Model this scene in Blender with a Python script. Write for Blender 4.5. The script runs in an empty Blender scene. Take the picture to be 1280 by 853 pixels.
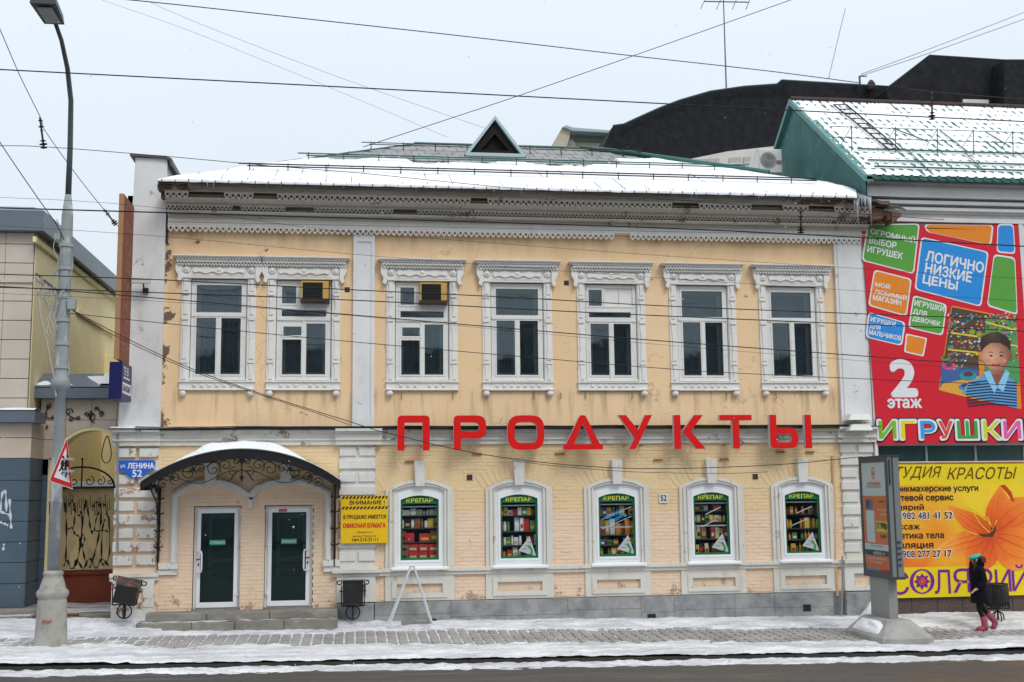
import bpy, math, random
from math import sin, cos, pi, radians, sqrt, atan2
from mathutils import Vector, Matrix, noise
from mathutils.geometry import delaunay_2d_cdt
random.seed(7)
S = bpy.context.scene
COL = S.collection
# ------------------------------------------------------------- camera
CAM = Vector((0.0, -25.0, 2.7)); FPX = 1450.0
PITCH, YAW, ROLL = 0.12831837, 0.13467943, -0.01064103
fw = Vector((sin(YAW) * cos(PITCH), cos(YAW) * cos(PITCH), sin(PITCH)))
r0 = Vector((cos(YAW), -sin(YAW), 0)); u0 = r0.cross(fw)
rt = r0 * cos(ROLL) + u0 * sin(ROLL); up = u0 * cos(ROLL) - r0 * sin(ROLL)
cd = bpy.data.cameras.new('camera'); cam = bpy.data.objects.new('camera', cd); COL.objects.link(cam)
cam.matrix_world = Matrix(((rt.x, up.x, -fw.x, CAM.x), (rt.y, up.y, -fw.y, CAM.y), (rt.z, up.z, -fw.z, CAM.z), (0, 0, 0, 1)))
cd.sensor_width = 36; cd.lens = FPX / 1280 * 36; cd.clip_end = 2000; cd.clip_start = 0.1
S.camera = cam

def ray(px, py): return fw + rt * ((px - 640) / FPX) - up * ((py - 426.5) / FPX)
def at(px, py, Y=0.0):
    d = ray(px, py); return CAM + d * ((Y - CAM.y) / d.y)
def atx(px, py, X):
    d = ray(px, py); return CAM + d * ((X - CAM.x) / d.x)
def gz(x, y):
    return -0.056 - 0.014 * max(-9, min(x, 16)) + 0.03 * max(min(y, 0.5), -6)
def gr(px, py):
    d = ray(px, py); a, b, c = -0.056, -0.014, 0.03
    t = (a + b * CAM.x + c * CAM.y - CAM.z) / (d.z - b * d.x - c * d.y); return CAM + d * t
# ------------------------------------------------------------- world, sun, exposure
SUN_EL, SUN_AZ = radians(48), radians(155)          # azimuth measured from +Y clockwise: behind the camera, a little left
w = bpy.data.worlds.new('World'); S.world = w; w.use_nodes = True
nt = w.node_tree; N = nt.nodes; L = nt.links; N.clear()
out = N.new('ShaderNodeOutputWorld')
sky = N.new('ShaderNodeTexSky'); sky.sky_type = 'NISHITA'; sky.sun_disc = False
sky.sun_elevation = SUN_EL; sky.sun_rotation = SUN_AZ; sky.air_density = 1.0; sky.dust_density = 4.0
bg1 = N.new('ShaderNodeBackground'); bg1.inputs[1].default_value = 0.08; L.new(sky.outputs[0], bg1.inputs[0])
tc = N.new('ShaderNodeTexCoord'); sp = N.new('ShaderNodeSeparateXYZ'); L.new(tc.outputs['Generated'], sp.inputs[0])
rmp = N.new('ShaderNodeValToRGB'); L.new(sp.outputs[2], rmp.inputs[0])
rmp.color_ramp.elements[0].position = 0.0; rmp.color_ramp.elements[0].color = (0.575, 0.62, 0.66, 1)
rmp.color_ramp.elements[1].position = 1.0; rmp.color_ramp.elements[1].color = (1.0, 1.03, 1.06, 1)
e = rmp.color_ramp.elements.new(0.35); e.color = (0.63, 0.695, 0.765, 1)
ns = N.new('ShaderNodeTexNoise'); ns.inputs['Scale'].default_value = 2.2; ns.inputs['Detail'].default_value = 3
L.new(tc.outputs['Generated'], ns.inputs['Vector'])
mr = N.new('ShaderNodeMapRange'); mr.inputs[3].default_value = 0.96; mr.inputs[4].default_value = 1.04; L.new(ns.outputs[0], mr.inputs[0])
mx = N.new('ShaderNodeVectorMath'); mx.operation = 'SCALE'; L.new(rmp.outputs[0], mx.inputs[0]); L.new(mr.outputs[0], mx.inputs['Scale'])
bg2 = N.new('ShaderNodeBackground'); bg2.inputs[1].default_value = 1.25; L.new(mx.outputs[0], bg2.inputs[0])
ms = N.new('ShaderNodeMixShader'); ms.inputs[0].default_value = 0.9
L.new(bg1.outputs[0], ms.inputs[1]); L.new(bg2.outputs[0], ms.inputs[2]); L.new(ms.outputs[0], out.inputs[0])
sl = bpy.data.lights.new('sun', 'SUN'); so = bpy.data.objects.new('sun', sl); COL.objects.link(so)
sl.energy = 1.2; sl.angle = radians(22); sl.color = (1.0, 0.97, 0.93)
sd = Vector((sin(SUN_AZ) * cos(SUN_EL), cos(SUN_AZ) * cos(SUN_EL), sin(SUN_EL)))
so.rotation_euler = sd.to_track_quat('Z', 'Y').to_euler(); so.location = sd * 60
S.view_settings.view_transform = 'Standard'; S.view_settings.look = 'None'
S.view_settings.exposure = 0.16; S.view_settings.gamma = 1.0
# ------------------------------------------------------------- materials
MATS = {}
class NB:
    def __init__(s, name):
        s.m = bpy.data.materials.new(name); s.m.use_nodes = True; s.nt = s.m.node_tree; s.N = s.nt.nodes; s.L = s.nt.links
        s.b = s.N['Principled BSDF']; s.g = s.N.new('ShaderNodeNewGeometry'); s.pos = s.g.outputs['Position']
    def n(s, t, **k):
        x = s.N.new(t)
        for a, v in k.items(): setattr(x, a, v)
        return x
    def vec(s, sc):
        m = s.n('ShaderNodeVectorMath', operation='MULTIPLY'); s.L.new(s.pos, m.inputs[0]); m.inputs[1].default_value = sc; return m.outputs[0]
    def noise(s, scale, detail=4, rough=.55, sc=None):
        x = s.n('ShaderNodeTexNoise'); x.inputs['Scale'].default_value = scale; x.inputs['Detail'].default_value = detail; x.inputs['Roughness'].default_value = rough
        s.L.new(s.vec(sc) if sc else s.pos, x.inputs['Vector']); return x.outputs[0]
    def map(s, o, a, b, c=0.0, d=1.0):
        x = s.n('ShaderNodeMapRange'); s.L.new(o, x.inputs[0]); x.inputs[1].default_value = a; x.inputs[2].default_value = b; x.inputs[3].default_value = c; x.inputs[4].default_value = d; return x.outputs[0]
    def mix(s, f, a, b, mode='MIX'):
        x = s.n('ShaderNodeMix', data_type='RGBA', blend_type=mode)
        for i, v in ((0, f), (6, a), (7, b)):
            if isinstance(v, bpy.types.NodeSocket): s.L.new(v, x.inputs[i])
            elif i == 0: x.inputs[0].default_value = v
            else: x.inputs[i].default_value = (*v, 1) if len(v) == 3 else v
        return x.outputs[2]
    def math(s, op, a, b=0.0):
        x = s.n('ShaderNodeMath', operation=op)
        for i, v in ((0, a), (1, b)):
            if isinstance(v, bpy.types.NodeSocket): s.L.new(v, x.inputs[i])
            else: x.inputs[i].default_value = v
        return x.outputs[0]
    def sep(s):
        x = s.n('ShaderNodeSeparateXYZ'); s.L.new(s.pos, x.inputs[0]); return x.outputs
    def bump(s, o, strength=.3, dist=.01):
        x = s.n('ShaderNodeBump'); x.inputs['Strength'].default_value = strength; x.inputs['Distance'].default_value = dist; s.L.new(o, x.inputs['Height']); s.L.new(x.outputs[0], s.b.inputs['Normal'])
    def done(s, col, rough=.8, metal=0.0, spec=.5):
        if isinstance(col, bpy.types.NodeSocket): s.L.new(col, s.b.inputs['Base Color'])
        else: s.b.inputs['Base Color'].default_value = (*col, 1)
        if isinstance(rough, bpy.types.NodeSocket): s.L.new(rough, s.b.inputs['Roughness'])
        else: s.b.inputs['Roughness'].default_value = rough
        s.b.inputs['Metallic'].default_value = metal; s.b.inputs['Specular IOR Level'].default_value = spec
        return s.m
def plain(name, c, rough=.7, var=.12, scale=3.0, bump=.15, bscale=60, metal=0.0, spec=.5, dirt=None, dthr=(.58, .72), dscale=1.5, dsc=None):
    """one colour with a soft variation, fine relief and optional patches of dirt or wear"""
    k = NB(name); c = Vector(c)
    n1 = k.noise(scale, 5)
    col = k.mix(k.map(n1, .3, .7), tuple(c * (1 - var)), tuple(c * (1 + var * .6)))
    if dirt:
        d = k.noise(dscale, 6, .7, dsc); col = k.mix(k.map(d, *dthr), col, dirt)
    if bump: k.bump(k.noise(bscale, 3), bump, .004)
    return k.done(col, rough, metal, spec)
def flat(name, c, rough=.6):
    k = NB(name); n1 = k.noise(25, 2); c = Vector(c)
    if name[:2] in ('ba', 'b_', 'by'): k.bump(k.noise(1.1, 4, .6, (1, 1, .6)), .6, .06)
    return k.done(k.mix(k.map(n1, .35, .65), tuple(c * .94), tuple(c)), rough, 0, .3)
M = {}
def wall_lower():
    k = NB('lower_wall_paint'); xyz = k.sep()
    n = k.noise(1.3, 4); z = k.math('ADD', xyz[2], k.math('MULTIPLY', k.math('SUBTRACT', n, .5), .12))
    st = k.noise(.45, 0, .5, (1, 0, 0)); z2 = k.math('ADD', z, k.map(k.math('FLOOR', k.math('MULTIPLY', xyz[0], .47)), 0, 5, -.06, .08))
    f = k.map(z2, 2.2, 2.27)
    px = k.map(xyz[0], -.45, -.40); f = k.math('MULTIPLY', f, px)
    f2 = k.math('MAXIMUM', f, k.map(xyz[2], 3.02, 3.04))
    c = k.mix(f2, (.80, .61, .45), (.78, .59, .34))
    c = k.mix(k.map(k.noise(2.6, 5), .35, .7, 0, .30), c, (.62, .47, .33))
    c = k.mix(k.map(k.noise(1.1, 7, .72, (1, 1, .35)), .60, .74, 0, .5), c, (.40, .32, .22))
    low = k.map(xyz[2], .95, .45); chip = k.map(k.math('ADD', k.noise(3.4, 8, .75), k.math('MULTIPLY', low, .10)), .635, .655)
    c = k.mix(chip, c, (.42, .30, .22)); k.bump(k.noise(45, 4), .35, .006)
    return k.done(c, .85)
M['lower'] = wall_lower()
def wall_upper():
    k = NB('upper_wall_stucco'); xyz = k.sep()
    c = k.mix(k.map(k.noise(.8, 5), .35, .65), (.80, .565, .33), (.85, .615, .38))
    c = k.mix(k.map(k.noise(1.0, 6, .7, (2.2, 1, .25)), .54, .76, 0, .38), c, (.50, .35, .18))
    c = k.mix(k.map(k.noise(2.0, 8, .8), .665, .69, 0, .8), c, (.55, .45, .34))
    # drips below the sills and hairline cracks
    dr = k.noise(5.0, 4, .6, (1, 1, .10)); zm_ = k.math('MULTIPLY', k.map(xyz[2], 4.95, 4.80), k.map(xyz[2], 4.1, 4.6, .25, 1))
    c = k.mix(k.math('MULTIPLY', k.map(dr, .50, .66), k.math('MULTIPLY', zm_, .75)), c, (.42, .32, .21))
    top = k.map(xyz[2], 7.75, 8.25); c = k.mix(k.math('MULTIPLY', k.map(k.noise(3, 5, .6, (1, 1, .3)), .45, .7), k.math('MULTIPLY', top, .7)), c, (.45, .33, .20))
    vo = k.n('ShaderNodeTexVoronoi', feature='DISTANCE_TO_EDGE'); vo.inputs['Scale'].default_value = .55; wv = k.n('ShaderNodeVectorMath', operation='ADD'); nzv = k.n('ShaderNodeTexNoise'); nzv.inputs['Scale'].default_value = 2.5; nzv.inputs['Detail'].default_value = 6; k.L.new(k.pos, nzv.inputs['Vector']); k.L.new(k.pos, wv.inputs[0]); k.L.new(nzv.outputs['Color'], wv.inputs[1]); k.L.new(wv.outputs[0], vo.inputs['Vector'])
    c = k.mix(k.math('MULTIPLY', k.map(vo.outputs[0], .010, .0), k.map(k.noise(.7, 3), .48, .56, 0, .55)), c, (.33, .24, .15))
    # broken plaster along the firewall
    edge = k.math('MULTIPLY', k.map(xyz[0], -3.78, -4.0), 1.0)
    ch = k.map(k.math('ADD', k.noise(2.2, 6, .7), k.math('MULTIPLY', edge, .16)), .66, .68)
    c = k.mix(ch, c, (.17, .11, .075)); k.bump(k.noise(14, 6, .7), .35, .02)
    return k.done(c, .9)
M['upper'] = wall_upper()
def white_paint(name, base=(.70, .70, .69), chip=(.30, .27, .24), thr=.64, sc=3.0, rust=None, stain=.45, stsc=(1.6, 1, .35)):
    k = NB(name)
    c = k.mix(k.map(k.noise(1.4, 5), .3, .7), tuple(Vector(base) * .90), base)
    c = k.mix(k.map(k.noise(1.7, 7, .75, stsc), .52, .76, 0, stain), c, (.42, .38, .32))
    if rust: c = k.mix(k.map(k.noise(sc * 1.4, 6, .7), .60, .63), c, rust)
    c = k.mix(k.map(k.noise(sc, 9, .78), thr, thr + .018), c, chip)
    k.bump(k.noise(30, 6, .7), .4, .006); return k.done(c, .8)
M['white'] = white_paint('white_paint')
M['white_stain'] = white_paint('stained_white_paint', (.66, .645, .60), (.24, .20, .16), .585, 2.6, stain=.9, stsc=(.8, 1, 1.6))
M['pil'] = white_paint('pilaster_whitewash', (.76, .765, .765), (.38, .33, .27), .61, 2.6, stain=.6, stsc=(1, 1, .5))
M['quoin'] = white_paint('quoin_paint', (.70, .69, .65), (.36, .19, .12), .555, 3.6, stain=.7)
M['quoin2'] = white_paint('quoin_paint_sound', (.70, .695, .66), (.38, .30, .23), .615, 3.4, stain=.65)
M['surround'] = white_paint('window_surround_paint', (.68, .66, .60), (.44, .37, .27), .60, 3.2, stain=.7)
M['wood'] = white_paint('white_window_wood', (.80, .785, .75), (.40, .35, .29), .655, 6.0, stain=.42, stsc=(3, 1, 3))
M['frame'] = white_paint('white_frame_wood', (.76, .76, .73), (.33, .28, .22), .645, 7.0, stain=.55, stsc=(4, 1, 4))
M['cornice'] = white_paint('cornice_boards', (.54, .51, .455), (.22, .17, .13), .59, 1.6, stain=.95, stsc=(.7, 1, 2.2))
def rusty_cornice():
    k = NB('weathered_cornice_boards'); xyz = k.sep()
    c = k.mix(k.map(k.noise(1.5, 6, .7, (.6, 1, 2.5)), .4, .75), (.42, .38, .33), (.20, .155, .115))
    ends = k.math('MAXIMUM', k.map(xyz[0], 8.2, 11.2), k.map(xyz[0], -3.0, -4.1))
    f = k.map(k.math('ADD', k.noise(2.4, 8, .75, (.8, 1, 1.6)), k.math('MULTIPLY', ends, .28)), .66, .72)
    c = k.mix(f, c, (.15, .075, .05))
    c = k.mix(k.map(k.noise(5, 6, .7), .60, .66), c, (.22, .19, .15)); k.bump(k.noise(20, 6, .7), .5, .01)
    return k.done(c, .85)
M['cornice_rust'] = rusty_cornice()
M['pvc'] = plain('white_pvc', (.80, .82, .84), .35, .04, 2, .05)
M['plinth'] = plain('grey_plinth_stone', (.26, .27, .275), .9, .35, 3.5, .8, 22, dirt=(.34, .34, .32), dthr=(.46, .64), dscale=2.2)
M['plinth_dark'] = plain('plinth_mortar', (.17, .17, .165), .9, .3, 4)
M['step'] = plain('door_step_stone', (.225, .21, .18), .9, .3, 2.5, .6, 30, dirt=(.30, .29, .26), dthr=(.52, .68), dscale=4, dsc=(.5, 1, 1))
M['iron'] = plain('black_wrought_iron', (.012, .013, .014), .5, .3, 8, .3, 40, metal=.4, dirt=(.05, .03, .02), dthr=(.6, .68), dscale=6)
M['binm'] = plain('black_bin_metal', (.010, .010, .012), .45, .3, 6, .4, 30, dirt=(.09, .035, .02), dthr=(.62, .68), dscale=5)
M['binr'] = plain('rusty_bin_lid', (.035, .026, .022), .6, .3, 6, .4, 30, dirt=(.20, .05, .02), dthr=(.50, .6), dscale=8)
M['room'] = plain('dark_interior', (.035, .045, .05), .95, .2, 1, 0)
M['curtain'] = plain('grey_curtain', (.20, .24, .27), .95, .2, 4, 0)
M['cable'] = flat('black_cable', (.012, .014, .02), .6)
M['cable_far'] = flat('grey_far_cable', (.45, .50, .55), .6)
M['flash'] = plain('sheet_metal_flashing', (.10, .10, .10), .5, .3, 3, .2, 20, metal=.5)
M['green_metal'] = plain('green_painted_metal', (.012, .12, .095), .45, .25, 3, .2, 20, dirt=(.06, .13, .12), dthr=(.5, .7))
M['green_pipe'] = plain('green_pipe_paint', (.015, .10, .085), .45, .2, 3, 0)
M['teal'] = plain('teal_corrugated_metal', (.028, .125, .112), .5, .22, 1.2, .2, 12, dirt=(.05, .20, .18), dthr=(.5, .7))
M['roofm'] = plain('grey_roof_sheet', (.27, .28, .28), .5, .25, 1.8, .3, 14, metal=.2, dirt=(.16, .16, .15), dthr=(.5, .65), dscale=2)
M['concrete'] = plain('grey_concrete', (.34, .34, .32), .9, .15, 3, .5, 60, dirt=(.24, .23, .21), dthr=(.5, .7), dscale=2)
M['pole'] = plain('grey_pole_paint', (.28, .31, .325), .55, .2, 3, .4, 20, dirt=(.50, .52, .52), dthr=(.55, .66), dscale=5, dsc=(1, 1, .3))
M['polebase'] = plain('cast_base_stone', (.36, .35, .315), .9, .18, 3, .6, 45, dirt=(.24, .23, .20), dthr=(.5, .68), dscale=4)
M['rust'] = plain('rust_orange', (.35, .13, .04), .9, .3, 6)
M['rustdark'] = plain('dark_rust', (.05, .03, .025), .8, .3, 6)
def snowmat(name, dirt=.0):
    k = NB(name)
    c = k.mix(k.map(k.noise(3, 5), .3, .7), (.80, .83, .87), (.90, .92, .94)) if not dirt else k.mix(k.map(k.noise(1.6, 8, .7, (.5, 2, 1)), .38, .62), (.47, .48, .51), (.80, .82, .85))
    if dirt:
        c = k.mix(k.map(k.noise(2.6, 9, .8, (.35, 1.8, 1)), .56 - dirt * .06, .66 - dirt * .03, 0, .75), c, (.40, .39, .385))
        c = k.mix(k.map(k.noise(24, 4, .75, (.6, 1.5, 1)), .64 - dirt * .035, .67 - dirt * .035), c, (.16, .15, .14))
    k.bump(k.noise(10, 7, .7), .7, .03)
    k.b.inputs['Subsurface Weight'].default_value = 0.0
    return k.done(c, .7, 0, .3)
M['snow'] = snowmat('clean_snow'); M['snowd'] = snowmat('trodden_snow', .6); M['slush'] = snowmat('kerb_slush', 1.3)
def asphalt():
    k = NB('wet_asphalt'); c = k.mix(k.map(k.noise(140, 2), .3, .7), (.042, .039, .036), (.082, .077, .069))
    c = k.mix(k.map(k.noise(.9, 6, .7, (.25, 2.2, 1)), .4, .7), c, (.058, .054, .049))
    c = k.mix(k.map(k.noise(6, 8, .8, (.4, 2, 1)), .70, .73), c, (.5, .5, .5))
    k.bump(k.noise(160, 2), .5, .004); return k.done(c, k.map(k.noise(1.2, 4, .6, (.3, 2, 1)), .35, .65, .35, .75))
M['asphalt'] = asphalt()
M['paver'] = plain('grey_paver', (.345, .33, .32), .85, .30, 1.2, .5, 60, dirt=(.36, .345, .33), dthr=(.5, .7), dscale=5)
M['kerb'] = plain('dark_wet_kerb', (.03, .027, .024), .7, .3, 3, .5, 40)
M['joint'] = plain('snow_filled_joint', (.54, .54, .54), .9, .25, 2.0, .3, 30, dirt=(.25, .24, .22), dthr=(.48, .62), dscale=1.6)
def glass(name, tint=(.55, .62, .66), rough=.02, ior=1.5):
    m = bpy.data.materials.new(name); m.use_nodes = True; n = m.node_tree; n.nodes.clear()
    o = n.nodes.new('ShaderNodeOutputMaterial'); t = n.nodes.new('ShaderNodeBsdfTransparent'); t.inputs[0].default_value = (*tint, 1)
    g = n.nodes.new('ShaderNodeBsdfGlossy'); g.inputs['Roughness'].default_value = rough; g.inputs[0].default_value = (.74, .90, 1.0, 1)
    f = n.nodes.new('ShaderNodeFresnel'); f.inputs[0].default_value = ior
    nz = n.nodes.new('ShaderNodeTexNoise'); nz.inputs['Scale'].default_value = 1.6; bp = n.nodes.new('ShaderNodeBump'); bp.inputs['Strength'].default_value = .12; bp.inputs['Distance'].default_value = .02
    ge = n.nodes.new('ShaderNodeNewGeometry'); n.links.new(ge.outputs['Position'], nz.inputs['Vector']); n.links.new(nz.outputs[0], bp.inputs['Height']); n.links.new(bp.outputs[0], g.inputs['Normal'])
    x = n.nodes.new('ShaderNodeMixShader'); n.links.new(f.outputs[0], x.inputs[0]); n.links.new(t.outputs[0], x.inputs[1]); n.links.new(g.outputs[0], x.inputs[2]); n.links.new(x.outputs[0], o.inputs[0])
    return m
M['glass'] = glass('window_glass', (.60, .70, .74), .03, 1.95); M['shopglass'] = glass('shop_glass', (.86, .90, .90), .01, 1.5); M['doorglass'] = glass('door_glass', (.62, .76, .74), .015, 1.7)
def ice():
    k = NB('ice'); k.b.inputs['Transmission Weight'].default_value = .7; return k.done((.8, .85, .9), .1)
M['ice'] = ice()
def C(name, c, rough=.6):
    if name not in M: M[name] = flat(name, c, rough)
    return M[name]
# ------------------------------------------------------------- mesh helpers
class MB:
    def __init__(s): s.v = []; s.f = []
    def add(s, vs, fs):
        o = len(s.v); s.v += [tuple(v) for v in vs]; s.f += [tuple(i + o for i in f) for f in fs]; return s
    def box(s, x0, x1, y0, y1, z0, z1):
        if x0 > x1: x0, x1 = x1, x0
        if y0 > y1: y0, y1 = y1, y0
        if z0 > z1: z0, z1 = z1, z0
        return s.add([(x0, y0, z0), (x1, y0, z0), (x1, y1, z0), (x0, y1, z0), (x0, y0, z1), (x1, y0, z1), (x1, y1, z1), (x0, y1, z1)],
                     [(0, 3, 2, 1), (4, 5, 6, 7), (0, 1, 5, 4), (1, 2, 6, 5), (2, 3, 7, 6), (3, 0, 4, 7)])
    def cham(s, x0, x1, y0, y1, z0, z1, c=.006):
        """box whose front edges (towards -Y) are chamfered"""
        return s.add([(x0, y0 + c, z0), (x1, y0 + c, z0), (x1, y1, z0), (x0, y1, z0), (x0, y0 + c, z1), (x1, y0 + c, z1), (x1, y1, z1), (x0, y1, z1),
                      (x0 + c, y0, z0 + c), (x1 - c, y0, z0 + c), (x1 - c, y0, z1 - c), (x0 + c, y0, z1 - c)],
                     [(0, 3, 2, 1), (4, 5, 6, 7), (1, 2, 6, 5), (2, 3, 7, 6), (3, 0, 4, 7), (8, 9, 10, 11), (0, 1, 9, 8), (1, 5, 10, 9), (5, 4, 11, 10), (4, 0, 8, 11)])
    def prism(s, poly, y0, y1):
        """poly: list of (x,z), anticlockwise seen from the street; front y0"""
        n = len(poly); vs = [(x, y0, z) for x, z in poly] + [(x, y1, z) for x, z in poly]
        fs = [tuple(range(n)), tuple(range(2 * n - 1, n - 1, -1))] + [(i, i + n, (i + 1) % n + n, (i + 1) % n) for i in range(n)]
        return s.add(vs, fs)
    def hull(s, a, b):
        n = len(a); return s.add(list(a) + list(b), [tuple(range(n)), tuple(range(2 * n - 1, n - 1, -1))] + [(i, i + n, (i + 1) % n + n, (i + 1) % n) for i in range(n)])
    def ring(s, A, B, y0, y1, closed=True):
        n = len(A); vs = [(x, y0, z) for x, z in A] + [(x, y0, z) for x, z in B] + [(x, y1, z) for x, z in A] + [(x, y1, z) for x, z in B]
        fs = []
        for i in range(n if closed else n - 1):
            j = (i + 1) % n
            fs += [(i, j, n + j, n + i), (i, 2 * n + i, 2 * n + j, j), (n + i, n + j, 3 * n + j, 3 * n + i)]
        if not closed: fs += [(0, n, 3 * n, 2 * n), (n - 1, 3 * n - 1, 4 * n - 1, 2 * n - 1)]
        return s.add(vs, fs)
    def holed(s, x0, x1, z0, z1, holes, yf, yb, back=False):
        xs = sorted({x0, x1} | {h[0] for h in holes} | {h[1] for h in holes}); zs = sorted({z0, z1} | {h[2] for h in holes} | {h[3] for h in holes})
        xs = [x for x in xs if x0 <= x <= x1]; zs = [z for z in zs if z0 <= z <= z1]
        def solid(i, j):
            if i < 0 or j < 0 or i >= len(xs) - 1 or j >= len(zs) - 1: return False
            cx, cz = (xs[i] + xs[i + 1]) / 2, (zs[j] + zs[j + 1]) / 2
            return not any(h[0] < cx < h[1] and h[2] < cz < h[3] for h in holes)
        for i in range(len(xs) - 1):
            for j in range(len(zs) - 1):
                if not solid(i, j): continue
                a, b, c, d = xs[i], xs[i + 1], zs[j], zs[j + 1]
                s.add([(a, yf, c), (b, yf, c), (b, yf, d), (a, yf, d)], [(0, 1, 2, 3)])
                if back: s.add([(a, yb, c), (b, yb, c), (b, yb, d), (a, yb, d)], [(3, 2, 1, 0)])
                if not solid(i - 1, j): s.add([(a, yf, c), (a, yf, d), (a, yb, d), (a, yb, c)], [(0, 1, 2, 3)])
                if not solid(i + 1, j): s.add([(b, yf, c), (b, yb, c), (b, yb, d), (b, yf, d)], [(0, 1, 2, 3)])
                if not solid(i, j - 1): s.add([(a, yf, c), (a, yb, c), (b, yb, c), (b, yf, c)], [(0, 1, 2, 3)])
                if not solid(i, j + 1): s.add([(a, yf, d), (b, yf, d), (b, yb, d), (a, yb, d)], [(0, 1, 2, 3)])
        return s
    def tube(s, pts, r, n=6, caps=True):
        pts = [Vector(p) for p in pts]; m = len(pts); rs = r if isinstance(r, (list, tuple)) else [r] * m
        base = len(s.v); ref = Vector((0, 0, 1)); prev = None
        for i, p in enumerate(pts):
            t = (pts[min(i + 1, m - 1)] - pts[max(i - 1, 0)])
            if t.length < 1e-9: t = Vector((0, 0, 1))
            t.normalize()
            if prev is None:
                a = t.cross(ref)
                if a.length < .1: a = t.cross(Vector((1, 0, 0)))
                a.normalize()
            else:
                a = prev - t * prev.dot(t)
                if a.length < 1e-6: a = t.cross(ref)
                a.normalize()
            prev = a; b = t.cross(a)
            for k in range(n):
                q = p + (a * cos(2 * pi * k / n) + b * sin(2 * pi * k / n)) * rs[i]; s.v.append(tuple(q))
        for i in range(m - 1):
            for k in range(n):
                k2 = (k + 1) % n; s.f.append((base + i * n + k, base + i * n + k2, base + (i + 1) * n + k2, base + (i + 1) * n + k))
        if caps: s.f.append(tuple(base + k for k in range(n))[::-1]); s.f.append(tuple(base + (m - 1) * n + k for k in range(n)))
        return s
    def lathe(s, prof, c=(0, 0, 0), n=16, axis='z'):
        base = len(s.v); m = len(prof)
        for r, h in prof:
            for k in range(n):
                a = 2 * pi * k / n
                if axis == 'z': s.v.append((c[0] + r * cos(a), c[1] + r * sin(a), c[2] + h))
                elif axis == 'y': s.v.append((c[0] + r * cos(a), c[1] - h, c[2] + r * sin(a)))
                else: s.v.append((c[0] + h, c[1] + r * cos(a), c[2] + r * sin(a)))
        for i in range(m - 1):
            for k in range(n):
                k2 = (k + 1) % n; s.f.append((base + i * n + k, base + i * n + k2, base + (i + 1) * n + k2, base + (i + 1) * n + k))
        s.f.append(tuple(base + k for k in range(n))[::-1]); s.f.append(tuple(base + (m - 1) * n + k for k in range(n))); return s
    def grid(s, nx, ny, fn):
        base = len(s.v)
        for j in range(ny + 1):
            for i in range(nx + 1): s.v.append(tuple(fn(i / nx, j / ny)))
        for j in range(ny):
            for i in range(nx):
                a = base + j * (nx + 1) + i; s.f.append((a, a + 1, a + nx + 2, a + nx + 1))
        return s
    def mesh(s, name, mat, smooth=False):
        me = bpy.data.meshes.new(name); me.from_pydata(s.v, [], s.f); me.materials.append(mat)
        if smooth: me.polygons.foreach_set('use_smooth', [True] * len(me.polygons))
        me.update(); return me
    def build(s, name, mat, parent=None, smooth=False, loc=None, **tags):
        o = bpy.data.objects.new(name, s.mesh(name, mat, smooth)); COL.objects.link(o)
        if parent: o.parent = parent
        if loc is not None: o.location = loc
        for k, v in tags.items(): o[k] = v
        return o
def thing(name, label, cat, loc=(0, 0, 0), group=None, parent=None):
    o = bpy.data.objects.new(name, None); COL.objects.link(o); o.location = loc; o.empty_display_size = .2
    if label: o['label'] = label
    if cat: o['category'] = cat
    if group: o['group'] = group
    if parent: o.parent = parent
    return o
def tag(o, label=None, cat=None, group=None, kind=None):
    if label: o['label'] = label
    if cat: o['category'] = cat
    if group: o['group'] = group
    if kind: o['kind'] = kind
    return o
def copy_tree(o, parent=None):
    c = o.copy(); COL.objects.link(c)
    if parent: c.parent = parent
    for ch in KIDS(o): copy_tree(ch, c)
    return c
def KIDS(o): return list(o.children)
def place(me, name, parent=None, loc=(0, 0, 0), rot=None, scale=None):
    o = bpy.data.objects.new(name, me); COL.objects.link(o)
    if parent: o.parent = parent
    o.location = loc
    if rot: o.rotation_euler = rot
    if scale: o.scale = scale
    return o
def spiral(c, r0, r1, a0, turns, n=14, plane='xz', y=0):
    pts = []
    for i in range(n + 1):
        t = i / n; r = r0 + (r1 - r0) * t; a = a0 + turns * 2 * pi * t
        pts.append((c[0] + r * cos(a), y, c[1] + r * sin(a)) if plane == 'xz' else (y, c[0] + r * cos(a), c[1] + r * sin(a)))
    return pts
def arch(xc, hw, zb, zs, za, n=12):
    """outline: bottom left -> up the left side -> segmental arc -> down the right side (clockwise seen from the street)"""
    pts = [(xc - hw, zb)]; rise = za - zs; R = (hw * hw + rise * rise) / (2 * rise); a = math.asin(min(1, hw / R))
    for i in range(n + 1):
        t = -a + 2 * a * i / n; pts.append((xc + R * sin(t), za - R + R * cos(t)))
    pts.append((xc + hw, zb)); return pts
_tc = {}
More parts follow.
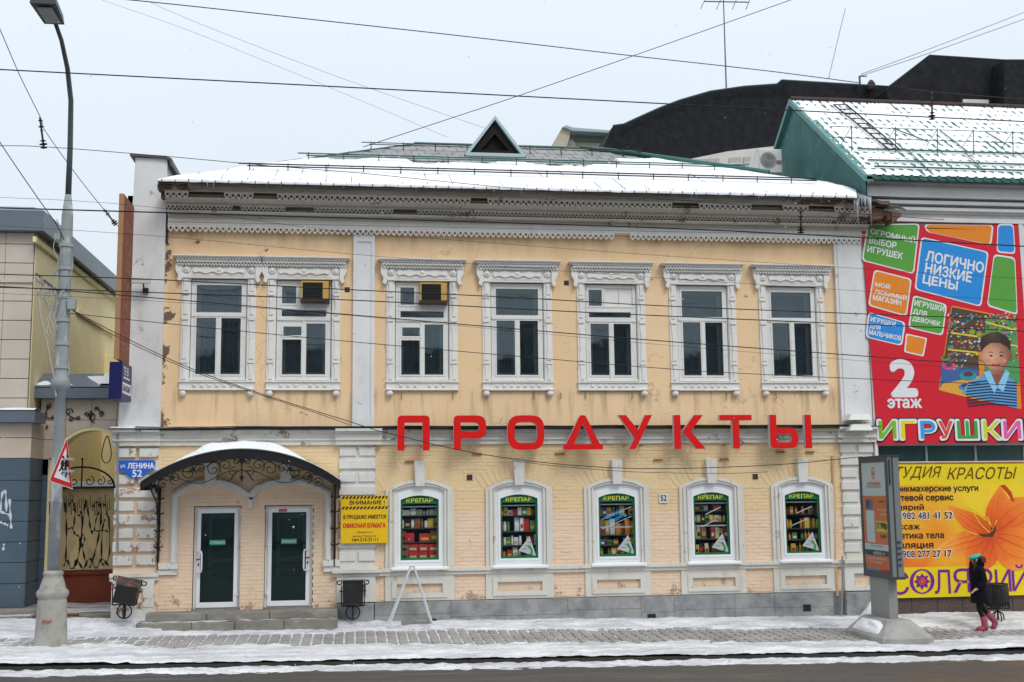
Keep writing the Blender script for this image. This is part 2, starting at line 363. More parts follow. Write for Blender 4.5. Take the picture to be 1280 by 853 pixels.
def text(body, parent, mat, x, y, z, w=None, h=None, size=1.0, bold=0.0, shear=0.0, align='L', depth=.003, name='lettering', rot=0.0, sp=1.0, line=1.0, M4=None):
    """flat printed lettering facing -Y, lower left corner (or centre) at x,z; fitted to width w and/or cap height h"""
    key = (body, shear, sp, line)
    if key not in _tc:
        c = bpy.data.curves.new('t', 'FONT'); c.body = body; c.shear = shear; c.space_character = sp; c.space_line = line; c.resolution_u = 5; c.fill_mode = 'NONE'
        o = bpy.data.objects.new('t', c); m = o.to_mesh()
        E_ = [(m.vertices[e.vertices[0]].co, m.vertices[e.vertices[1]].co) for e in m.edges]
        r_ = delaunay_2d_cdt([v.co.to_2d() for v in m.vertices], [tuple(e.vertices) for e in m.edges], [], 0, 1e-6)
        def ins(f):
            cx = sum(r_[0][i].x for i in f) / len(f); cy = sum(r_[0][i].y for i in f) / len(f); n_ = 0
            for a, b_ in E_:
                if (a.y > cy) != (b_.y > cy) and cx < a.x + (cy - a.y) * (b_.x - a.x) / (b_.y - a.y): n_ += 1
            return n_ % 2 == 1
        _tc[key] = ([v.copy() for v in r_[0]], [tuple(f) for f in r_[2] if ins(f)])
        o.to_mesh_clear(); bpy.data.objects.remove(o); bpy.data.curves.remove(c)
    vs, fs = _tc[key]
    x0 = min(v.x for v in vs); x1 = max(v.x for v in vs); y0 = min(v.y for v in vs); y1 = max(v.y for v in vs)
    sy = (h / (y1 - y0)) if h else None; sx = (w / (x1 - x0)) if w else None
    if sx is None: sx = sy if sy else size
    if sy is None: sy = sx
    W = (x1 - x0) * sx; ox = 0 if align == 'L' else -W / 2
    b = MB(); H_ = (y1 - y0) * sy; dl = [(0, 0)] if bold <= 0.012 else [(0, 0), (bold, 0), (-bold, 0), (0, bold), (0, -bold)]
    if bold > .055: dl += [(bold * .7, bold * .7), (-bold * .7, bold * .7), (bold * .7, -bold * .7), (-bold * .7, -bold * .7)]
    for q, (dx, dz) in enumerate(dl):
        pts = []
        for v in vs:
            a, c_ = (v.x - x0) * sx + ox + dx * H_, (v.y - y0) * sy + dz * H_
            pts.append((a * cos(rot) - c_ * sin(rot), -.00012 * q, a * sin(rot) + c_ * cos(rot)))
        b.add(pts, fs)
    o = b.build(name, mat, parent)
    if M4 is not None: o.matrix_local = M4 @ Matrix.Translation((x, y, z))
    else: o.location = (x, y, z)
    return o
GROUND = {}
# ============================================================= MAIN BUILDING
bld = thing('corner_shop_building', 'old two-storey peach building with white carved window frames under a snowy roof', 'building', (0, 0, 0))
UW = [-2.90, -1.115, 1.42, 3.51, 5.62, 7.72, 9.81]           # upper windows
LW = [1.365, 3.50, 5.65, 7.775, 9.87]                         # shop windows
DOORS = [(-3.31, -2.36), (-1.86, -.88)]
# --- upper wall and lower backing wall
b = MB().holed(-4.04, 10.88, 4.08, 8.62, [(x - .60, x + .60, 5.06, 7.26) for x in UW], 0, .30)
b.build('stucco_wall', M['upper'], bld)
holes = [(x - .54, x + .54, 1.12, 2.86) for x in LW] + [(a - .02, c + .02, .30, 2.45) for a, c in DOORS]
b = MB().holed(-4.9, 11.6, -.4, 3.74, holes, .007, .30)
b.build('brick_backing_wall', M['lower'], bld)
b = MB().holed(-4.9, 11.6, 3.7, 9.1, [(x - .62, x + .62, 5.0, 7.3) for x in UW], .30, .36, True); b.box(-4.9, -4.6, .3, 9, -.4, 9.1); b.box(11.4, 11.6, .3, 9, -.4, 9.1)
# dark rooms behind the openings
for x in UW:
    b.box(x - .9, x + .9, 1.2, 1.25, 4.8, 7.6)
b.build('inner_wall', M['room'], bld)
rm = MB()
for x in UW: rm.box(x - .62, x + .62, .9, .92, 5.0, 7.3)
# --- bricks of the ground floor
PITCH_Z, PITCH_X = .0775, .262
def arch_clip(x, xc, z):            # half width of the window surround plus soldier arch at height z
    hw = .725
    if z < 2.74: return hw
    R = 1.32; zc = 2.965 - R; Ro = R + .36
    if z - zc < Ro:
        h = sqrt(max(0, Ro * Ro - (z - zc) ** 2)); return min(h, .95) if z > 2.74 else hw
    return 0
def blockers(z):
    o = [(-4.9, -3.98), (-.42, .52), (10.80, 11.6)]
    if 1.0 < z < 3.36:
        for x in LW:
            h = arch_clip(0, x, z)
            if h > 0: o.append((x - h, x + h))
            if z < 3.34 and z > 2.8: o.append((x - .115, x + .115))
    if z < 1.0: o += [(x - .735, x + .735) for x in LW]
    if .97 < z < 1.13: o.append((.4, 11))
    if z < 2.46: o += [(a - .0, c + .0) for a, c in DOORS]
    if z < .33: o.append((-4.3, -.3))
    # white portal moulding
    if 1.05 < z < 1.36: o += [(-4.05, -3.6), (-.72, -.28)]
    if 1.3 < z < 2.75: o += [(-3.80, -3.60), (-.66, -.50)]
    if 2.69 <= z < 3.03:
        def half(xc, hw, top):
            t = (3.02 - z) / .33; return (xc - hw * sqrt(max(0, t)), xc + hw * sqrt(max(0, t)))
        o += [half(-2.98, .80, 3.0), half(-1.44, .88, 3.0)]
    if 2.55 < z < 3.32: o += [(-3.08, -2.88), (-1.54, -1.34)]
    if 2.4 < z < 2.69: o += [(-2.5, -1.8)]
    return o
full, part = [], []
row = 0; z = -.02
while z < 3.66:
    bz = blockers(z + .034); x = -4.0 - (row % 2) * PITCH_X / 2
    while x < 10.85:
        segs = [(x, x + PITCH_X - .012)]
        for a, c in bz:
            ns_ = []
            for s0, s1 in segs:
                if c <= s0 or a >= s1: ns_.append((s0, s1)); continue
                if s0 < a - .03: ns_.append((s0, a))
                if s1 > c + .03: ns_.append((c, s1))
            segs = ns_
        for s0, s1 in segs:
            if s0 > 0.4 and z < .44: continue
            if s0 < .4 and s0 > -.3: continue
            if s1 - s0 > PITCH_X - .02: full.append((s0, z))
            else: part.append((s0, s1, z))
        x += PITCH_X
    z += PITCH_Z; row += 1
bm1 = MB().cham(0, PITCH_X - .012, 0, .03, 0, PITCH_Z - .012, .004).mesh('brick', M['lower'])
random.Random(3).shuffle(full)
full.sort(key=lambda q: (q[0] - 0) ** 2 * .02 + (q[1] - 2.7) ** 2)
for x, z in full[:300]:
    place(bm1, 'brick', bld, (x, random.uniform(-.003, .004), z), (0, random.uniform(-.004, .004), 0))
b = MB()
for x, z in full[300:]: b.cham(x, x + PITCH_X - .012, random.uniform(-.004, .004), .03, z, z + PITCH_Z - .012, .004)
for s0, s1, z in part: b.cham(s0 + .002, s1 - .002, random.uniform(-.003, .004), .03, z, z + PITCH_Z - .012, .004)
b.build('brick', M['lower'], bld, kind='stuff')
# soldier arches over the shop windows: every brick a part
for xc in LW:
    R = 1.32; zc = 2.965 - R
    for i in range(-7, 8):
        a = i * .083
        if abs(i) < 1: continue
        vb = MB(); w0, w1 = .034 * 1.0, .043
        r0_, r1_ = R + .015, R + .34
        pts = [(xc + r0_ * sin(a) - w0 * cos(a), zc + r0_ * cos(a) + w0 * sin(a)), (xc + r0_ * sin(a) + w0 * cos(a), zc + r0_ * cos(a) - w0 * sin(a)),
               (xc + r1_ * sin(a) + w1 * cos(a), zc + r1_ * cos(a) - w1 * sin(a)), (xc + r1_ * sin(a) - w1 * cos(a), zc + r1_ * cos(a) + w1 * sin(a))]
        vb.prism(pts, random.uniform(-.006, .002), .03); vb.build('arch_brick', M['lower'], bld)
# --- plinth of grey stones
random.seed(11)
MB().box(.40, 11.6, -.03, .05, -.5, .42).build('plinth_core', M['plinth_dark'], bld)
x = .42
while x < 10.70:
    wd = random.choice([.9, 1.15, 1.35, 1.6, .75]); x2 = min(x + wd, 10.72)
    if x2 - x < .3: break
    zs_ = [-.5, random.uniform(.06, .16), .405]
    for a, c in zip(zs_[:-1], zs_[1:]):
        if random.random() < .35 and a < 0:
            pass
        MB().cham(x + .002, x2 - .002, -.075 + random.uniform(-.003, .003), .0, a + .002, c - .002, .005).build('plinth_stone', M['plinth'], bld)
    x = x2
MB().cham(10.74, 11.62, -.14, 0, -.5, .40, .012).build('plinth_stone', M['plinth'], bld)
MB().cham(-.40, .40, -.12, 0, -.5, .40, .012).build('plinth_stone', M['plinth'], bld)
MB().cham(-4.93, -4.0, -.09, 0, -.3, .14, .015).build('plinth_stone', M['step'], bld)
for x, z in ((1.62, -.10), (6.35, -.12), (9.85, .0)):
    MB().holed(x - .10, x + .10, z, z + .16, [(x - .085, x + .085, z + .01, z + .15)], -.082, -.02).build('vent_opening', M['plinth_dark'], bld)
    MB().box(x - .085, x + .085, -.078, -.076, z + .01, z + .15).build('vent_shade', M['cable'], bld)  # black plate stands in for the shade inside the vent
# --- string course under the shop windows, with broken front at the pilasters
for a, c, p in ((.52, 10.72, .10), (-.46, .56, .16), (10.74, 11.64, .16), (-4.95, -3.98, .10)):
    b = MB().box(a, c, -p, .02, 1.03, 1.105).box(a, c, -p * .6, .02, .955, 1.03); b.build('string_course', M['surround'], bld)
# --- apron panels below the windows
for xc in LW:
    b = MB().holed(xc - .73, xc + .73, .425, .955, [(xc - .48, xc + .48, .56, .78)], -.035, .012)
    b.holed(xc - .585, xc + .585, .485, .865, [(xc - .48, xc + .48, .585, .775)], -.06, -.03); b.build('apron_panel', M['surround'], bld)
for xc, m_, hw in ((.035, 'quoin2', .40), (11.18, 'quoin2', .42), (-4.48, 'quoin', .42)):
    b = MB().holed(xc - hw, xc + hw, .425, .955, [(xc - .2, xc + .2, .53, .80)], -.075, .012)
    b.build('pedestal_panel', M[m_], bld)
MB().box(-4.90, -4.02, -.06, .02, .12, .43).build('pedestal_panel', M['quoin'], bld)
# --- quoins: each block its own part
def quoins(xa, xb, mt, z_top, dx=0.0, proud=.06):
    z = z_top; k = 0; wd = xb - xa
    while z - .19 > 1.10:
        if k % 2 == 0:
            for a, c in ((xa, xa + wd * .46), (xa + wd * .54, xb)):
                MB().cham(a, c, -proud + random.uniform(-.006, .006), .02, z - .195, z, .012).build('quoin_block', M[mt], bld)
        else:
            MB().cham(xa - .01, xb + .01, -proud - .012, .02, z - .195, z, .012).build('quoin_block', M[mt], bld)
        z -= .275; k += 1
quoins(-4.90, -4.05, 'quoin', 3.66)
quoins(-.33, .42, 'quoin2', 3.66); MB().box(-.31, .40, -.025, .02, 1.1, 3.7).build('pilaster_ground', M['quoin2'], bld)
quoins(10.80, 11.58, 'quoin2', 3.66); MB().box(10.84, 11.56, -.025, .02, 1.1, 3.7).build('pilaster_ground', M['surround'], bld)
# --- belt between the storeys
def belt(a, c, e=0.0):
    b = MB().box(a, c, -.05 - e, .02, 3.70, 3.80).box(a, c, -.085 - e, .02, 3.80, 3.835).box(a, c, -.06 - e, .02, 3.835, 3.95)
    b.box(a, c, -.11 - e, .02, 3.95, 3.985).box(a, c, -.17 - e, .02, 3.985, 4.04)
    b.build('belt_course', M['white_stain'], bld)
belt(-4.02, -.42); belt(.56, 10.72); belt(-.42, .56, .08); belt(10.72, 11.62, .10); belt(-4.98, -4.02, .06)
b = MB().box(-5.02, -4.0, -.27, .02, 4.045, 4.06).box(-4.0, 10.7, -.20, .02, 4.045, 4.06).box(10.7, 11.7, -.28, .02, 4.045, 4.06); b.build('belt_flashing', M['flash'], bld)
C('yellow_strip', (.55, .42, .05)); x = -3.9
while x < 10.6:
    x2 = x + random.uniform(.3, 1.1)
    if random.random() < .6 and x > .5: MB().box(x, x2, -.183, -.17, 4.0, 4.035).build('yellow_tape', M['yellow_strip'], bld)
    x = x2 + random.uniform(.05, .4)
# --- upper pilasters and the firewall
MB().holed(-.07, .39, 4.06, 8.26, [(-.0, .32, 4.25, 8.1)], -.085, -.055).box(-.07, .39, -.056, .02, 4.06, 8.26).build('pilaster', M['pil'], bld)
MB().box(-.01, .33, -.06, -.056, 4.26, 8.09).build('pilaster_field', M['pil'], bld)
MB().box(10.86, 11.58, -.08, .02, 4.06, 8.40).box(10.93, 11.50, -.10, -.08, 4.15, 8.3).build('pilaster', M['pil'], bld)
b = MB(); nz, ny = 26, 3
fx = lambda z: (-4.87 + .18 * max(0, (z - 4.06)) / 5.8, -4.03)
for j in range(nz):
    z0, z1 = 4.06 + (9.84 - 4.06) * j / nz, 4.06 + (9.84 - 4.06) * (j + 1) / nz
    a0, c0 = fx(z0); a1, c1 = fx(z1)
    b.add([(a0, -.10, z0), (c0, -.10, z0), (c1, -.10, z1), (a1, -.10, z1), (a0, 2.6, z0), (c0, 2.6, z0), (c1, 2.6, z1), (a1, 2.6, z1)], [(0, 1, 2, 3), (0, 3, 7, 4), (1, 5, 6, 2), (4, 7, 6, 5)])
b.add([(-4.69, -.1, 9.84), (-4.03, -.1, 9.84), (-4.03, 2.6, 9.84), (-4.69, 2.6, 9.84)], [(0, 1, 2, 3)])
b.build('firewall', M['pil'], bld)
MB().prism([(-4.80, 9.86), (-4.1, 9.83), (-3.99, 9.79), (-3.96, 9.66), (-3.91, 9.66), (-3.93, 9.82), (-4.05, 9.875), (-4.80, 9.905)], -.17, 2.7).build('firewall_cap', M['flash'], bld)
MB().box(-4.04, -3.99, -.09, .01, 8.0, 9.3).build('wall_joint', M['rustdark'], bld)
# --- cornice
cor = 'cornice'
x0, x1 = -3.98, 11.62
MB().box(x0, x1, -.12, .02, 8.375, 8.62).box(x0, x1, -.145, -.12, 8.45, 8.47).build('frieze_board', M['wood'], bld)
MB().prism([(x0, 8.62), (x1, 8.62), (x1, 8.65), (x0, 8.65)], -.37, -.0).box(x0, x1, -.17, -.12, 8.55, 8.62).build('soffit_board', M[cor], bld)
MB().box(x0, x1 + .1, -.19, .02, 8.65, 8.80).box(x0, x1 + .1, -.36, -.19, 8.765, 8.80).build('cornice_board', M['cornice_rust'], bld)
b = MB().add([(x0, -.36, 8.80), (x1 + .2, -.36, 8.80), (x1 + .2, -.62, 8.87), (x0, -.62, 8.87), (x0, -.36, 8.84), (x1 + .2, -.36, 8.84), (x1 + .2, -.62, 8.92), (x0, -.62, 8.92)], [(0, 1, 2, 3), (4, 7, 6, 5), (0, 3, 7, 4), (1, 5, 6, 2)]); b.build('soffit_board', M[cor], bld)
MB().box(x0 - .1, x1 + .28, -.48, -.3, 8.87, 9.0).build('cornice_board', M['cornice_rust'], bld)
MB().box(x0 - .14, x1 + .34, -.68, -.4, 9.0, 9.045).box(x0 - .14, x1 + .34, -.72, -.3, 9.045, 9.12).build('gutter_board', M['cornice_rust'], bld)
def lace(y, z_top, drop, pitch, gaps, name='lace_trim', hole=True, sd=1, mt='cornice', xa=x0, xb=x1):
    rn = random.Random(sd); b = MB(); x = xa; gap = 0
    while x < xb - pitch:
        if gap > 0: gap -= 1
        elif rn.random() < gaps: gap = rn.randint(1, 7)
        if gap <= 0:
            c = x + pitch / 2; h = drop; q = pitch / 2
            # pierced drop: a notched diamond with a square hole
            o = [(c - q, z_top), (c - q, z_top - h * .30), (c - q * .92, z_top - h * .55), (c - q * .5, z_top - h * .8), (c, z_top - h), (c + q * .5, z_top - h * .8), (c + q * .92, z_top - h * .55), (c + q, z_top - h * .30), (c + q, z_top)]
            i = [(c - q * .45, z_top - h * .28), (c - q * .50, z_top - h * .36), (c - q * .52, z_top - h * .48), (c - q * .36, z_top - h * .62), (c, z_top - h * .74), (c + q * .36, z_top - h * .62), (c + q * .52, z_top - h * .48), (c + q * .50, z_top - h * .36), (c + q * .45, z_top - h * .28)]
            if hole: b.ring(o, i, y - .018, y)
            else: b.prism(o[::-1], y - .018, y)
        x += pitch
    b.box(xa, xb, y - .025, y, z_top, z_top + drop * .16)
    return b.build(name, M[mt], bld, kind='stuff')
lace(-.125, 8.385, .155, .121, .03, sd=4, mt='wood'); lace(-.345, 8.775, .115, .085, .02, sd=5); lace(-.635, 8.985, .145, .121, .09, sd=6)
# broken corner at the right end: rotten boards, slates and icicles
rn = random.Random(5)
for i in range(9):
    x = 11.3 + i * .09; z = 9.02 - i * .02
    p = MB().prism([(x, z - rn.uniform(.10, .34)), (x + .22, z - rn.uniform(.05, .25)), (x + .24, z), (x, z + .02)], -.66 + rn.uniform(0, .3), -.3); p.build('rotten_board', M['cornice_rust'], bld)
for i in range(7):
    x = 11.25 + i * .14; zz = 9.22 - i * .028
    MB().add([(x, -.85 + i * .02, zz - .1), (x + .26, -.82 + i * .02, zz - .15), (x + .3, -.2, zz + .10), (x, -.2, zz + .16), (x, -.85 + i * .02, zz - .07), (x + .26, -.82 + i * .02, zz - .12), (x + .3, -.2, zz + .13), (x, -.2, zz + .19)],
              [(0, 3, 2, 1), (4, 5, 6, 7), (0, 1, 5, 4), (1, 2, 6, 5), (2, 3, 7, 6), (3, 0, 4, 7)]).build('eave_slate', M['rustdark'] if i % 2 else M['flash'], bld)
# --- roof
SL = .45; E0 = (-.8, 9.17)
def rz(y): return E0[1] + (y - E0[0]) * SL
RL, RR, RY = 1.57, 6.31, 5.5
b = MB().add([(-4.05, -.8, rz(-.8)), (11.45, -.8, rz(-.8)), (11.45, .65, rz(.65)), (RR, RY, rz(RY)), (RL, RY, rz(RY)), (-4.05, -.8, rz(-.8) - .05), (11.45, -.8, rz(-.8) - .05)],
             [(0, 1, 2, 3, 4), (5, 6, 1, 0)])
b.add([(-4.05, -.8, 9.17), (RL, RY, rz(RY)), (-4.05, 11.8, 9.17), (RR, RY, rz(RY)), (11.45, 11.8, 9.17), (11.45, .65, rz(.65))], [(0, 1, 2), (1, 3, 4, 2), (3, 5, 4)])
b.add([(-4.05, -.78, 9.12), (11.45, -.78, 9.12), (11.45, .3, 9.12), (-4.05, .3, 9.12)], [(0, 3, 2, 1)])
b.build('roof', M['roofm'], bld)
# sheets of the bare top of the roof, each one a part
sheet = MB().box(0, .335, 0, .62, -.004, .012).mesh('roof_sheet', M['roofm'])
seamb = MB()
ang = math.atan(SL); cs = cos(ang)
def hipL(y): return -4.05 + (y + .8) * (RL + 4.05) / (RY + .8)
def hipR(y): return RR + (RY - y) * (11.45 - RR) / (RY - .65)
v = 2.6; r_ = 0
while v < RY - .05:
    x = hipL(v) + .3 + (r_ % 2) * .0
    xe = hipR(v + .5) - .3
    while x < xe:
        if x < 7.6: place(sheet, 'roof_sheet', bld, (x, v, rz(v) + .012 + random.uniform(0, .006)), (ang, 0, 0))
        seamb.tube([(x - .01, v, rz(v) + .035), (x - .01, v + .58, rz(v + .58) + .035)], .014, 4)
        x += .352
    v += .585; r_ += 1
seamb.build('roof_seam', M['roofm'], bld)
MB().tube([(RL - .05, RY, rz(RY) + .04), (RR, RY, rz(RY) + .04)], .04, 6).build('ridge_cap', M['green_metal'], bld)
pts = [(RR - .2, RY, rz(RY) + .07)] + [(hipR(y), y, rz(y) + .08) for y in (4.5, 3.5, 2.7, 1.9)]
MB().tube(pts, .065, 8).build('hip_cap', M['green_metal'], bld)
MB().tube([(RL, RY, rz(RY) + .03), (hipL(3.0), 3.0, rz(3.0) + .03), (hipL(1.4), 1.4, rz(1.4) + .03)], .03, 6).build('hip_cap', M['green_metal'], bld)
# dormer
dY = 3.62; zb = rz(dY) + .05; ax = 3.49; za = at(621, 151, dY).z
for s in (-1, 1):
    a0 = (ax + s * .70, zb - .03); a1 = (ax, za)
    nx_, nz_ = .07 * s, .05
    MB().hull([(a0[0], dY - .12, a0[1]), (a1[0], dY - .12, a1[1]), (a1[0], dY - .12, a1[1] + .10), (a0[0] + s * .10, dY - .12, a0[1])][:: s],
              [(a0[0], dY + 2.4, a0[1]), (a1[0], dY + 2.4, a1[1]), (a1[0], dY + 2.4, a1[1] + .10), (a0[0] + s * .10, dY + 2.4, a0[1])][:: s]).build('dormer_slope', C('dormer_rim', (.42, .55, .56), .4), bld)
MB().box(ax - .76, ax + .76, dY - .13, dY + .1, zb - .06, zb + .03).build('dormer_sill', M['dormer_rim'], bld)
C('dormer_wood', (.010, .006, .006), .8)
MB().ring([(ax - .62, zb + .03), (ax, za - .06), (ax + .62, zb + .03)], [(ax - .36, zb + .14), (ax, za - .36), (ax + .36, zb + .14)], dY - .02, dY + .06).build('dormer_frame', M['dormer_wood'], bld)
MB().prism([(ax - .60, zb + .03), (ax + .60, zb + .03), (ax, za - .06)], dY + .12, dY + .2).build('dormer_grille', M['dormer_wood'], bld)
ribs = MB(); x = -3.9
while x < 11.2:
    yt = 1.6 if x > hipL(1.6) else (x + 4.05) / (RL + 4.05) * (RY + .8) - .8
    if x > 9.5: yt = min(yt, 1.0)
    if yt > -.6: ribs.add([(x - .007, -.8, rz(-.8)), (x + .007, -.8, rz(-.8)), (x + .007, yt, rz(yt)), (x - .007, yt, rz(yt)), (x - .007, -.8, rz(-.8) + .066), (x + .007, -.8, rz(-.8) + .066), (x + .007, yt, rz(yt) + .066), (x - .007, yt, rz(yt) + .066)], [(4, 5, 6, 7), (0, 1, 5, 4), (1, 2, 6, 5), (3, 0, 4, 7)])
    x += .54
ribs.build('roof_seam', M['roofm'], bld, kind='stuff')
# snow guards: two rails and a row of brackets each
for (Y, xa, xb, mt, nm) in ((.42, -2.6, 10.7, 'cable', 1), (2.15, -1.4, 9.6, 'green_pipe', 2), (4.3, .1, 7.5, 'rustdark', 3)):
    g_ = thing('snow_guard', None, None, parent=bld)
    zz = rz(Y) + .13
    MB().tube([(xa, Y, zz + .07), (xb, Y, zz + .07)], .017 if nm < 3 else .013, 5).tube([(xa + .2, Y - .07, zz - .0), (xb, Y - .07, zz - .0)], .017 if nm < 3 else .013, 5).build('rail', M[mt], g_)
    br = MB().tube([(0, -.02, .09), (0, .0, -.1), (0, -.12, -.12)], .012, 4).mesh('bracket', M['rustdark'])
    x = xa + .25
    while x < xb: place(br, 'bracket', g_, (x, Y, zz)); x += .83
# roof snow: lumpy sheet that thins out near the ridge
def roof_snow():
    b = MB(); nx, ny = 330, 46; ymax = RY
    def f(u, v):
        y = -.90 + (ymax + .9) * v
        xa = -4.12 + max(0, (y + .8)) * (RL + 4.05) / (RY + .8); xb = min(11.35, hipR(y) - .02) if y > .4 else 11.5 - max(0, (-y)) * .45
        x = xa + (xb - xa) * u
        n_ = noise.noise(Vector((x * .8, y * .9, 3))) ; n2 = noise.noise(Vector((x * 3.1, y * 3.1, 9)))
        seam = abs(((x / .27) % 1) - .5) * 2
        h = .068 + .030 * n_ + .018 * n2 - .020 * max(0, seam - .9) * 10 * (.4 + n2)
        if y < -.6: h *= .55 + .45 * (y + .9) / .3
        if y < -.5: h -= .022 * max(0, seam - .75) * 4 * (1 - (y + .9) / .4)
        bare = (y - 2.35 - .55 * noise.noise(Vector((x * .9, 7, 1))) - (.9 if x > 6.2 else 0) * min(1, (x - 6.2))) 
        if x < 6.6 and bare > 0: h -= bare * .55 - .11 * max(0, n2)
        elif bare > 0: h -= max(0, bare - .8) * .5
        e_ = min(u * (xb - xa), (1 - u) * (xb - xa)); h *= min(1, .35 + e_ / .25)
        yy = y - (.03 if v == 0 else 0) + .018 * (noise.noise(Vector((x * 2, 0, 0)))) * (1 if y < -.7 else 0)
        return (x, yy, rz(y) + h)
    b.grid(nx, ny, f)
    # lip at the eave
    lip = MB(); 
    n0 = len(b.v)
    for i in range(nx + 1):
        p = b.v[i]; b.v.append((p[0], p[1] + .015, 9.115 - .012 * noise.noise(Vector((p[0] * 4, 1, 1)))))
    for i in range(nx): b.f.append((n0 + i, n0 + i + 1, i + 1, i))
    o = b.build('roof_snow', M['snow'], None, True)
    tag(o, 'thick snow lying along the roof of the peach building', None, None, 'stuff')
roof_snow()
# eave seams and drip edge
b = MB(); x = -4.0
while x < 11.3: b.box(x - .008, x + .008, -.93, -.80, 9.10, 9.16 + random.uniform(0, .02)); x += .27
b.box(-4.1, 11.4, -.86, -.7, 9.125, 9.15)
b.build('eave_drip', M['flash'], bld)
b = MB()
for i in range(16):
    x = 11.02 + rn.random() * .42; l_ = rn.uniform(.15, .75) if i < 12 else .2
    b.tube([(x, -.86, 9.16), (x, -.86, 9.14 - l_ * .4), (x + .004, -.86, 9.14 - l_)], [.030, .018, .002], 6)
for i in range(36):
    x = rn.uniform(-3.8, 11); b.tube([(x, -.9, 9.15), (x, -.9, 9.12 - rn.uniform(.02, .13))], [.009, .002], 5)
tag(b.build('icicles', M['ice'], None, True), 'icicles hanging from the eave at the right end of the peach building', None, None, 'stuff')

M['upper_room'] = plain('lit_look_upper_room', (.40, .47, .50), .95, .6, .9, 0)  # light inside the upper rooms is put into this pale bluish colour
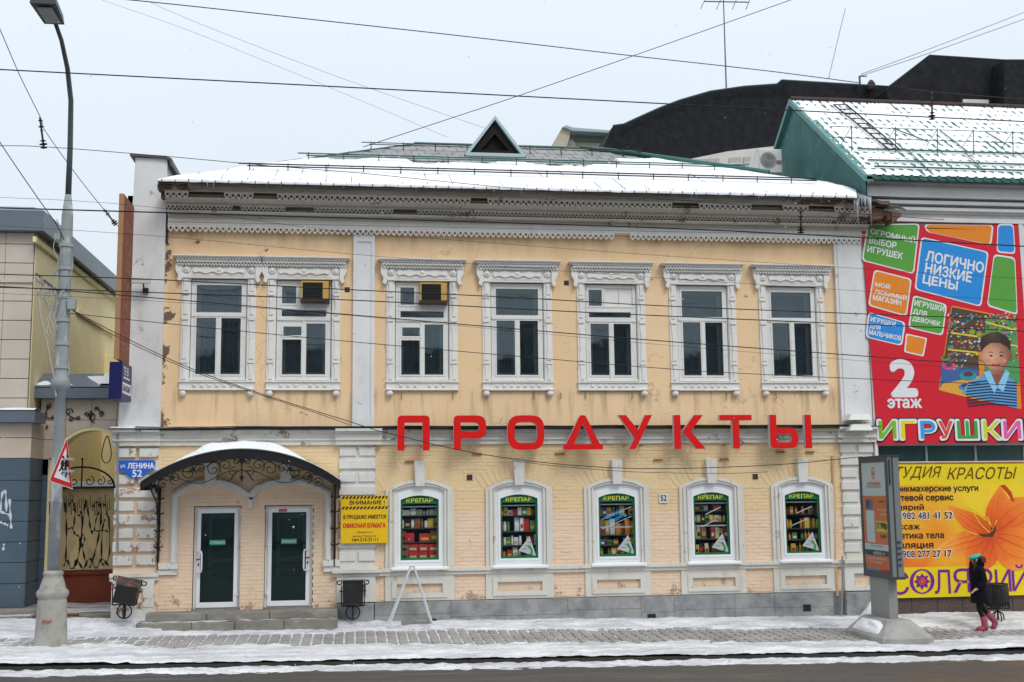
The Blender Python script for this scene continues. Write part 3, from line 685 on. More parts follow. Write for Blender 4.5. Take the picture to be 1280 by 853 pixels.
# ============================================================= UPPER WINDOWS
def up_window(kind, drop=(1, 1)):
    """local origin under the window centre; returns the window object (its outer frame)"""
    P0 = [(-.60, -.585)]
    if kind == 'A': panes = [(-.47, .47, 6.53, 7.12), (-.46, -.055, 5.21, 6.41), (.055, .46, 5.21, 6.41)]
    elif kind == 'B': panes = [(-.47, -.17, 6.74, 7.12), (-.03, .52, 6.78, 7.20), (-.47, .47, 6.46, 6.60), (-.43, -.05, 6.05, 6.24), (-.45, -.05, 5.21, 5.96), (.055, .46, 5.21, 6.31)]
    else: panes = [(-.50, -.20, 6.76, 7.12), (-.12, .50, 6.76, 7.16), (-.50, .45, 6.50, 6.62), (-.47, -.055, 5.21, 6.36), (.055, .44, 5.21, 6.36)]
    w = MB().holed(-.572, .572, 5.08, 7.235, panes, .03, .09, True).build('window', M['frame'], bld)
    # sash bars standing proud
    zt = 6.47 if kind == 'A' else (6.40 if kind == 'B' else 6.43)
    b = MB().box(-.56, .56, .005, .03, zt - .03, zt + .03).box(-.03, .03, .01, .03, 5.12, zt - .04).box(-.58, .58, -.01, .04, 5.075, 5.12)
    for p in panes:
        if p[1] - p[0] > .2 and not (kind == 'B' and p[0] == -.03):
            b.holed(p[0] - .035, p[1] + .035, p[2] - .035, p[3] + .035, [p], .018, .032)
    b.build('sash', M['frame'], w)
    for i, p in enumerate(panes):
        if kind == 'B' and i == 1: continue
        if kind == 'C' and i == 1:
            MB().box(p[0], (p[0] + p[1]) / 2 - .004, .05, .06, p[2], p[3]).box((p[0] + p[1]) / 2 + .004, p[1], .05, .06, p[2], p[3]).build('blank_board', M['wood'], w); continue
        tl_ = (.004, -.010, .007, -.004, .011, -.007)[i % 6] * (p[3] - p[2]); MB().add([(p[0] - .005, .055 + tl_, p[2] - .005), (p[1] + .005, .055 + tl_ * .6, p[2] - .005), (p[1] + .005, .055 - tl_, p[3] + .005), (p[0] - .005, .055 - tl_ * .8, p[3] + .005)], [(0, 1, 2), (0, 2, 3)]).build('pane', M['glass'], w)
    # inner casement and curtains, seen through the panes
    b = MB().holed(-.56, .56, 5.10, 7.23, [(-.40, .40, 6.58, 7.07), (-.39, -.07, 5.27, 6.36), (.07, .39, 5.27, 6.36)], .21, .25, True); b.build('inner_sash', M['frame'], w)
    MB().box(-.60, -.585, .0, .3, 5.06, 7.26).box(.585, .60, .0, .3, 5.06, 7.26).box(-.6, .6, .09, .3, 5.06, 5.10).build('reveal', M['wood'], w)
    MB().box(-.9, -.66, .36, .77, 5.0, 7.3).box(.66, .9, .36, .77, 5.0, 7.3).box(-.9, .9, .36, .77, 4.9, 5.0).box(-.9, .9, .36, .77, 7.3, 7.4).build('room_side', M['upper_room'], w)
    MB().box(-.66, .66, .75, .77, 5.0, 7.3).build('room_back', M['upper_room'], w)  # pale back panel, coloured as if the room were lit
    # casing boards with turned strips
    for s in (-1, 1):
        q = lambda a, c: (min(s * a, s * c), max(s * a, s * c))
        a, c = q(.60, .772); b = MB().box(a, c, -.035, .02, 5.05, 7.26)
        for z0, z1, hw in ((5.10, 5.42, .045), (5.44, 5.50, .062), (5.53, 6.32, .052), (6.36, 6.44, .066), (6.48, 6.86, .045), (6.90, 6.96, .066), (6.99, 7.22, .05)):
            xc = s * .69; n = 5
            if hw < .06:
                o = [(xc - hw, z0), (xc + hw, z0)] + [(xc + hw - .022 * sin(pi * t / 4), z0 + (z1 - z0) * t / 4) for t in range(1, 4)] + [(xc + hw, z1), (xc - hw, z1)] + [(xc - hw + .022 * sin(pi * t / 4), z0 + (z1 - z0) * t / 4) for t in range(3, 0, -1)]
                b.prism(o, -.062, -.035)
            else: b.box(xc - hw, xc + hw, -.072, -.035, z0, z1)
        b.build('side_casing', M['wood'], w)
        # end bracket of the head
        o = [(s * .80, 7.16), (s * .86, 7.20), (s * .84, 7.30), (s * .90, 7.42), (s * .90, 7.62), (s * .76, 7.62), (s * .76, 7.24)]
        MB().prism(o if s > 0 else o[::-1], -.12, -.03).build('head_bracket', M['wood'], w)
        MB().lathe([(.082, 0), (.082, .02), (.062, .03), (.055, .02), (.04, .045), (.001, .05)], (s * .675, -.075, 7.44), 14, 'y').build('rosette', M['wood'], w, True)
        if drop[0 if s < 0 else 1]:
            MB().lathe([(.03, .10), (.075, .09), (.075, .07), (.05, .055), (.062, .03), (.078, 0), (.062, -.04), (.03, -.065), (.002, -.07)], (s * .70, -.07, 4.80), 12).build('pendant', M['wood'], w, True)
    MB().box(-.80, .80, -.075, .02, 7.26, 7.62).box(-.62, .62, -.085, .02, 7.255, 7.285).build('head_board', M['wood'], w)
    b = MB(); n = 40                     # carved wave
    top, bot = [], []
    for i in range(n + 1):
        t = -1 + 2 * i / n; x = t * .55; a = abs(t)
        h = .058 + .022 * cos(a * pi * 4) * (1 - a * .3) ; 
        if a > .88: h *= sqrt(max(0, 1 - ((a - .88) / .12) ** 2))
        bot.append((x, 7.425 - h)); top.append((x, 7.425 + h * .9 - (.02 if a < .15 else 0)))
    b.prism(bot + top[::-1][1:-1], -.11, -.075); b.lathe([(.05, 0), (.045, .02), (.001, .035)], (0, -.10, 7.435), 12, 'y'); b.build('carved_scroll', M['wood'], w)
    b = MB()
    for k in range(27):                 # two rows of scalloped lace
        x = -.845 + k * .065
        for z0, dx, y in ((7.668, 0, -.185), (7.605, .0325, -.150)):
            xx = x + dx
            o = [(xx - .028, z0), (xx - .031, z0 - .045), (xx - .018, z0 - .080), (xx, z0 - .096), (xx + .018, z0 - .080), (xx + .031, z0 - .045), (xx + .028, z0)]
            i = [(xx - .013, z0 - .022), (xx - .018, z0 - .038), (xx - .013, z0 - .056), (xx, z0 - .064), (xx + .013, z0 - .056), (xx + .018, z0 - .038), (xx + .013, z0 - .022)]
            b.ring(o, i, y, y + .014)
    b.box(-.87, .87, -.160, -.150, 7.603, 7.618); b.build('lace_trim', M['wood'], w, kind='stuff')
    b = MB()
    for k in range(34): x = -.56 + k * .034; b.box(x, x + .018, -.092, -.08, 7.29, 7.325)
    b.build('dentil', M['wood'], w, kind='stuff')
    b = MB().hull([(-.88, -.16, 7.665), (.88, -.16, 7.665), (.88, .0, 7.665), (-.88, 0, 7.665)], [(-.96, -.235, 7.70), (.96, -.235, 7.70), (.96, .0, 7.70), (-.96, .0, 7.70)])
    b.box(-.965, .965, -.245, 0, 7.70, 7.722); b.build('head_cornice', M['wood'], w)
    b = MB().box(-.775, .775, -.05, .02, 4.865, 5.055).box(-.79, .79, -.085, .0, 5.035, 5.06).box(-.785, .785, -.075, .0, 4.865, 4.89); b.build('sill_board', M['wood'], w)
    st = random.Random(kind)
    for k in range(7):
        if kind == 'B' and k == 3: continue
        x = -.46 + k * .153; MB().hull([(x - .04, -.05, 4.935), (x + .04, -.05, 4.935), (x + .04, -.05, 4.99), (x - .04, -.05, 4.99)], [(x - .02, -.08, 4.95), (x + .02, -.08, 4.95), (x + .02, -.08, 4.975), (x - .02, -.08, 4.975)]).build('stud', M['wood'], w)
    return w
wA = up_window('A'); wB = up_window('B'); wC = up_window('C', (0, 1))
wins = {}
def curtains(w, which):
    if which == 0: return
    b = MB()
    rng = {1: [(-.44, .0)], 2: [(-.44, -.1), (.2, .44)], 3: [(-.44, .44)]}[which]
    for a, c in rng: b.grid(24, 2, lambda u, v: (a + (c - a) * u, .33 + .03 * sin(u * (c - a) * 60), 5.15 + 1.25 * v))
    b.build('curtain', M['curtain'], w)
for i, x in enumerate(UW):
    k = 'ABBACAA'[i] if False else ['A', 'B', 'B', 'A', 'C', 'A', 'A'][i]
    base = {'A': wA, 'B': wB, 'C': wC}[k]
    if not base.get('used'): w = base; w['used'] = 1
    else: w = copy_tree(base, bld)
    w.location = (x, 0, 0); wins[i] = w
for o in (wA, wB, wC): 
    for q in [q for q in S.objects if q.get('used')]: del q['used']
for i, wh in enumerate((3, 1, 2, 2, 0, 1, 2)): curtains(wins[i], wh)
for i in (2,):                        # one pendant lost
    for ch in wins[i].children:
        if ch.name.startswith('pendant') and sum(v.co.x for v in ch.data.vertices) > 0: bpy.data.objects.remove(ch)
# window air conditioners
C('ac_yellow', (.55, .34, .09), .5); C('ac_dark', (.016, .015, .013), .5); C('ac_brown', (.05, .028, .018), .5)
def ac(x, label):
    t = thing('air_conditioner', label, 'air conditioner', (x, 0, 0), 'window air conditioners')
    MB().holed(-.055, .53, 6.80, 7.20, [(-.025, .40, 6.805, 7.165)], -.20, .25, True).build('casing', M['ac_yellow'], t)
    b = MB().box(-.025, .40, -.19, .2, 6.80, 7.165)
    for k in range(11): b.box(-.02, .395, -.20, -.19, 6.805 + k * .033, 6.82 + k * .033)
    b.build('grille', M['ac_dark'], t)
    MB().box(-.07, .545, -.24, .2, 6.745, 6.80).build('drip_tray', M['ac_brown'], t)
    MB().box(.53, .545, -.21, .2, 6.79, 7.21).build('side_panel', M['ac_brown'], t)
ac(UW[1], 'brown and yellow air conditioner in the second upstairs window from the left'); ac(UW[2], 'brown and yellow air conditioner in the upstairs window just right of the white pilaster')
# small square vents and mounting hooks in the upper wall
for x in (-.20, 4.62 ):
    z = at(709, 354).z if x > 0 else 7.05
    MB().box(x - .055, x + .055, -.004, .02, z - .055, z + .055).build('vent_shade', M['rustdark'], bld)  # solid dark plate, coloured as the shade inside a square hole
for px, py in ((587, 597), (944, 596)):
    p = at(px, py); MB().box(p.x - .06, p.x + .06, -.012, .02, p.z - .06, p.z + .06).build('vent_shade', M['rustdark'], bld)  # shade of the hole painted as a dark plate on the wall
for i, x in enumerate((.98, 2.08, 3.85, 4.45, 5.0, 6.05, 7.05, 8.2, 9.35)):
    MB().tube([(x, .0, 4.82), (x, -.05, 4.78), (x, -.05, 4.70), (x, -.02, 4.69)], .010, 5).build('wall_hook', C('hook_brass', (.30, .20, .05)), bld)
for x in (1.15, 2.6, 4.4, 6.6, 8.1, 9.4, 10.1):
    z = 3.33 if x in (1.15, 6.6, 8.1) else 3.48
    MB().box(x - .10, x + .10, -.05, .01, z, z + .03).build('mounting_bracket', M['rust'], bld)
# ============================================================= SHOP WINDOWS
C('shop_green', (.012, .16, .055), .35); C('print_yellow', (.80, .72, .06), .5); C('paper_white', (.46, .48, .48), .6)
C('sticker_green', (.03, .25, .12)); C('shelf_metal', (.33, .33, .34), .4); C('sky_print', (.05, .40, .75))
def shop_window():
    w = MB().ring(arch(0, .52, 1.15, 2.74, 2.835), arch(0, .425, 1.245, 2.56, 2.65), .0, .09).build('window', M['pvc'], bld)
    MB().ring(arch(0, .455, 1.215, 2.64, 2.73), arch(0, .405, 1.265, 2.53, 2.62), -.018, .0).build('casement', M['pvc'], w)
    MB().add([(-.60, -.17, 1.10), (.60, -.17, 1.10), (.60, .02, 1.15), (-.60, .02, 1.15), (-.60, -.17, 1.065), (.60, -.17, 1.065), (.60, .02, 1.065), (-.60, .02, 1.065)],
             [(0, 1, 2, 3), (4, 5, 1, 0), (5, 6, 2, 1), (7, 4, 0, 3), (4, 7, 6, 5)]).build('sill', M['pvc'], w)
    a, b_ = arch(0, .725, 1.10, 2.755, 2.965), arch(0, .52, 1.10, 2.735, 2.83)
    MB().ring(a, b_, -.05, .02, False).build('surround', M['surround'], w)
    MB().ring(arch(0, .645, 1.10, 2.735, 2.925), arch(0, .585, 1.10, 2.735, 2.885), -.085, -.05, False).build('moulding', M['surround'], w)
    MB().ring(arch(0, .56, 1.10, 2.735, 2.865), arch(0, .52, 1.10, 2.735, 2.835), -.07, -.05, False).build('moulding', M['surround'], w)
    MB().hull([(-.095, -.14, 2.82), (.095, -.14, 2.82), (.12, -.15, 3.34), (-.12, -.15, 3.34)], [(-.095, .02, 2.82), (.095, .02, 2.82), (.12, .02, 3.34), (-.12, .02, 3.34)]).build('keystone', M['quoin2'], w)
    MB().ring(arch(0, .425, 1.245, 2.56, 2.65), arch(0, .365, 1.31, 2.44, 2.445), .035, .045).build('green_border', M['shop_green'], w)
    text('КРЕПАР', w, M['print_yellow'], 0, .030, 2.475, w=.56, h=.085, bold=.015, align='C')
    MB().add([(x, .05, z) for x, z in arch(0, .425, 1.245, 2.56, 2.65)], [tuple(range(15))]).build('pane', M['shopglass'], w)
    return w
sw = shop_window(); SW = []
for i, x in enumerate(LW):
    w = sw if i == 0 else copy_tree(sw, bld); w.location = (x, 0, 0); SW.append(w)
# things printed on or stuck to the panes
for i in (1, 2, 3, 4):
    dx = .17 if i in (1, 4) else .19
    MB().prism([(dx - .19, 1.42), (dx + .20, 1.30), (dx + .06, 1.72)], .040, .044).build('sticker', M['paper_white'], SW[i])
    MB().prism([(dx + .01, 1.50), (dx + .03, 1.49), (dx + .09, 1.42), (dx + .05, 1.33), (dx + .11, 1.33), (dx + .13, 1.42), (dx + .06, 1.54)], .034, .038).build('sticker_mark', M['sticker_green'], SW[i])
    b = MB()
    for k in range(3): b.box(dx - .10 + k * .06, dx + .0 + k * .07, .036, .039, 1.45 + k * .07, 1.458 + k * .07)
    b.build('sticker_line', M['cable'], SW[i])
rotm = lambda a: Matrix.Rotation(-a, 4, 'Y')
a_ = radians(27)
for dz in (0, .26): 
    b = MB(); b.box(-.36, .36, 0, .003, 0, .012); o = b.build('printed_line', M['paper_white'], SW[2]); o.matrix_local = Matrix.Translation((0, .030, 2.06 - .08 + dz * .8)) @ rotm(radians(22))
text('МОЛОЧНЫЕ', SW[2], M['sky_print'], -.23, .028, 2.06, w=.42, h=.075, bold=.02, rot=radians(22))
text('ПРОДУКТЫ', SW[2], M['sky_print'], -.16, .028, 1.96, w=.42, h=.075, bold=.02, rot=radians(22))
for i, sg in ((3, ((-.12, 2.13), (-.22, 1.86))), (4, ((-.12, 2.13), (-.24, 1.86)))):
    for (x, z) in sg:
        o = MB().box(0, .38, 0, .003, 0, .018).build('printed_line', M['paper_white'], SW[i]); o.matrix_local = Matrix.Translation((x, .030, z)) @ rotm(radians(24 if i == 3 else 22))
# display racks and goods
GCOL = dict(red=(.55, .04, .035), yellow=(.70, .48, .08), green=(.10, .28, .08), blue=(.06, .13, .38), white=(.80, .80, .78), orange=(.80, .27, .05), brown=(.28, .14, .07), black=(.02, .02, .02), pink=(.7, .25, .35), silver=(.45, .47, .5), cream=(.62, .52, .30), purple=(.22, .06, .30))
for k_, c in GCOL.items(): C('pack_' + k_, c, .45)
gm = {}
def pack_mesh(kind, col):
    if (kind, col) in gm: return gm[kind, col]
    b = MB()
    if kind == 'box': b.cham(-.5, .5, -.5, .5, 0, 1, .03)
    elif kind == 'jar': b.lathe([(.38, 0), (.48, .04), (.48, .68), (.36, .78), (.36, .80), (.40, .81), (.40, .98), (.36, 1)], n=12)
    elif kind == 'bottle': b.lathe([(.36, 0), (.42, .03), (.42, .55), (.30, .68), (.14, .78), (.14, .93), (.17, .94), (.17, 1)], n=10)
    elif kind == 'bag': b.add([(-.5, -.35, .0), (.5, -.35, 0), (.5, .35, 0), (-.5, .35, 0), (-.48, -.5, .4), (.48, -.5, .4), (.48, .5, .4), (-.48, .5, .4), (-.5, -.04, 1), (.5, -.04, 1), (.5, .04, 1), (-.5, .04, 1)],
                              [(0, 3, 2, 1), (0, 1, 5, 4), (1, 2, 6, 5), (2, 3, 7, 6), (3, 0, 4, 7), (4, 5, 9, 8), (5, 6, 10, 9), (6, 7, 11, 10), (7, 4, 8, 11), (8, 9, 10, 11)])
    gm[kind, col] = b.mesh('goods_' + kind, M['pack_' + col], kind in ('jar', 'bottle')); return gm[kind, col]
lblm = MB().box(-.36, .36, -.53, -.505, .30, .72)
lab_mesh = {}
WN = ['leftmost shop window', 'second shop window from the left', 'middle shop window', 'fourth shop window from the left', 'rightmost shop window']
SN = ['bottom shelf', 'second-lowest shelf', 'upper-middle shelf', 'top shelf']
ORD = [['red', 'white', 'brown', 'yellow', 'black', 'blue'], ['yellow', 'green', 'white', 'red', 'silver', 'orange'], ['blue', 'yellow', 'brown', 'green', 'orange', 'white'], ['brown', 'cream', 'green', 'red', 'black', 'yellow'], ['red', 'orange', 'yellow', 'green', 'white', 'brown']]
KINDN = {'box': 'cardboard packet', 'jar': 'lidded jar', 'bottle': 'bottle', 'bag': 'soft bag'}
rg = random.Random(21)
gcount = {}
ORDN = ['first', 'second', 'third', 'fourth', 'fifth', 'sixth', 'seventh', 'eighth', 'ninth', 'tenth', 'eleventh', 'twelfth']
def goods(wi, si, kind, col, x, y, z, sx, sy, sz, sticker=None, tier=''):
    o = bpy.data.objects.new({'box': 'packet', 'jar': 'jar', 'bottle': 'bottle', 'bag': 'food_bag'}[kind], pack_mesh(kind, col)); COL.objects.link(o)
    o.location = (x, y, z); o.scale = (sx, sy, sz); o.rotation_euler = (0, 0, rg.uniform(-.12, .12))
    k_ = gcount[wi, si, tier] = gcount.get((wi, si, tier), 0) + 1
    tag(o, '%s %s, %s%s from left on %s, %s' % (col, KINDN[kind], tier, ORDN[k_ - 1], SN[si], WN[wi]), kind if kind != 'box' else 'packet', 'goods on the shelves behind the ' + WN[wi])
    if kind in ('box', 'bag') and sticker:
        key = sticker
        if key not in lab_mesh: lab_mesh[key] = MB().box(-.34, .34, -.56, -.51, .22, .52).mesh('pack_label', M['pack_' + sticker])
        q = place(lab_mesh[key], 'label', o)
for wi, xc in enumerate(LW):
    r = thing('display_rack', 'dark display rack of four shelves behind the ' + WN[wi], 'rack', (xc, 0, 0), 'display racks behind the shop windows')
    zz = [[1.27, 1.63, 1.93, 2.20], [1.27, 1.53, 1.83, 2.17], [1.27, 1.50, 1.72, 2.14], [1.27, 1.60, 1.97, 2.22], [1.27, 1.55, 1.80, 2.12]][wi]
    MB().box(-.50, .50, .62, .64, 1.1, 2.9).build('back_panel', M['room'], r)
    for z in zz: MB().box(-.48, .48, .18, .60, z - .022, z).build('shelf', M['shelf_metal'] if z == zz[0] else C('dark_shelf', (.05, .05, .055)), r)
    for s in (-1, 1): MB().box(s * .49 - .012, s * .49 + .012, .16, .62, 1.1, 2.8).build('upright', M['room'], r)
    MB().box(-.46, .46, .10, .12, 2.37, 2.395).build('lamp_rail', M['paper_white'], r)
    if wi in (2, 3): MB().box(-.46, .46, .10, .13, 1.875, 1.905).build('shelf_front', M['paper_white'], r)
    for si, z in enumerate(zz):
        x = -.44; order = ORD[wi]
        while x < .42:
            kind = rg.choice(['box', 'box', 'bag', 'jar'] if wi != 4 else ['jar', 'bottle', 'box', 'jar'])
            sx = rg.uniform(.075, .13) if kind in ('box', 'bag') else rg.uniform(.065, .085); gap_ = (zz + [2.38])[si + 1] - z; sz = gap_ * rg.uniform(.55, .86)
            if kind in ('jar',): sz = gap_ * rg.uniform(.5, .7)
            if wi == 0 and si == 0:
                kind, sx, sz, col = 'box', .205, .155, 'red'
                for lv in (0, 1):
                    goods(0, 0, 'box', 'red' if x > -.30 else 'brown', xc + x + sx / 2, .26, z + lv * .16, sx, .12, sz, 'cream' if (x > -.3) else 'black', ('lower row ', 'upper row ')[lv])
                x += sx + .008; continue
            if wi == 0 and si == 1: kind, sx, sz = 'box', rg.uniform(.16, .24), rg.uniform(.18, .25)
            col = rg.choice(order[:4] if si % 2 else order[1:])
            if wi == 0 and si == 3: col = 'white'
            if rg.random() < (.12 if wi in (3, 4) else .05): x += .09; continue
            goods(wi, si, kind, col, xc + x + sx / 2, .24 + rg.uniform(0, .08), z, sx, sx if kind in ('jar', 'bottle') else .09, sz, rg.choice(['white', 'yellow', 'black', 'red', None]))
            x += sx + rg.uniform(.002, .016)
# plate 52
def plate(name, label, cat, x0, x1, z0, z1, mt, y=-.03, th=.02, kind='box'):
    return tag(MB().cham(x0, x1, y, y + th, z0, z1, .004).build(name, mt), label, cat)
C('plate_white', (.70, .71, .66), .5); C('print_black', (.015, .014, .013)); C('sign_blue', (.02, .12, .55), .4)
p = at(829, 623); pl = plate('number_plate', 'small white number plate reading 52 between the middle and fourth shop windows', 'sign', p.x - .10, p.x + .10, p.z - .10, p.z + .10, M['plate_white'])
text('52', pl, M['print_black'], p.x, -.034, p.z - .055, w=.13, h=.12, bold=.03, align='C')
# ============================================================= ENTRANCE
C('door_green', (.02, .28, .17), .5); C('print_white', (.80, .81, .82), .5); C('sticker_red', (.5, .03, .03)); C('door_dark', (.05, .09, .09)); C('vest', (.16, .24, .235)); C('vest_light', (.45, .52, .52))
for i, (a, c) in enumerate(DOORS):
    m = (a + c) / 2
    d = MB().holed(a, c, .345, 2.43, [(a + .085, c - .085, .40, 2.36)], .14, .22, True).build('door', M['pvc'], bld)
    MB().holed(a + .06, c - .06, .37, 2.385, [(a + .135, c - .135, .475, 2.30)], .10, .14, True).build('door_leaf', M['pvc'], d)
    MB().box(a + .13, c - .13, .125, .13, .47, 2.31).build('pane', M['doorglass'], d)
    s = 1 if i == 0 else -1; hx = a + .10 if i == 0 else c - .10; hx2 = hx + s * .075
    MB().tube([(hx, .10, 1.10), (hx, .02, 1.10), (hx2 - s * .01, .0, 1.10), (hx2, .0, 1.16), (hx2, .0, 1.46), (hx2 - s * .01, .0, 1.52), (hx, .02, 1.52), (hx, .10, 1.52)], .017, 8).build('handle', M['pvc'], d, True)
    MB().box(hx - .045, hx + .045, .085, .10, 1.34, 1.37).build('red_tape', M['sticker_red'], d)
    MB().box(hx - .012, hx + .012, .085, .10, 1.22, 1.28).build('lock', M['cable'], d)
    for z in (.62, 1.62, 2.12):
        hxx = c - .06 if i == 0 else a + .06; MB().box(hxx - .035, hxx + .035, .08, .10, z, z + .03).tube([(hxx, .085, z - .04), (hxx, .085, z + .08)], .013, 6).build('hinge', M['pvc'], d)
    MB().box(m - .165, m + .165, .112, .118, 1.64, 1.75).build('open_sign', M['door_green'], d)
    text('ОТКРЫТО', d, M['print_white'], m, .108, 1.665, w=.29, h=.055, bold=.02, align='C')
    if i == 1: MB().box(m - .22, m - .05, .088, .094, 2.31, 2.37).build('red_label', C('label_red', (.55, .12, .14)), d)
    MB().box(a + .1, c - .1, .40, .42, .3, .95).build('vestibule_panel', M['door_dark'], d)
    MB().box(a - .4, c + .4, 1.6, 1.65, .2, 2.6).build('vestibule_wall', M['vest'], d); MB().holed(m - .34, m + .30, .3, 2.25, [(m - .26, m + .22, .45, 1.2), (m - .26, m + .22, 1.3, 2.15)], 1.4, 1.45, True).build('inner_door', M['vest_light'], d); MB().box(a, c, .25, 1.6, .20, .24).build('vestibule_floor', M['vest_light'], d)
    MB().box(a - .02, a + .01, .25, 1.6, .2, 2.6).box(c - .01, c + .02, .25, 1.6, .2, 2.6).build('vestibule_side', M['vest'], d)
    MB().box(m - .35, m + .35, .95, 1.0, 1.1, 1.13).box(m - .35, m + .35, .95, 1.0, 1.6, 1.63).build('vestibule_shelf', C('dim_green', (.10, .17, .16)), d)
# portal moulding: two arches meeting in a point
def seg(xc, hw, zs, za, n, x_from, x_to):
    rise = za - zs; R = (hw * hw + rise * rise) / (2 * rise); pts = []
    for i in range(n + 1):
        x = x_from + (x_to - x_from) * i / n; pts.append((x, za - R + sqrt(max(0, R * R - (x - xc) ** 2))))
    return pts
outer = [(-3.755, 1.30), (-3.755, 2.72)] + seg(-2.98, .775, 2.72, 3.02, 8, -3.755, -2.21)[1:] + seg(-1.40, .90, 2.72, 3.02, 9, -2.21, -.50)[1:] + [(-.50, 1.30)]
inner = [(-3.63, 1.30), (-3.63, 2.635)] + seg(-2.98, .70, 2.635, 2.88, 8, -3.63, -2.17)[1:] + seg(-1.40, .80, 2.635, 2.88, 9, -2.17, -.63)[1:] + [(-.63, 1.30)]
outer[9] = (outer[9][0], 2.72)
MB().ring(outer, inner, -.07, .02, False).build('portal_arch', M['quoin2'], bld)
outer2 = [(x + (.03 if x < -2.2 else -.03), z - .03) for x, z in outer]; inner2 = [(x + (-.03 if x < -2.2 else .03), z + .03) for x, z in inner]
MB().ring(outer2, inner2, -.10, -.07, False).build('portal_arch', M['quoin2'], bld)
MB().prism([(-2.235, 2.62), (-2.105, 2.62), (-2.12, 2.40), (-2.22, 2.40)][::-1], -.10, .02).build('portal_point', M['quoin2'], bld)
for a, c in ((-4.02, -3.60), (-.66, -.30)):
    MB().box(a, c, -.10, .02, 1.18, 1.30).box(a + .02, c - .02, -.06, .02, 1.06, 1.18).build('impost', M['quoin2'], bld)
for xc in (-2.98, -1.44):
    MB().hull([(xc - .10, -.15, 2.86), (xc + .10, -.15, 2.86), (xc + .135, -.16, 3.34), (xc - .135, -.16, 3.34)], [(xc - .10, .02, 2.86), (xc + .10, .02, 2.86), (xc + .135, .02, 3.34), (xc - .135, .02, 3.34)]).build('keystone', M['quoin2'], bld)
# steps: long worn stone slabs
st = thing('door_steps', 'two worn grey stone steps in front of the double shop entrance', 'steps', (-2.3, -.5, 0))
rs = random.Random(4)
def slabs(xa, xb, ya, yb, za, zb, n):
    x = xa
    for i in range(n):
        x2 = xa + (xb - xa) * (i + 1) / n + (rs.uniform(-.15, .15) if i < n - 1 else 0)
        o = MB().cham(x - (-2.3) + .004, x2 + 2.3 - .004, ya + .5 + rs.uniform(-.01, .01), yb + .5, za, zb + rs.uniform(-.006, .006), .02).build('step_slab', M['step'], st); x = x2
slabs(-4.15, -.34, -.46, .02, .155, .325, 3); slabs(-4.28, -.33, -.76, -.20, -.30, .165, 4)
MB().box(-1.85, 1.96, .52, .62, .30, .345).build('threshold', M['step'], st)
# canopy of wrought iron
cn = thing('entrance_canopy', 'black wrought iron arched canopy with scrollwork over the double shop entrance', 'canopy', (-2.24, 0, 0))
HW = 1.93; YF = -1.30
def carc(zs, za, n=28, hw=HW):
    rise = za - zs; R = (hw * hw + rise * rise) / (2 * rise); a = math.asin(hw / R)
    return [(R * sin(-a + 2 * a * i / n), za - R + R * cos(-a + 2 * a * i / n)) for i in range(n + 1)]
zL = at(180, 603, YF).z; zA = at(302, 562, YF).z
top, bot = carc(zL, zA), carc(zL - .15, zA - .19)
b = MB().ring(top, bot, YF - .012, YF + .012, False); b.build('front_valance', M['iron'], cn)
b = MB(); t2 = carc(zL + .0, zA + .0)
for i in range(28):
    (xa, za_), (xb, zb_) = t2[i], t2[i + 1]
    b.add([(xa, YF - .03, za_ + .005), (xb, YF - .03, zb_ + .005), (xb, 0, zb_ - .02), (xa, 0, za_ - .02), (xa, YF - .03, za_ + .022), (xb, YF - .03, zb_ + .022), (xb, 0, zb_ - .003), (xa, 0, za_ - .003)], [(0, 3, 2, 1), (4, 5, 6, 7), (0, 1, 5, 4), (2, 3, 7, 6)])
b.build('roof_sheet', C('canopy_sheet', (.20, .20, .18), .7), cn)
b = MB()
for y in (YF + .03, -.65, -.03): b.tube([(x, y, z - .03) for x, z in t2], .02, 5)
for i in (0, 5, 9, 14, 19, 23, 28): b.tube([(t2[i][0], YF, t2[i][1] - .03), (t2[i][0], 0, t2[i][1] - .05)], .014, 5)
for s, i in ((-1, 0), (1, 28)): b.box(t2[i][0] - .012, t2[i][0] + .012, YF, 0, t2[i][1] - .16, t2[i][1])
b.build('frame', M['iron'], cn)
b = MB()                                     # scroll work hanging behind the valance
def scr(x, z, r, a0, tn, y=YF + .04, th=.009): b.tube(spiral((x, z), r * .12, r, a0, tn, 18, 'xz', y), th, 4)
zc = zA - .34
for s in (-1, 1):
    for (x, dz, r, a0, tn) in ((.16, -.10, .10, 0, 1.3), (.32, .03, .14, 1.5, -1.4), (.55, -.03, .16, .5, 1.4), (.80, .0, .12, 2.2, -1.5), (1.02, -.06, .15, 0, 1.3), (1.28, -.12, .13, 1, -1.4), (1.52, -.20, .11, 0, 1.4), (.10, .10, .09, 2, 1.2)):
        z = zc + dz - .06 * x * x
        b.tube(spiral((s * x, z), r * .12, r, a0 if s > 0 else pi - a0, tn * s, 18, 'xz', YF + .04), .009, 4)
    b.tube([(s * (.05 + 1.7 * t), YF + .04, zc + .02 + .16 * sin(t * 9) * (1 - t) - .30 * t * t + .05) for t in [i / 24 for i in range(25)]], .009, 4)
    b.tube([(s * (.05 + 1.45 * t), YF + .04, zc - .17 + .10 * sin(t * 7 + 1) - .10 * t) for t in [i / 20 for i in range(21)]], .008, 4)
    b.tube([(0, YF + .04, zc - .05), (s * .12, YF + .04, zc - .12), (s * .20, YF + .04, zc - .24), (s * .26, YF + .04, zc - .30)], [.012, .012, .016, .006], 5)
for x, z, r in ((0, zc - .22, .05), (0, zc + .12, .07), (-.95, zc - .05, .05), (.95, zc - .05, .05), (-1.35, zc - .2, .05), (1.35, zc - .2, .05)):
    b.prism([(x - r, z), (x, z - r * 1.3), (x + r, z), (x, z + r * 1.3)], YF + .02, YF + .06)
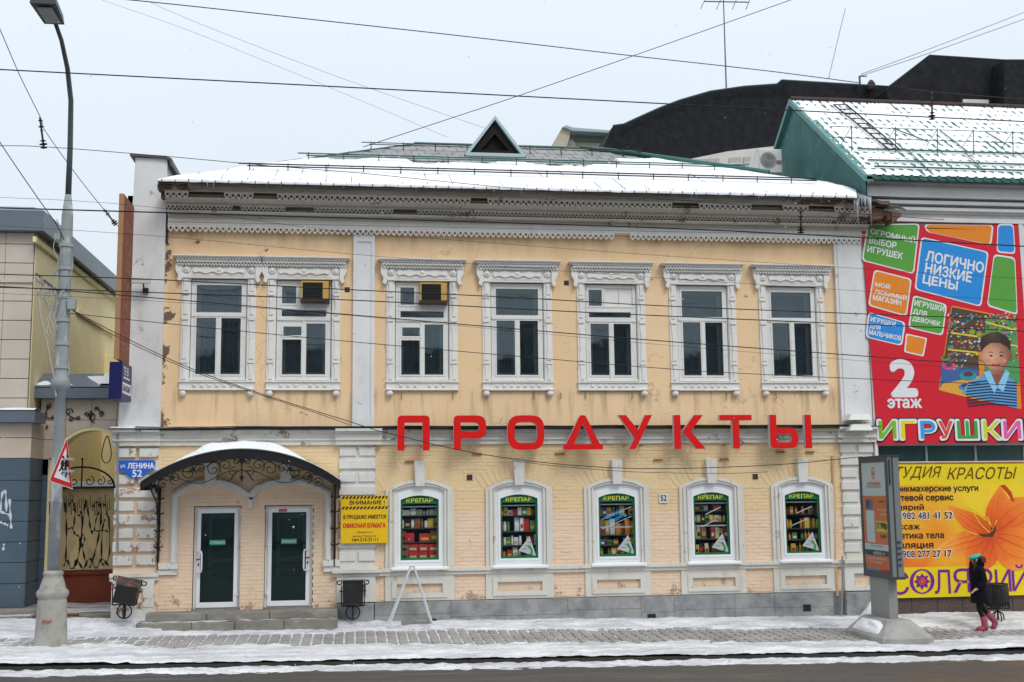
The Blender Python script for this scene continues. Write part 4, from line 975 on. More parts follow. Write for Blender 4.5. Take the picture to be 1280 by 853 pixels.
b.tube([(0, YF + .04, zc + .2), (0, YF + .04, zc - .30)], .014, 5)
b.build('scrollwork', M['iron'], cn)
for s, wx in ((-1, -4.0), (1, -.42)):        # side brackets along the wall
    lx = wx + 2.24
    br = MB().box(lx - .025, lx + .025, -.10, -.06, 1.32, zL - .1).box(lx - .02, lx + .02, YF, 0, zL - .12, zL - .08); 
    br.tube([(lx, -.10, 1.7), (lx, -.18, 2.1), (lx, -.45, 2.55), (lx, YF + .05, zL - .12)], .018, 5); b2 = br.build('bracket', M['iron'], cn)
    b = MB()
    for (y, z, r, a0, tn) in ((-.25, 2.72, .14, 0, 1.5), (-.55, 2.80, .11, 2, -1.4), (-.18, 2.42, .09, 1, 1.4), (-.80, 2.88, .08, 0, 1.3), (-.14, 2.18, .06, 2, -1.3)):
        b.tube(spiral((y, z), r * .12, r, a0, tn, 16, 'yz', lx), .010, 4)
    for z in (1.62, 1.95, 2.3, 2.6): b.tube([(lx - .09, -.08, z + .02), (lx - .04, -.09, z), (lx + .04, -.09, z), (lx + .10, -.08, z + .03)], .012, 4); b.lathe([(.002, -.05), (.032, -.02), (.03, .02), (.002, .05)], (lx, -.09, z), 6)
    b.tube([(lx, -.11, 1.32), (lx, -.13, 1.22), (lx, -.10, 1.17)], .012, 4)
    b.build('bracket_scroll', M['iron'], b2)
    v_ = MB(); rv = random.Random(5 + s)      # iron leaves winding up the bracket
    for k in range(26):
        z = 1.5 + k * .052; y = -.10 - (max(0, z - 2.3)) * .7 * rv.random(); x = lx + rv.uniform(-.06, .06); a = rv.uniform(0, 6)
        v_.hull([(x, y - .02, z), (x + .04 * cos(a), y - .03, z + .04 * sin(a)), (x + .06 * cos(a + .5), y - .02, z + .05 * sin(a + .5))], [(x, y - .01, z), (x + .04 * cos(a), y - .02, z + .04 * sin(a)), (x + .06 * cos(a + .5), y - .01, z + .05 * sin(a + .5))])
    v_.build('iron_leaf', M['iron'], b2, kind='stuff')
def csnow(u, v):
    i = u * 28; k = min(27, int(i)); t = i - k
    x = t2[k][0] + (t2[k + 1][0] - t2[k][0]) * t; z = t2[k][1] + (t2[k + 1][1] - t2[k][1]) * t
    y = YF - .02 + (-YF - .05) * v
    n_ = noise.noise(Vector((x * 2.2, y * 2, 5))); n2 = noise.noise(Vector((x * 7, y * 6, 2)))
    h = .02 + (.15 + .05 * n_ + .02 * n2) * max(0, min(1, (1.32 - abs(x + .05)) * 1.6)) * min(1, .45 + v * 2.5) * (1 if v < .96 else .6)
    return (x - 2.24, y, z + .012 + max(.012, h) if v > 0 else z + .016)
o = MB().grid(90, 14, csnow).build('canopy_snow', M['snow'], None, True); tag(o, 'snow lying on the black arched entrance canopy', None, None, 'stuff')
# ============================================================= PRODUKTY LETTERS
C('letter_red', (.70, .006, .006), .4); C('letter_side', (.55, .56, .57), .5)
ZT, ZB, TH = 4.325, 3.575, .15
def rounded(pts, r):                          # round the corners flagged with True
    out_ = []; n = len(pts)
    for i, p in enumerate(pts):
        if len(p) < 3: out_.append(p); continue
        rr = p[2]; a = Vector(pts[i - 1][:2]); b_ = Vector(pts[(i + 1) % n][:2]); c = Vector(p[:2])
        d1 = (a - c).normalized(); d2 = (b_ - c).normalized(); p1 = c + d1 * rr; p2 = c + d2 * rr
        for k in range(6):
            t = k / 5; q = p1 * (1 - t) ** 2 + c * 2 * t * (1 - t) + p2 * t * t; out_.append((q.x, q.y))
    return out_
def SCL(t): t.location = (t.location.x * .984, 0, 2.7 * .016); t.scale = (.984, 1, .984)
def letter(ch, label, xa, xb, polys, rings=()):
    t = thing('sign_letter', label, 'letter', (xa, 0, 0), 'red sign letters spelling the shop name')
    for nm, y0, y1, mt, g in (('face', -.42, -.40, 'letter_red', 0), ('return', -.398, -.27, 'letter_side', .0)):
        b = MB()
        for p in polys: b.prism([(x, z) for x, z in rounded(p, .1)], y0, y1)
        for A, B in rings: b.ring(rounded(A, .1), rounded(B, .1), y0, y1)
        b.build(nm, M[mt], t)
    SCL(t); b = MB(); w_ = xb - xa
    for x in (w_ * .25, w_ * .75): b.box(x - .012, x + .012, -.27, -.0, ZB + .08, ZB + .10)
    b.build('bracket', M['rust'], t)
H = ZT - ZB; q = TH
W = .69
letter('П', 'red letter П, first of the red sign letters on the left', .89, 1.58, [[(0, ZB), (q, ZB), (q, ZT - q), (W - q, ZT - q), (W - q, ZB), (W, ZB), (W, ZT, .10), (0, ZT, .10)]])
def Pp(W):
    zm = ZB + .26
    stem = [(0, ZB), (q, ZB), (q, ZT - q + .001), (q, ZT), (0, ZT, .10)]
    A = [(q - .001, ZT), (q - .001, zm), (W, zm, .20), (W, ZT, .20)][::1]
    B = [(q - .0005, ZT - q), (q - .0005, zm + q), (W - q, zm + q, .10), (W - q, ZT - q, .10)]
    return stem, A, B
s_, A, B = Pp(.70)
def letterP():
    t = thing('sign_letter', 'red letter Р, second of the red sign letters', 'letter', (2.10, 0, 0), 'red sign letters spelling the shop name'); SCL(t)
    zm = ZB + .25; W = .70
    Ao = rounded([(q, zm), (W, zm, .2), (W, ZT, .2), (q, ZT)], 1); Bi = rounded([(q, zm + q), (W - q, zm + q, .1), (W - q, ZT - q, .1), (q, ZT - q)], 1)
    for nm, y0, y1, mt in (('face', -.42, -.40, 'letter_red'), ('return', -.398, -.27, 'letter_side')):
        MB().prism(rounded([(0, ZB), (q, ZB), (q, ZT), (0, ZT, .10)], 1), y0, y1).ring(Ao, Bi, y0, y1, False).build(nm, M[mt], t)
letterP()
W = .80; letter('О', 'red letter О, third of the red sign letters', 3.27, 4.08, [], [([(0, ZB, .28), (W, ZB, .28), (W, ZT, .28), (0, ZT, .28)], [(q, ZB + q, .15), (W - q, ZB + q, .15), (W - q, ZT - q, .15), (q, ZT - q, .15)])])
xo = 4.49; apx = .43
letter('Д', 'red triangular letter Д, fourth of the red sign letters', xo, 5.37, [[(0, ZB), (.88, ZB), (.88, ZB + .12), (.815, ZB + .12), (.53, ZT, .05), (.35, ZT, .05), (.065, ZB + .12), (0, ZB + .12)][:0] or [(0, ZB), (.88, ZB), (.88, ZB + .115), (0, ZB + .115)], [(.065, ZB + .116), (.235, ZB + .116), (.44, ZT - .17), (.44, ZT), (.38, ZT, .05)], [(.44, ZT - .17), (.645, ZB + .116), (.815, ZB + .116), (.50, ZT, .05), (.44, ZT)]])
letter('У', 'red letter У, fifth of the red sign letters', 5.73, 6.49, [[(.22, ZB), (.37, ZB), (.76, ZT), (.60, ZT), (.44, ZB + .42), (.36, ZB + .25)], [(0, ZT), (.17, ZT), (.44, ZB + .42), (.362, ZB + .248)][::-1][:0] or [(.355, ZB + .24), (.445, ZB + .415), (.17, ZT), (0, ZT)]])
letter('К', 'red letter К, sixth of the red sign letters', 6.98, 7.69, [[(0, ZB), (q, ZB), (q, ZT), (0, ZT)], [(.19, ZB + .385), (.50, ZB), (.71, ZB), (.385, ZB + .385), (.67, ZT), (.47, ZT)]])
letter('Т', 'red letter Т, seventh of the red sign letters', 8.03, 8.77, [[(.295, ZB), (.445, ZB), (.445, ZT - .12), (.295, ZT - .12)], [(0, ZT - .12), (.74, ZT - .12), (.74, ZT), (0, ZT)]])
def letterY():
    t = thing('sign_letter', 'red letter Ы, last of the red sign letters on the right', 'letter', (9.19, 0, 0), 'red sign letters spelling the shop name'); SCL(t)
    zm = ZB + .46; W = .65
    Ao = rounded([(q, ZB), (W, ZB, .2), (W, zm, .2), (q, zm)], 1); Bi = rounded([(q, ZB + q * .9), (W - q, ZB + q * .9, .08), (W - q, zm - q * .9, .08), (q, zm - q * .9)], 1)
    for nm, y0, y1, mt in (('face', -.42, -.40, 'letter_red'), ('return', -.398, -.27, 'letter_side')):
        MB().prism(rounded([(0, ZB, .10), (q, ZB), (q, ZT), (0, ZT)], 1), y0, y1).ring(Ao, Bi, y0, y1, False).box(.82, .965, y0, y1, ZB, ZT).build(nm, M[mt], t)
letterY()
# yellow notice
C('notice_yellow', (.80, .50, .01), .5); C('notice_red', (.60, .02, .02))
xa, xb, za, zb = at(426, 650).x, at(484.5, 650).x, at(450, 679).z, at(450, 620).z
nb = plate('notice_board', 'yellow warning notice with black stripes and red words on the white brick pier', 'sign', xa, xb, za, zb, M['notice_yellow'], -.16, .03)
W_ = xb - xa; H_ = zb - za; yy = -.163
for zf in (.935, .715):
    b = MB(); k = 0; x = xa + .01
    while x < xb - .05:
        z = za + H_ * zf; b.add([(x, yy, z), (x + .045, yy, z), (min(x + .085, xb), yy, z + H_ * .062), (x + .04, yy, z + H_ * .062)], [(0, 1, 2, 3)]); x += W_ / 13.0
    b.build('hazard_stripe', M['print_black'], nb)
tx = lambda body, fx, fz, w, h, m='print_black', bold=.02: text(body, nb, M[m], xa + W_ * fx, yy, za + H_ * fz, w=W_ * w, h=H_ * h, bold=bold)
tx('ВНИМАНИЕ !', .19, .815, .74, .085, bold=.035); tx('В ПРОДАЖЕ ИМЕЕТСЯ', .06, .50, .90, .095, bold=.03); tx('ОФИСНАЯ БУМАГА', .05, .32, .90, .105, 'notice_red', .045)
tx('обращаться в', .34, .205, .34, .05, bold=.01); tx('магазин "Продукты"', .26, .12, .50, .055, bold=.01); tx('тел.212-21-11', .23, .045, .56, .065, bold=.035)
# blue street name plate
xa, xb = at(148, 585, -.1).x, at(193, 585, -.1).x; z1, z0 = at(170, 575.5, -.1).z, at(170, 597.5, -.1).z; zm = z0 + (z1 - z0) * .42
sp_ = MB().prism([(xa, zm), (xa + .10, zm - .02), (xa + .24, z0), (xb - .26, z0), (xb - .10, zm - .02), (xb, zm), (xb, z1), (xa, z1)], -.115, -.095).build('street_plate', M['sign_blue'])
tag(sp_, 'blue street name plate with white lettering and the number 52 left of the canopy', 'sign')
text('ул.', sp_, M['print_white'], xa + .04, -.118, zm + .045, w=.11, h=.07, bold=.02); text('ЛЕНИНА', sp_, M['print_white'], xa + .19, -.118, zm + .04, w=.52, h=.11, bold=.035)
text('52', sp_, M['print_white'], (xa + xb) / 2 + .02, -.118, z0 + .02, w=.19, h=.14, bold=.03, align='C')
# ============================================================= GROUND
KY = lambda x: -4.15
def fbm(x, y, s=0, o=4):
    a, f, t = 1, 1, 0
    for i in range(o): t += a * noise.noise(Vector((x * f, y * f, s + i * 7.3))); a *= .5; f *= 2.05
    return t
b = MB(); xs = [-400, -60, -20, -14, -9] + list(range(-8, 18)) + [22, 60, 400]
ysr = [-400, -90, -25.0, -12, -6]
def zr(x, y): return gz(x, KY(0)) - .115
b = MB()
for j in range(len(xs) - 1):
    a, c = xs[j], xs[j + 1]
    b.add([(a, -400, zr(a, 0) - .05), (c, -400, zr(c, 0) - .05), (c, KY(c) + .02, zr(c, 0)), (a, KY(a) + .02, zr(a, 0))], [(0, 1, 2, 3)])
b.build('road', M['asphalt'], None, kind='structure')
b = MB()
for j in range(len(xs) - 1):
    a, c = xs[j], xs[j + 1]
    for ya, yb in ((None, -2.0), (-2.0, .5), (.5, 420)):
        f = lambda x, y: (x, KY(x) + .11 if y is None else y, gz(x, KY(x) if y is None else y) - .045 - (.02 if y is None else 0))
        b.add([f(a, ya), f(c, ya), f(c, yb), f(a, yb)], [(0, 1, 2, 3)])
pav = b.build('pavement', M['joint'], None, kind='structure')
# kerb stones
kp = thing('kerb', None, None, (0, 0, 0)); kp['kind'] = 'structure'
x = -16.0
while x < 24:
    gz0 = gz(x, KY(x)); km = MB()
    x2 = x + 1.0 - .012
    km.add([(x, KY(x), gz0 - .4), (x2, KY(x2), gz0 - .4), (x2, KY(x2) + .14, gz0 - .4), (x, KY(x) + .14, gz0 - .4),
            (x, KY(x) + .012, gz0 - .03), (x2, KY(x2) + .012, gz(x2, KY(x2)) - .03), (x2, KY(x2) + .14, gz(x2, KY(x2)) - .028), (x, KY(x) + .14, gz0 - .028)],
           [(0, 3, 2, 1), (4, 5, 6, 7), (0, 1, 5, 4), (1, 2, 6, 5), (2, 3, 7, 6), (3, 0, 4, 7)]); km.build('kerb_stone', M['kerb'], kp); x += 1.0
# pavers: herringbone-like offset rows of small blocks with snow packed in the joints
rp = random.Random(9); pl_ = []
PX, PY = .205, .30; y = -3.6; r_ = 0
while y < .2:
    x = -13.0
    while x < 20:
        pl_.append((x + rp.uniform(-.004, .004), y + rp.uniform(-.004, .004), rp.uniform(-.006, .004))); x += PX
    y += PY; r_ += 1
def paverm(cx, cy, z, s=1.0):
    a, c = .084, .128; k = .030
    # block with clipped corners
    o = [(-a + k, -c), (a - k, -c), (a, -c + k), (a, c - k), (a - k, c), (-a + k, c), (-a, c - k), (-a, -c + k)]
    return [(cx + p[0], cy + p[1], z) for p in o], [(cx + p[0] * .94, cy + p[1] * .94, z + .042) for p in o]
pm = MB(); A_, B_ = paverm(0, 0, 0); pm.v = A_ + B_; pm.f = [tuple(range(8, 16))] + [(i, (i + 1) % 8, 8 + (i + 1) % 8, 8 + i) for i in range(8)]
pmesh = pm.mesh('paver', M['paver'])
vis = [p for p in pl_ if -3.0 < p[1] < -.75 and -8 < p[0] < 12]
vis.sort(key=lambda p: abs(p[0] - .5) + abs(p[1] + 2.2) * 1.5); near = set(vis[:300])
b = MB()
for p in pl_:
    z = gz(p[0], p[1]) - .04 + p[2]
    if p in near: place(pmesh, 'paver', pav, (p[0], p[1], z))
    else: A_, B_ = paverm(p[0], p[1], z); n = len(b.v); b.v += A_ + B_; b.f += [tuple(range(n + 8, n + 16))] + [(n + i, n + (i + 1) % 8, n + 8 + (i + 1) % 8, n + 8 + i) for i in range(8)]
b.build('paver', M['paver'], pav, kind='stuff')
# trodden snow on the pavement; it dives under the pavers where feet have cleared them
def snow_h(x, y):
    d_far = (-.82 - .03 * x * .3) ; far = y - (-.80 - .055 * x); nearb = (-2.40 - .04 * x) - y
    h = -.012 - .01
    n1 = fbm(x * .8, y * 1.6, 1); n2 = fbm(x * 3.2, y * 3.8, 4, 3)
    h += max(-.004, min(.075, (far + .30 * n1 + .16 * n2) * .13)) if far > -.45 else -.004
    k = nearb + .34 * n1 + .16 * n2
    if k > -.25: h = max(h, -.022 + max(-.004, min(.065, k * .14)))
    h += .010 * n1 + .019 * n2 + .012 * fbm(x * 7, y * 9, 31, 2) + .05 * max(0, min(1, (y + 1.0) * 1.4))
    if -4.7 < x < .1 and y > -1.25: h += .05 * min(1, (y + 1.25) * 3) * min(1, (x + 4.7) * 2, (.1 - x) * 2)
    if x > 10.6: h += min(.05, (x - 10.6) * .02) * (1 if y > -1.6 or y < -2.6 else .2)
    if x < -3.8: h += .05 * max(0, min(1, (y + 1.35) * 1.6)) + .02
    return h
def g_s(u, v):
    x = -16 + 38 * u; y = (KY(x) + .015) + (.35 - KY(x)) * v; k_e = max(0, .12 - (y - KY(x))) * .35
    return (x, y, gz(x, y) - .004 + snow_h(x, y) - k_e)
o = MB().grid(760, 110, g_s).build('pavement_snow', M['snowd'], None, True); tag(o, 'trodden snow in bands along the pavement in front of the shop', None, None, 'stuff')
def g_k(u, v):
    x = -16 + 38 * u; y = KY(x) - .01 - 1.35 * v; z0 = zr(x, 0)
    n1 = fbm(x * .7, y * 1.5, 21); n2 = fbm(x * 4, y * 6, 14, 3); dd = KY(x) - y
    w0 = .0 + .03 * n1; w1 = .52 + .14 * n1
    h = min((dd - .005 - w0) * .6, .045, (w1 - dd) * .20) + .030 * n2 + .01 * n1
    return (x, y, z0 + max(-.02, h) - .004)
o = MB().grid(800, 40, g_k).build('kerb_snow', M['slush'], None, True); tag(o, 'dirty snow ridge lying in the gutter along the kerb', None, None, 'stuff')
def heap(cx, cy, rx, ry, h, nm, lab, seed):
    def f(u, v):
        a = u * 2 * pi; r = v; x = cx + rx * r * cos(a) * (1 + .2 * noise.noise(Vector((cos(a), sin(a), seed)))); y = cy + ry * r * sin(a)
        return (x, y, gz(x, y) - .03 + h * (1 - r * r) * (1 + .5 * noise.noise(Vector((x * 4, y * 4, seed)))) + .03 * noise.noise(Vector((x * 11, y * 11, seed))))
    o = MB().grid(40, 14, f).build(nm, M['snowd'], None, True); tag(o, lab, None, None, 'stuff')
heap(11.30, -.55, .55, .55, .42, 'snow_heap', 'heap of shovelled snow by the right corner of the peach building', 3)
heap(-4.55, -.75, .9, .5, .14, 'snow_heap', 'low heap of snow around the left litter bin', 8)
for (yf, zt_, a_, c_) in ((-.76, .165, -4.2, -.4), (-.46, .325, -4.1, -.42)):
    o = MB().grid(90, 5, lambda u, v: (a_ + (c_ - a_) * u, yf + .02 + .27 * v, zt_ - .004 + .016 * fbm(u * 14, v * 1.5 + yf, 3) + .006 * (1 if zt_ < .2 else -1))).build('tread_snow', M['snowd'], None, True); tag(o, 'dusting of snow on the treads of the door steps', None, None, 'stuff')
# ============================================================= LAMP POST AND ROAD SIGN
PXC, PYC = -5.53, -2.2; zg = gz(PXC, PYC)
lp = thing('street_lamp', 'tall grey street lamp with a bulky stone base left of the shop', 'street lamp', (PXC, PYC, zg))
MB().lathe([(r_ * .80, h_) for r_, h_ in [(.375, -.1), (.375, .04), (.355, .06), (.345, .30), (.33, .62), (.315, .84), (.30, .86), (.345, .90), (.36, .95), (.345, 1.0), (.29, 1.04), (.275, 1.10), (.235, 1.20), (.205, 1.28), (.225, 1.30), (.22, 1.35), (.15, 1.37), (.13, 1.37)]], n=28).build('base', M['polebase'], lp, True)
zt = 8.0 - zg
b = MB().lathe([(.110, 1.3), (.102, 2.6), (.114, 2.62), (.114, 2.66), (.101, 2.68), (.093, 4.72), (.16, 4.76), (.175, 4.84), (.165, 4.92), (.12, 4.99), (.115, 5.1), (.112, 7.4), (.105, 8.1), (.06, 8.5)], n=18); b.build('pole', M['pole'], lp, True)
q1 = [Vector((PXC, PYC, 8.2)), Vector((PXC - .0, PYC + .02, 9.2)), Vector((PXC, PYC - .12, 10.1))]
for px, py, Y in ((88, 90, -2.8), (83, 60, -3.05), (75, 32, -3.6), (67, 12, -4.2)): q1.append(atx(px, py, PXC + .0) if False else at(px, py, Y))
for q_ in q1: pass
q1 = [Vector((PXC, PYC, 8.2)), Vector((PXC, PYC, 9.4)), Vector((PXC + .01, PYC - .12, 10.3)), Vector((PXC - .01, PYC - .40, 10.85)), Vector((PXC - .02, PYC - .88, 11.22)), Vector((PXC - .03, PYC - 1.45, 11.42))]
MB().tube([q_ - Vector((PXC, PYC, zg)) for q_ in q1], [.058, .052, .048, .045, .04, .036], 10).build('arm', M['rustdark'] if False else C('arm_dark', (.07, .08, .085), .5), lp, True)
hd = q1[-1] - Vector((PXC, PYC, zg)); hx, hy, hz = hd
MB().hull([(hx - .20, hy + .15, hz - .06), (hx + .16, hy + .15, hz - .06), (hx + .13, hy + .15, hz + .12), (hx - .17, hy + .15, hz + .12)], [(hx - .24, hy - .7, hz - .02), (hx + .22, hy - .7, hz - .02), (hx + .17, hy - .7, hz + .20), (hx - .2, hy - .7, hz + .20)]).build('lamp_head', C('arm_dark', (.07, .08, .085)), lp)
MB().box(hx - .14, hx + .12, hy - .6, hy + .05, hz - .08, hz - .05).build('lens', C('lens_glass', (.25, .27, .28), .3), lp)
b = MB(); rr = random.Random(2)                 # bands, clamps and a wound cable
C('clamp_grey', (.34, .37, .38), .5)
for z in (5.15, 5.6, 6.05, 6.5, 7.05, 7.5): MB().lathe([(.128, z - .03), (.135, z - .03), (.135, z + .03), (.128, z + .03)], n=14).build('clamp', M['clamp_grey'], lp)
for q_ in ((.10, .24, -.16, -.0, 6.25, 6.45), (-.20, -.10, -.10, .0, 7.6, 7.72), (-.19, -.1, -.08, 0, 6.9, 7.0)): MB().box(*q_).build('junction_box', M['clamp_grey'], lp)
b.tube([(.128 * cos(t * 9) * (1 + .05 * sin(t * 23)), .128 * sin(t * 9) - .0, 5.0 + t * 3.0) for t in [i / 90 for i in range(91)]], .014, 4)
b.tube([(-.16 + .05 * sin(t * 16), -.10, 6.3 + t * 1.7) for t in [i / 40 for i in range(41)]], .009, 4)
b.build('wound_cable', C('clamp_grey', (.34, .37, .38)), lp)
# bracket arm with the tattered rope-light garland
g0 = at(45, 342, PYC) - Vector((PXC, PYC, zg)); g1 = Vector((-.08, -.05, at(76, 366, PYC).z - zg))
MB().tube([g0, g1], .022, 6).build('bracket_arm', M['arm_dark'], lp)
b = MB(); rr = random.Random(12)
for k in range(13):
    t = k / 12; p0 = g0.lerp(g1, t); L_ = .25 + 1.15 * t + rr.uniform(-.2, .15)
    b.tube([(p0.x + .05 * sin(s_ * 11 + k * 2) + (.10 * s_ * (1 - t)), p0.y + .03 * cos(s_ * 9 + k), p0.z - L_ * s_) for s_ in [i / 12 for i in range(13)]], .011, 4)
b.tube([g0 + Vector((0, 0, -.05)), g0.lerp(g1, .3) + Vector((0, 0, -.75)), g0.lerp(g1, .6) + Vector((0, 0, -1.15)), g1 + Vector((-.02, 0, -1.7)), g1 + Vector((.03, -.05, -2.0))], .014, 5)
tag(b.build('garland', C('garland_grey', (.42, .43, .41)), None, loc=(PXC, PYC, zg)), 'tattered grey garland of rope lights hanging beside the street lamp', 'garland')
b = MB()
for k in range(4): b.box(-.10 + k * .045, -.07 + k * .045, -.290, -.27, .44 + .02 * (k % 2), .50 - .02 * (k == 2))
b.build('orange_stencil', M['rust'], lp)
# triangular sign
pa, pb, pc = at(83.5, 548, -2.84), at(62, 601, -3.16), at(90.5, 611, -2.62)
ex = (pc - pb).normalized(); nn = ex.cross(pa - pb).normalized()
if nn.y > 0: nn = -nn
ey = nn.cross(ex) * -1
if ey.z < 0: ey = -ey
cen = (pa + pb + pc) / 3
def tri(scale, off):
    return [tuple(cen + (p - cen) * scale + nn * off) for p in (pa, pb, pc)]
C('sign_red', (.60, .02, .02), .4); C('sign_white', (.76, .78, .80), .4)
ts = thing('road_sign', 'red and white triangular warning sign with two running children on the lamp post', 'road sign', tuple(cen))
def rel(pts): return [tuple(Vector(p) - cen) for p in pts]
MB().hull(rel(tri(1.04, -.012)), rel(tri(1.04, -.001))).build('plate', C('clamp_grey', (.34, .37, .38)), ts)
for sc, off, mt, nm in ((1.03, .0005, 'sign_white', 'rim'), (.99, .003, 'sign_red', 'border'), (.70, .0055, 'sign_white', 'field')):
    MB().add(rel(tri(sc, off)), [(0, 1, 2)]).build(nm, M[mt], ts)
b = MB(); hgt = (pa - (pb + pc) / 2).length; wd_ = (pc - pb).length
def s2(u, v, off=.008): return cen + ex * (u * wd_) + (pa - (pb + pc) / 2).normalized() * ((v) * hgt) + nn * off - cen
for ox, sc in ((-.07, .9), (.09, 1.1)):
    P2 = lambda u, v: s2(ox + u * sc, v * sc)
    def bar(a, c, t):
        A = P2(*a); Bq = P2(*c); d = (Bq - A).normalized(); n2_ = d.cross(nn) * t
        b.add([A - n2_, Bq - n2_, Bq + n2_, A + n2_], [(0, 1, 2, 3)])
    bar((0, .05), (.0, .20), .035); bar((0, .16), (.09, .07), .014); bar((0, .17), (-.08, .10), .014); bar((0, .06), (.07, -.04), .02); bar((.07, -.04), (.03, -.14), .018); bar((0, .06), (-.06, -.04), .02); bar((-.06, -.04), (-.12, -.08), .018)
    cc = P2(.01, .27); b.add([cc + (ex * cos(t * pi / 4) + (pa - (pb + pc) / 2).normalized() * sin(t * pi / 4)) * .032 for t in range(8)], [tuple(range(8))])
b.build('running_children', M['print_black'], ts)
MB().box(-.02, .16, -.02, .14, -.06, -.02).box(-.02, .16, -.02, .14, .16, .20).build('clamp', M['clamp_grey'], ts)
# ============================================================= BINS
def bin_(loc, w_, h_, dp, lean, label, lid='flat', rz_=0.0, zlift=.28):
    t = thing('litter_bin', label, 'litter bin', loc, 'black litter bins on scrolled iron stands'); t.rotation_euler = (0, lean * .0, rz_)
    s_ = MB()
    for k in (0, pi / 2):
        s_.tube([(cos(k) * .14 * cos(a), sin(k) * .14 * cos(a), .15 + .14 * sin(a)) for a in [i * pi / 9 for i in range(19)]], .014, 5, False)
    s_.tube([(0, 0, 0), (0, 0, zlift + .02)], .02, 6).box(-w_ * .55, w_ * .55, -.02, .02, zlift - .01, zlift + .015)
    s_.tube([(-w_ * .55, 0, zlift), (-w_ * .55, 0, zlift + h_ * .85)], .012, 5).tube([(w_ * .55, 0, zlift), (w_ * .55, 0, zlift + h_ * .85)], .012, 5)
    s_.build('stand', M['iron'], t)
    bd = MB(); n = 10
    if lid == 'round':
        sec = [(-dp / 2, 0), (dp / 2, 0)] + [(dp / 2 * cos(i * pi / n), h_ * .72 + h_ * .28 * sin(i * pi / n)) for i in range(n + 1)]
        bd.v = [(-w_ / 2, y, z) for y, z in sec] + [(w_ / 2, y, z) for y, z in sec]; m_ = len(sec)
        bd.f = [tuple(range(m_))[::-1], tuple(range(m_, 2 * m_))] + [(i, (i + 1) % m_, m_ + (i + 1) % m_, m_ + i) for i in range(m_)]
    elif lid == 'urn':
        prof = [(.28, 0), (.36, .03), (.44, .12), (.47, .30), (.47, .62), (.48, .93), (.50, .95), (.50, 1.0), (.46, 1.0), (.45, .9), (.02, .88)]
        bd.lathe([(r * w_, z * h_) for r, z in prof], n=20)
        for k in range(20): a = k * pi / 10; bd.box(.465 * w_ * cos(a) - .006, .465 * w_ * cos(a) + .006, .465 * w_ * sin(a) - .006, .465 * w_ * sin(a) + .006, .05 * h_, .95 * h_)
    else:
        bd.hull([(-w_ * .48, -dp / 2, 0), (w_ * .48, -dp / 2, 0), (w_ * .5, -dp / 2, h_ * .93), (-w_ * .5, -dp / 2, h_ * .93)], [(-w_ * .48, dp / 2, 0), (w_ * .48, dp / 2, 0), (w_ * .5, dp / 2, h_ * .93), (-w_ * .5, dp / 2, h_ * .93)])
        bd.box(-w_ * .46, w_ * .46, -dp / 2 - .004, dp / 2, h_ * .95, h_); bd.box(-w_ * .5, -w_ * .46, -dp / 2, dp / 2, h_ * .9, h_ + .01).box(w_ * .46, w_ * .5, -dp / 2, dp / 2, h_ * .9, h_ + .01)
        bd.tube([(-w_ * .5, -dp / 2 - .01, .02), (w_ * .5, -dp / 2 - .01, .02)], .012, 4); bd.box(-w_ * .43, w_ * .43, -dp / 2 - .006, -dp / 2, h_ * .12, h_ * .86)
    o = bd.build('bin_body', M['binm'], t, lid != 'flat'); o.location = (0, 0, zlift + .02); o.rotation_euler = (0, lean, 0)
    if lid == 'round':
        for p_ in o.data.polygons: p_.use_smooth = False
        ld = MB(); sec = [(dp / 2 * cos(i * pi / n) * 1.04, h_ * .72 + (h_ * .28 + .012) * sin(i * pi / n)) for i in range(n + 1)]
        ld.v = [(-w_ / 2 - .008, y, z) for y, z in sec] + [(w_ / 2 + .008, y, z) for y, z in sec]; m_ = len(sec); ld.f = [(i, i + 1, m_ + i + 1, m_ + i) for i in range(m_ - 1)]
        o2 = ld.build('lid', M['binr'], t, True); o2.location = o.location; o2.rotation_euler = o.rotation_euler
    if lid != 'urn':
        s2_ = MB()
        for s in (-1, 1): s2_.tube(spiral((s * (w_ * .5 + .075), h_ * .93), .02, .065, pi if s > 0 else 0, -1.15 * s, 14, 'xz', -.02), .012, 4); s2_.tube([(s * w_ * .5, -.02, h_ * .55), (s * (w_ * .5 + .06), -.02, h_ * .57)], .012, 4)
        s3 = s2_.build('scroll', M['iron'], t); s3.location = (0, 0, zlift + .02); s3.rotation_euler = (0, lean, 0)
    return t
pB = Vector((at(155, 774, -.55).x, -.55, at(155, 774, -.55).z)); bin_(pB, .43, .50, .32, radians(12), 'black bin with a rusty rounded lid leaning left of the door steps', 'round')
pM = Vector((at(441, 775, -.40).x, -.40, at(441, 775, -.40).z)); bin_(pM, .42, .50, .30, 0, 'upright square black litter bin between the door steps and the metal trestle', 'flat')
pR = Vector((at(1249, 770, -1.05).x, -1.0, gz(14, -1.0))); bin_(pR, .50, .52, .5, 0, 'rounded black litter bin below the lettered banner behind the walking person', 'urn', zlift=.34)
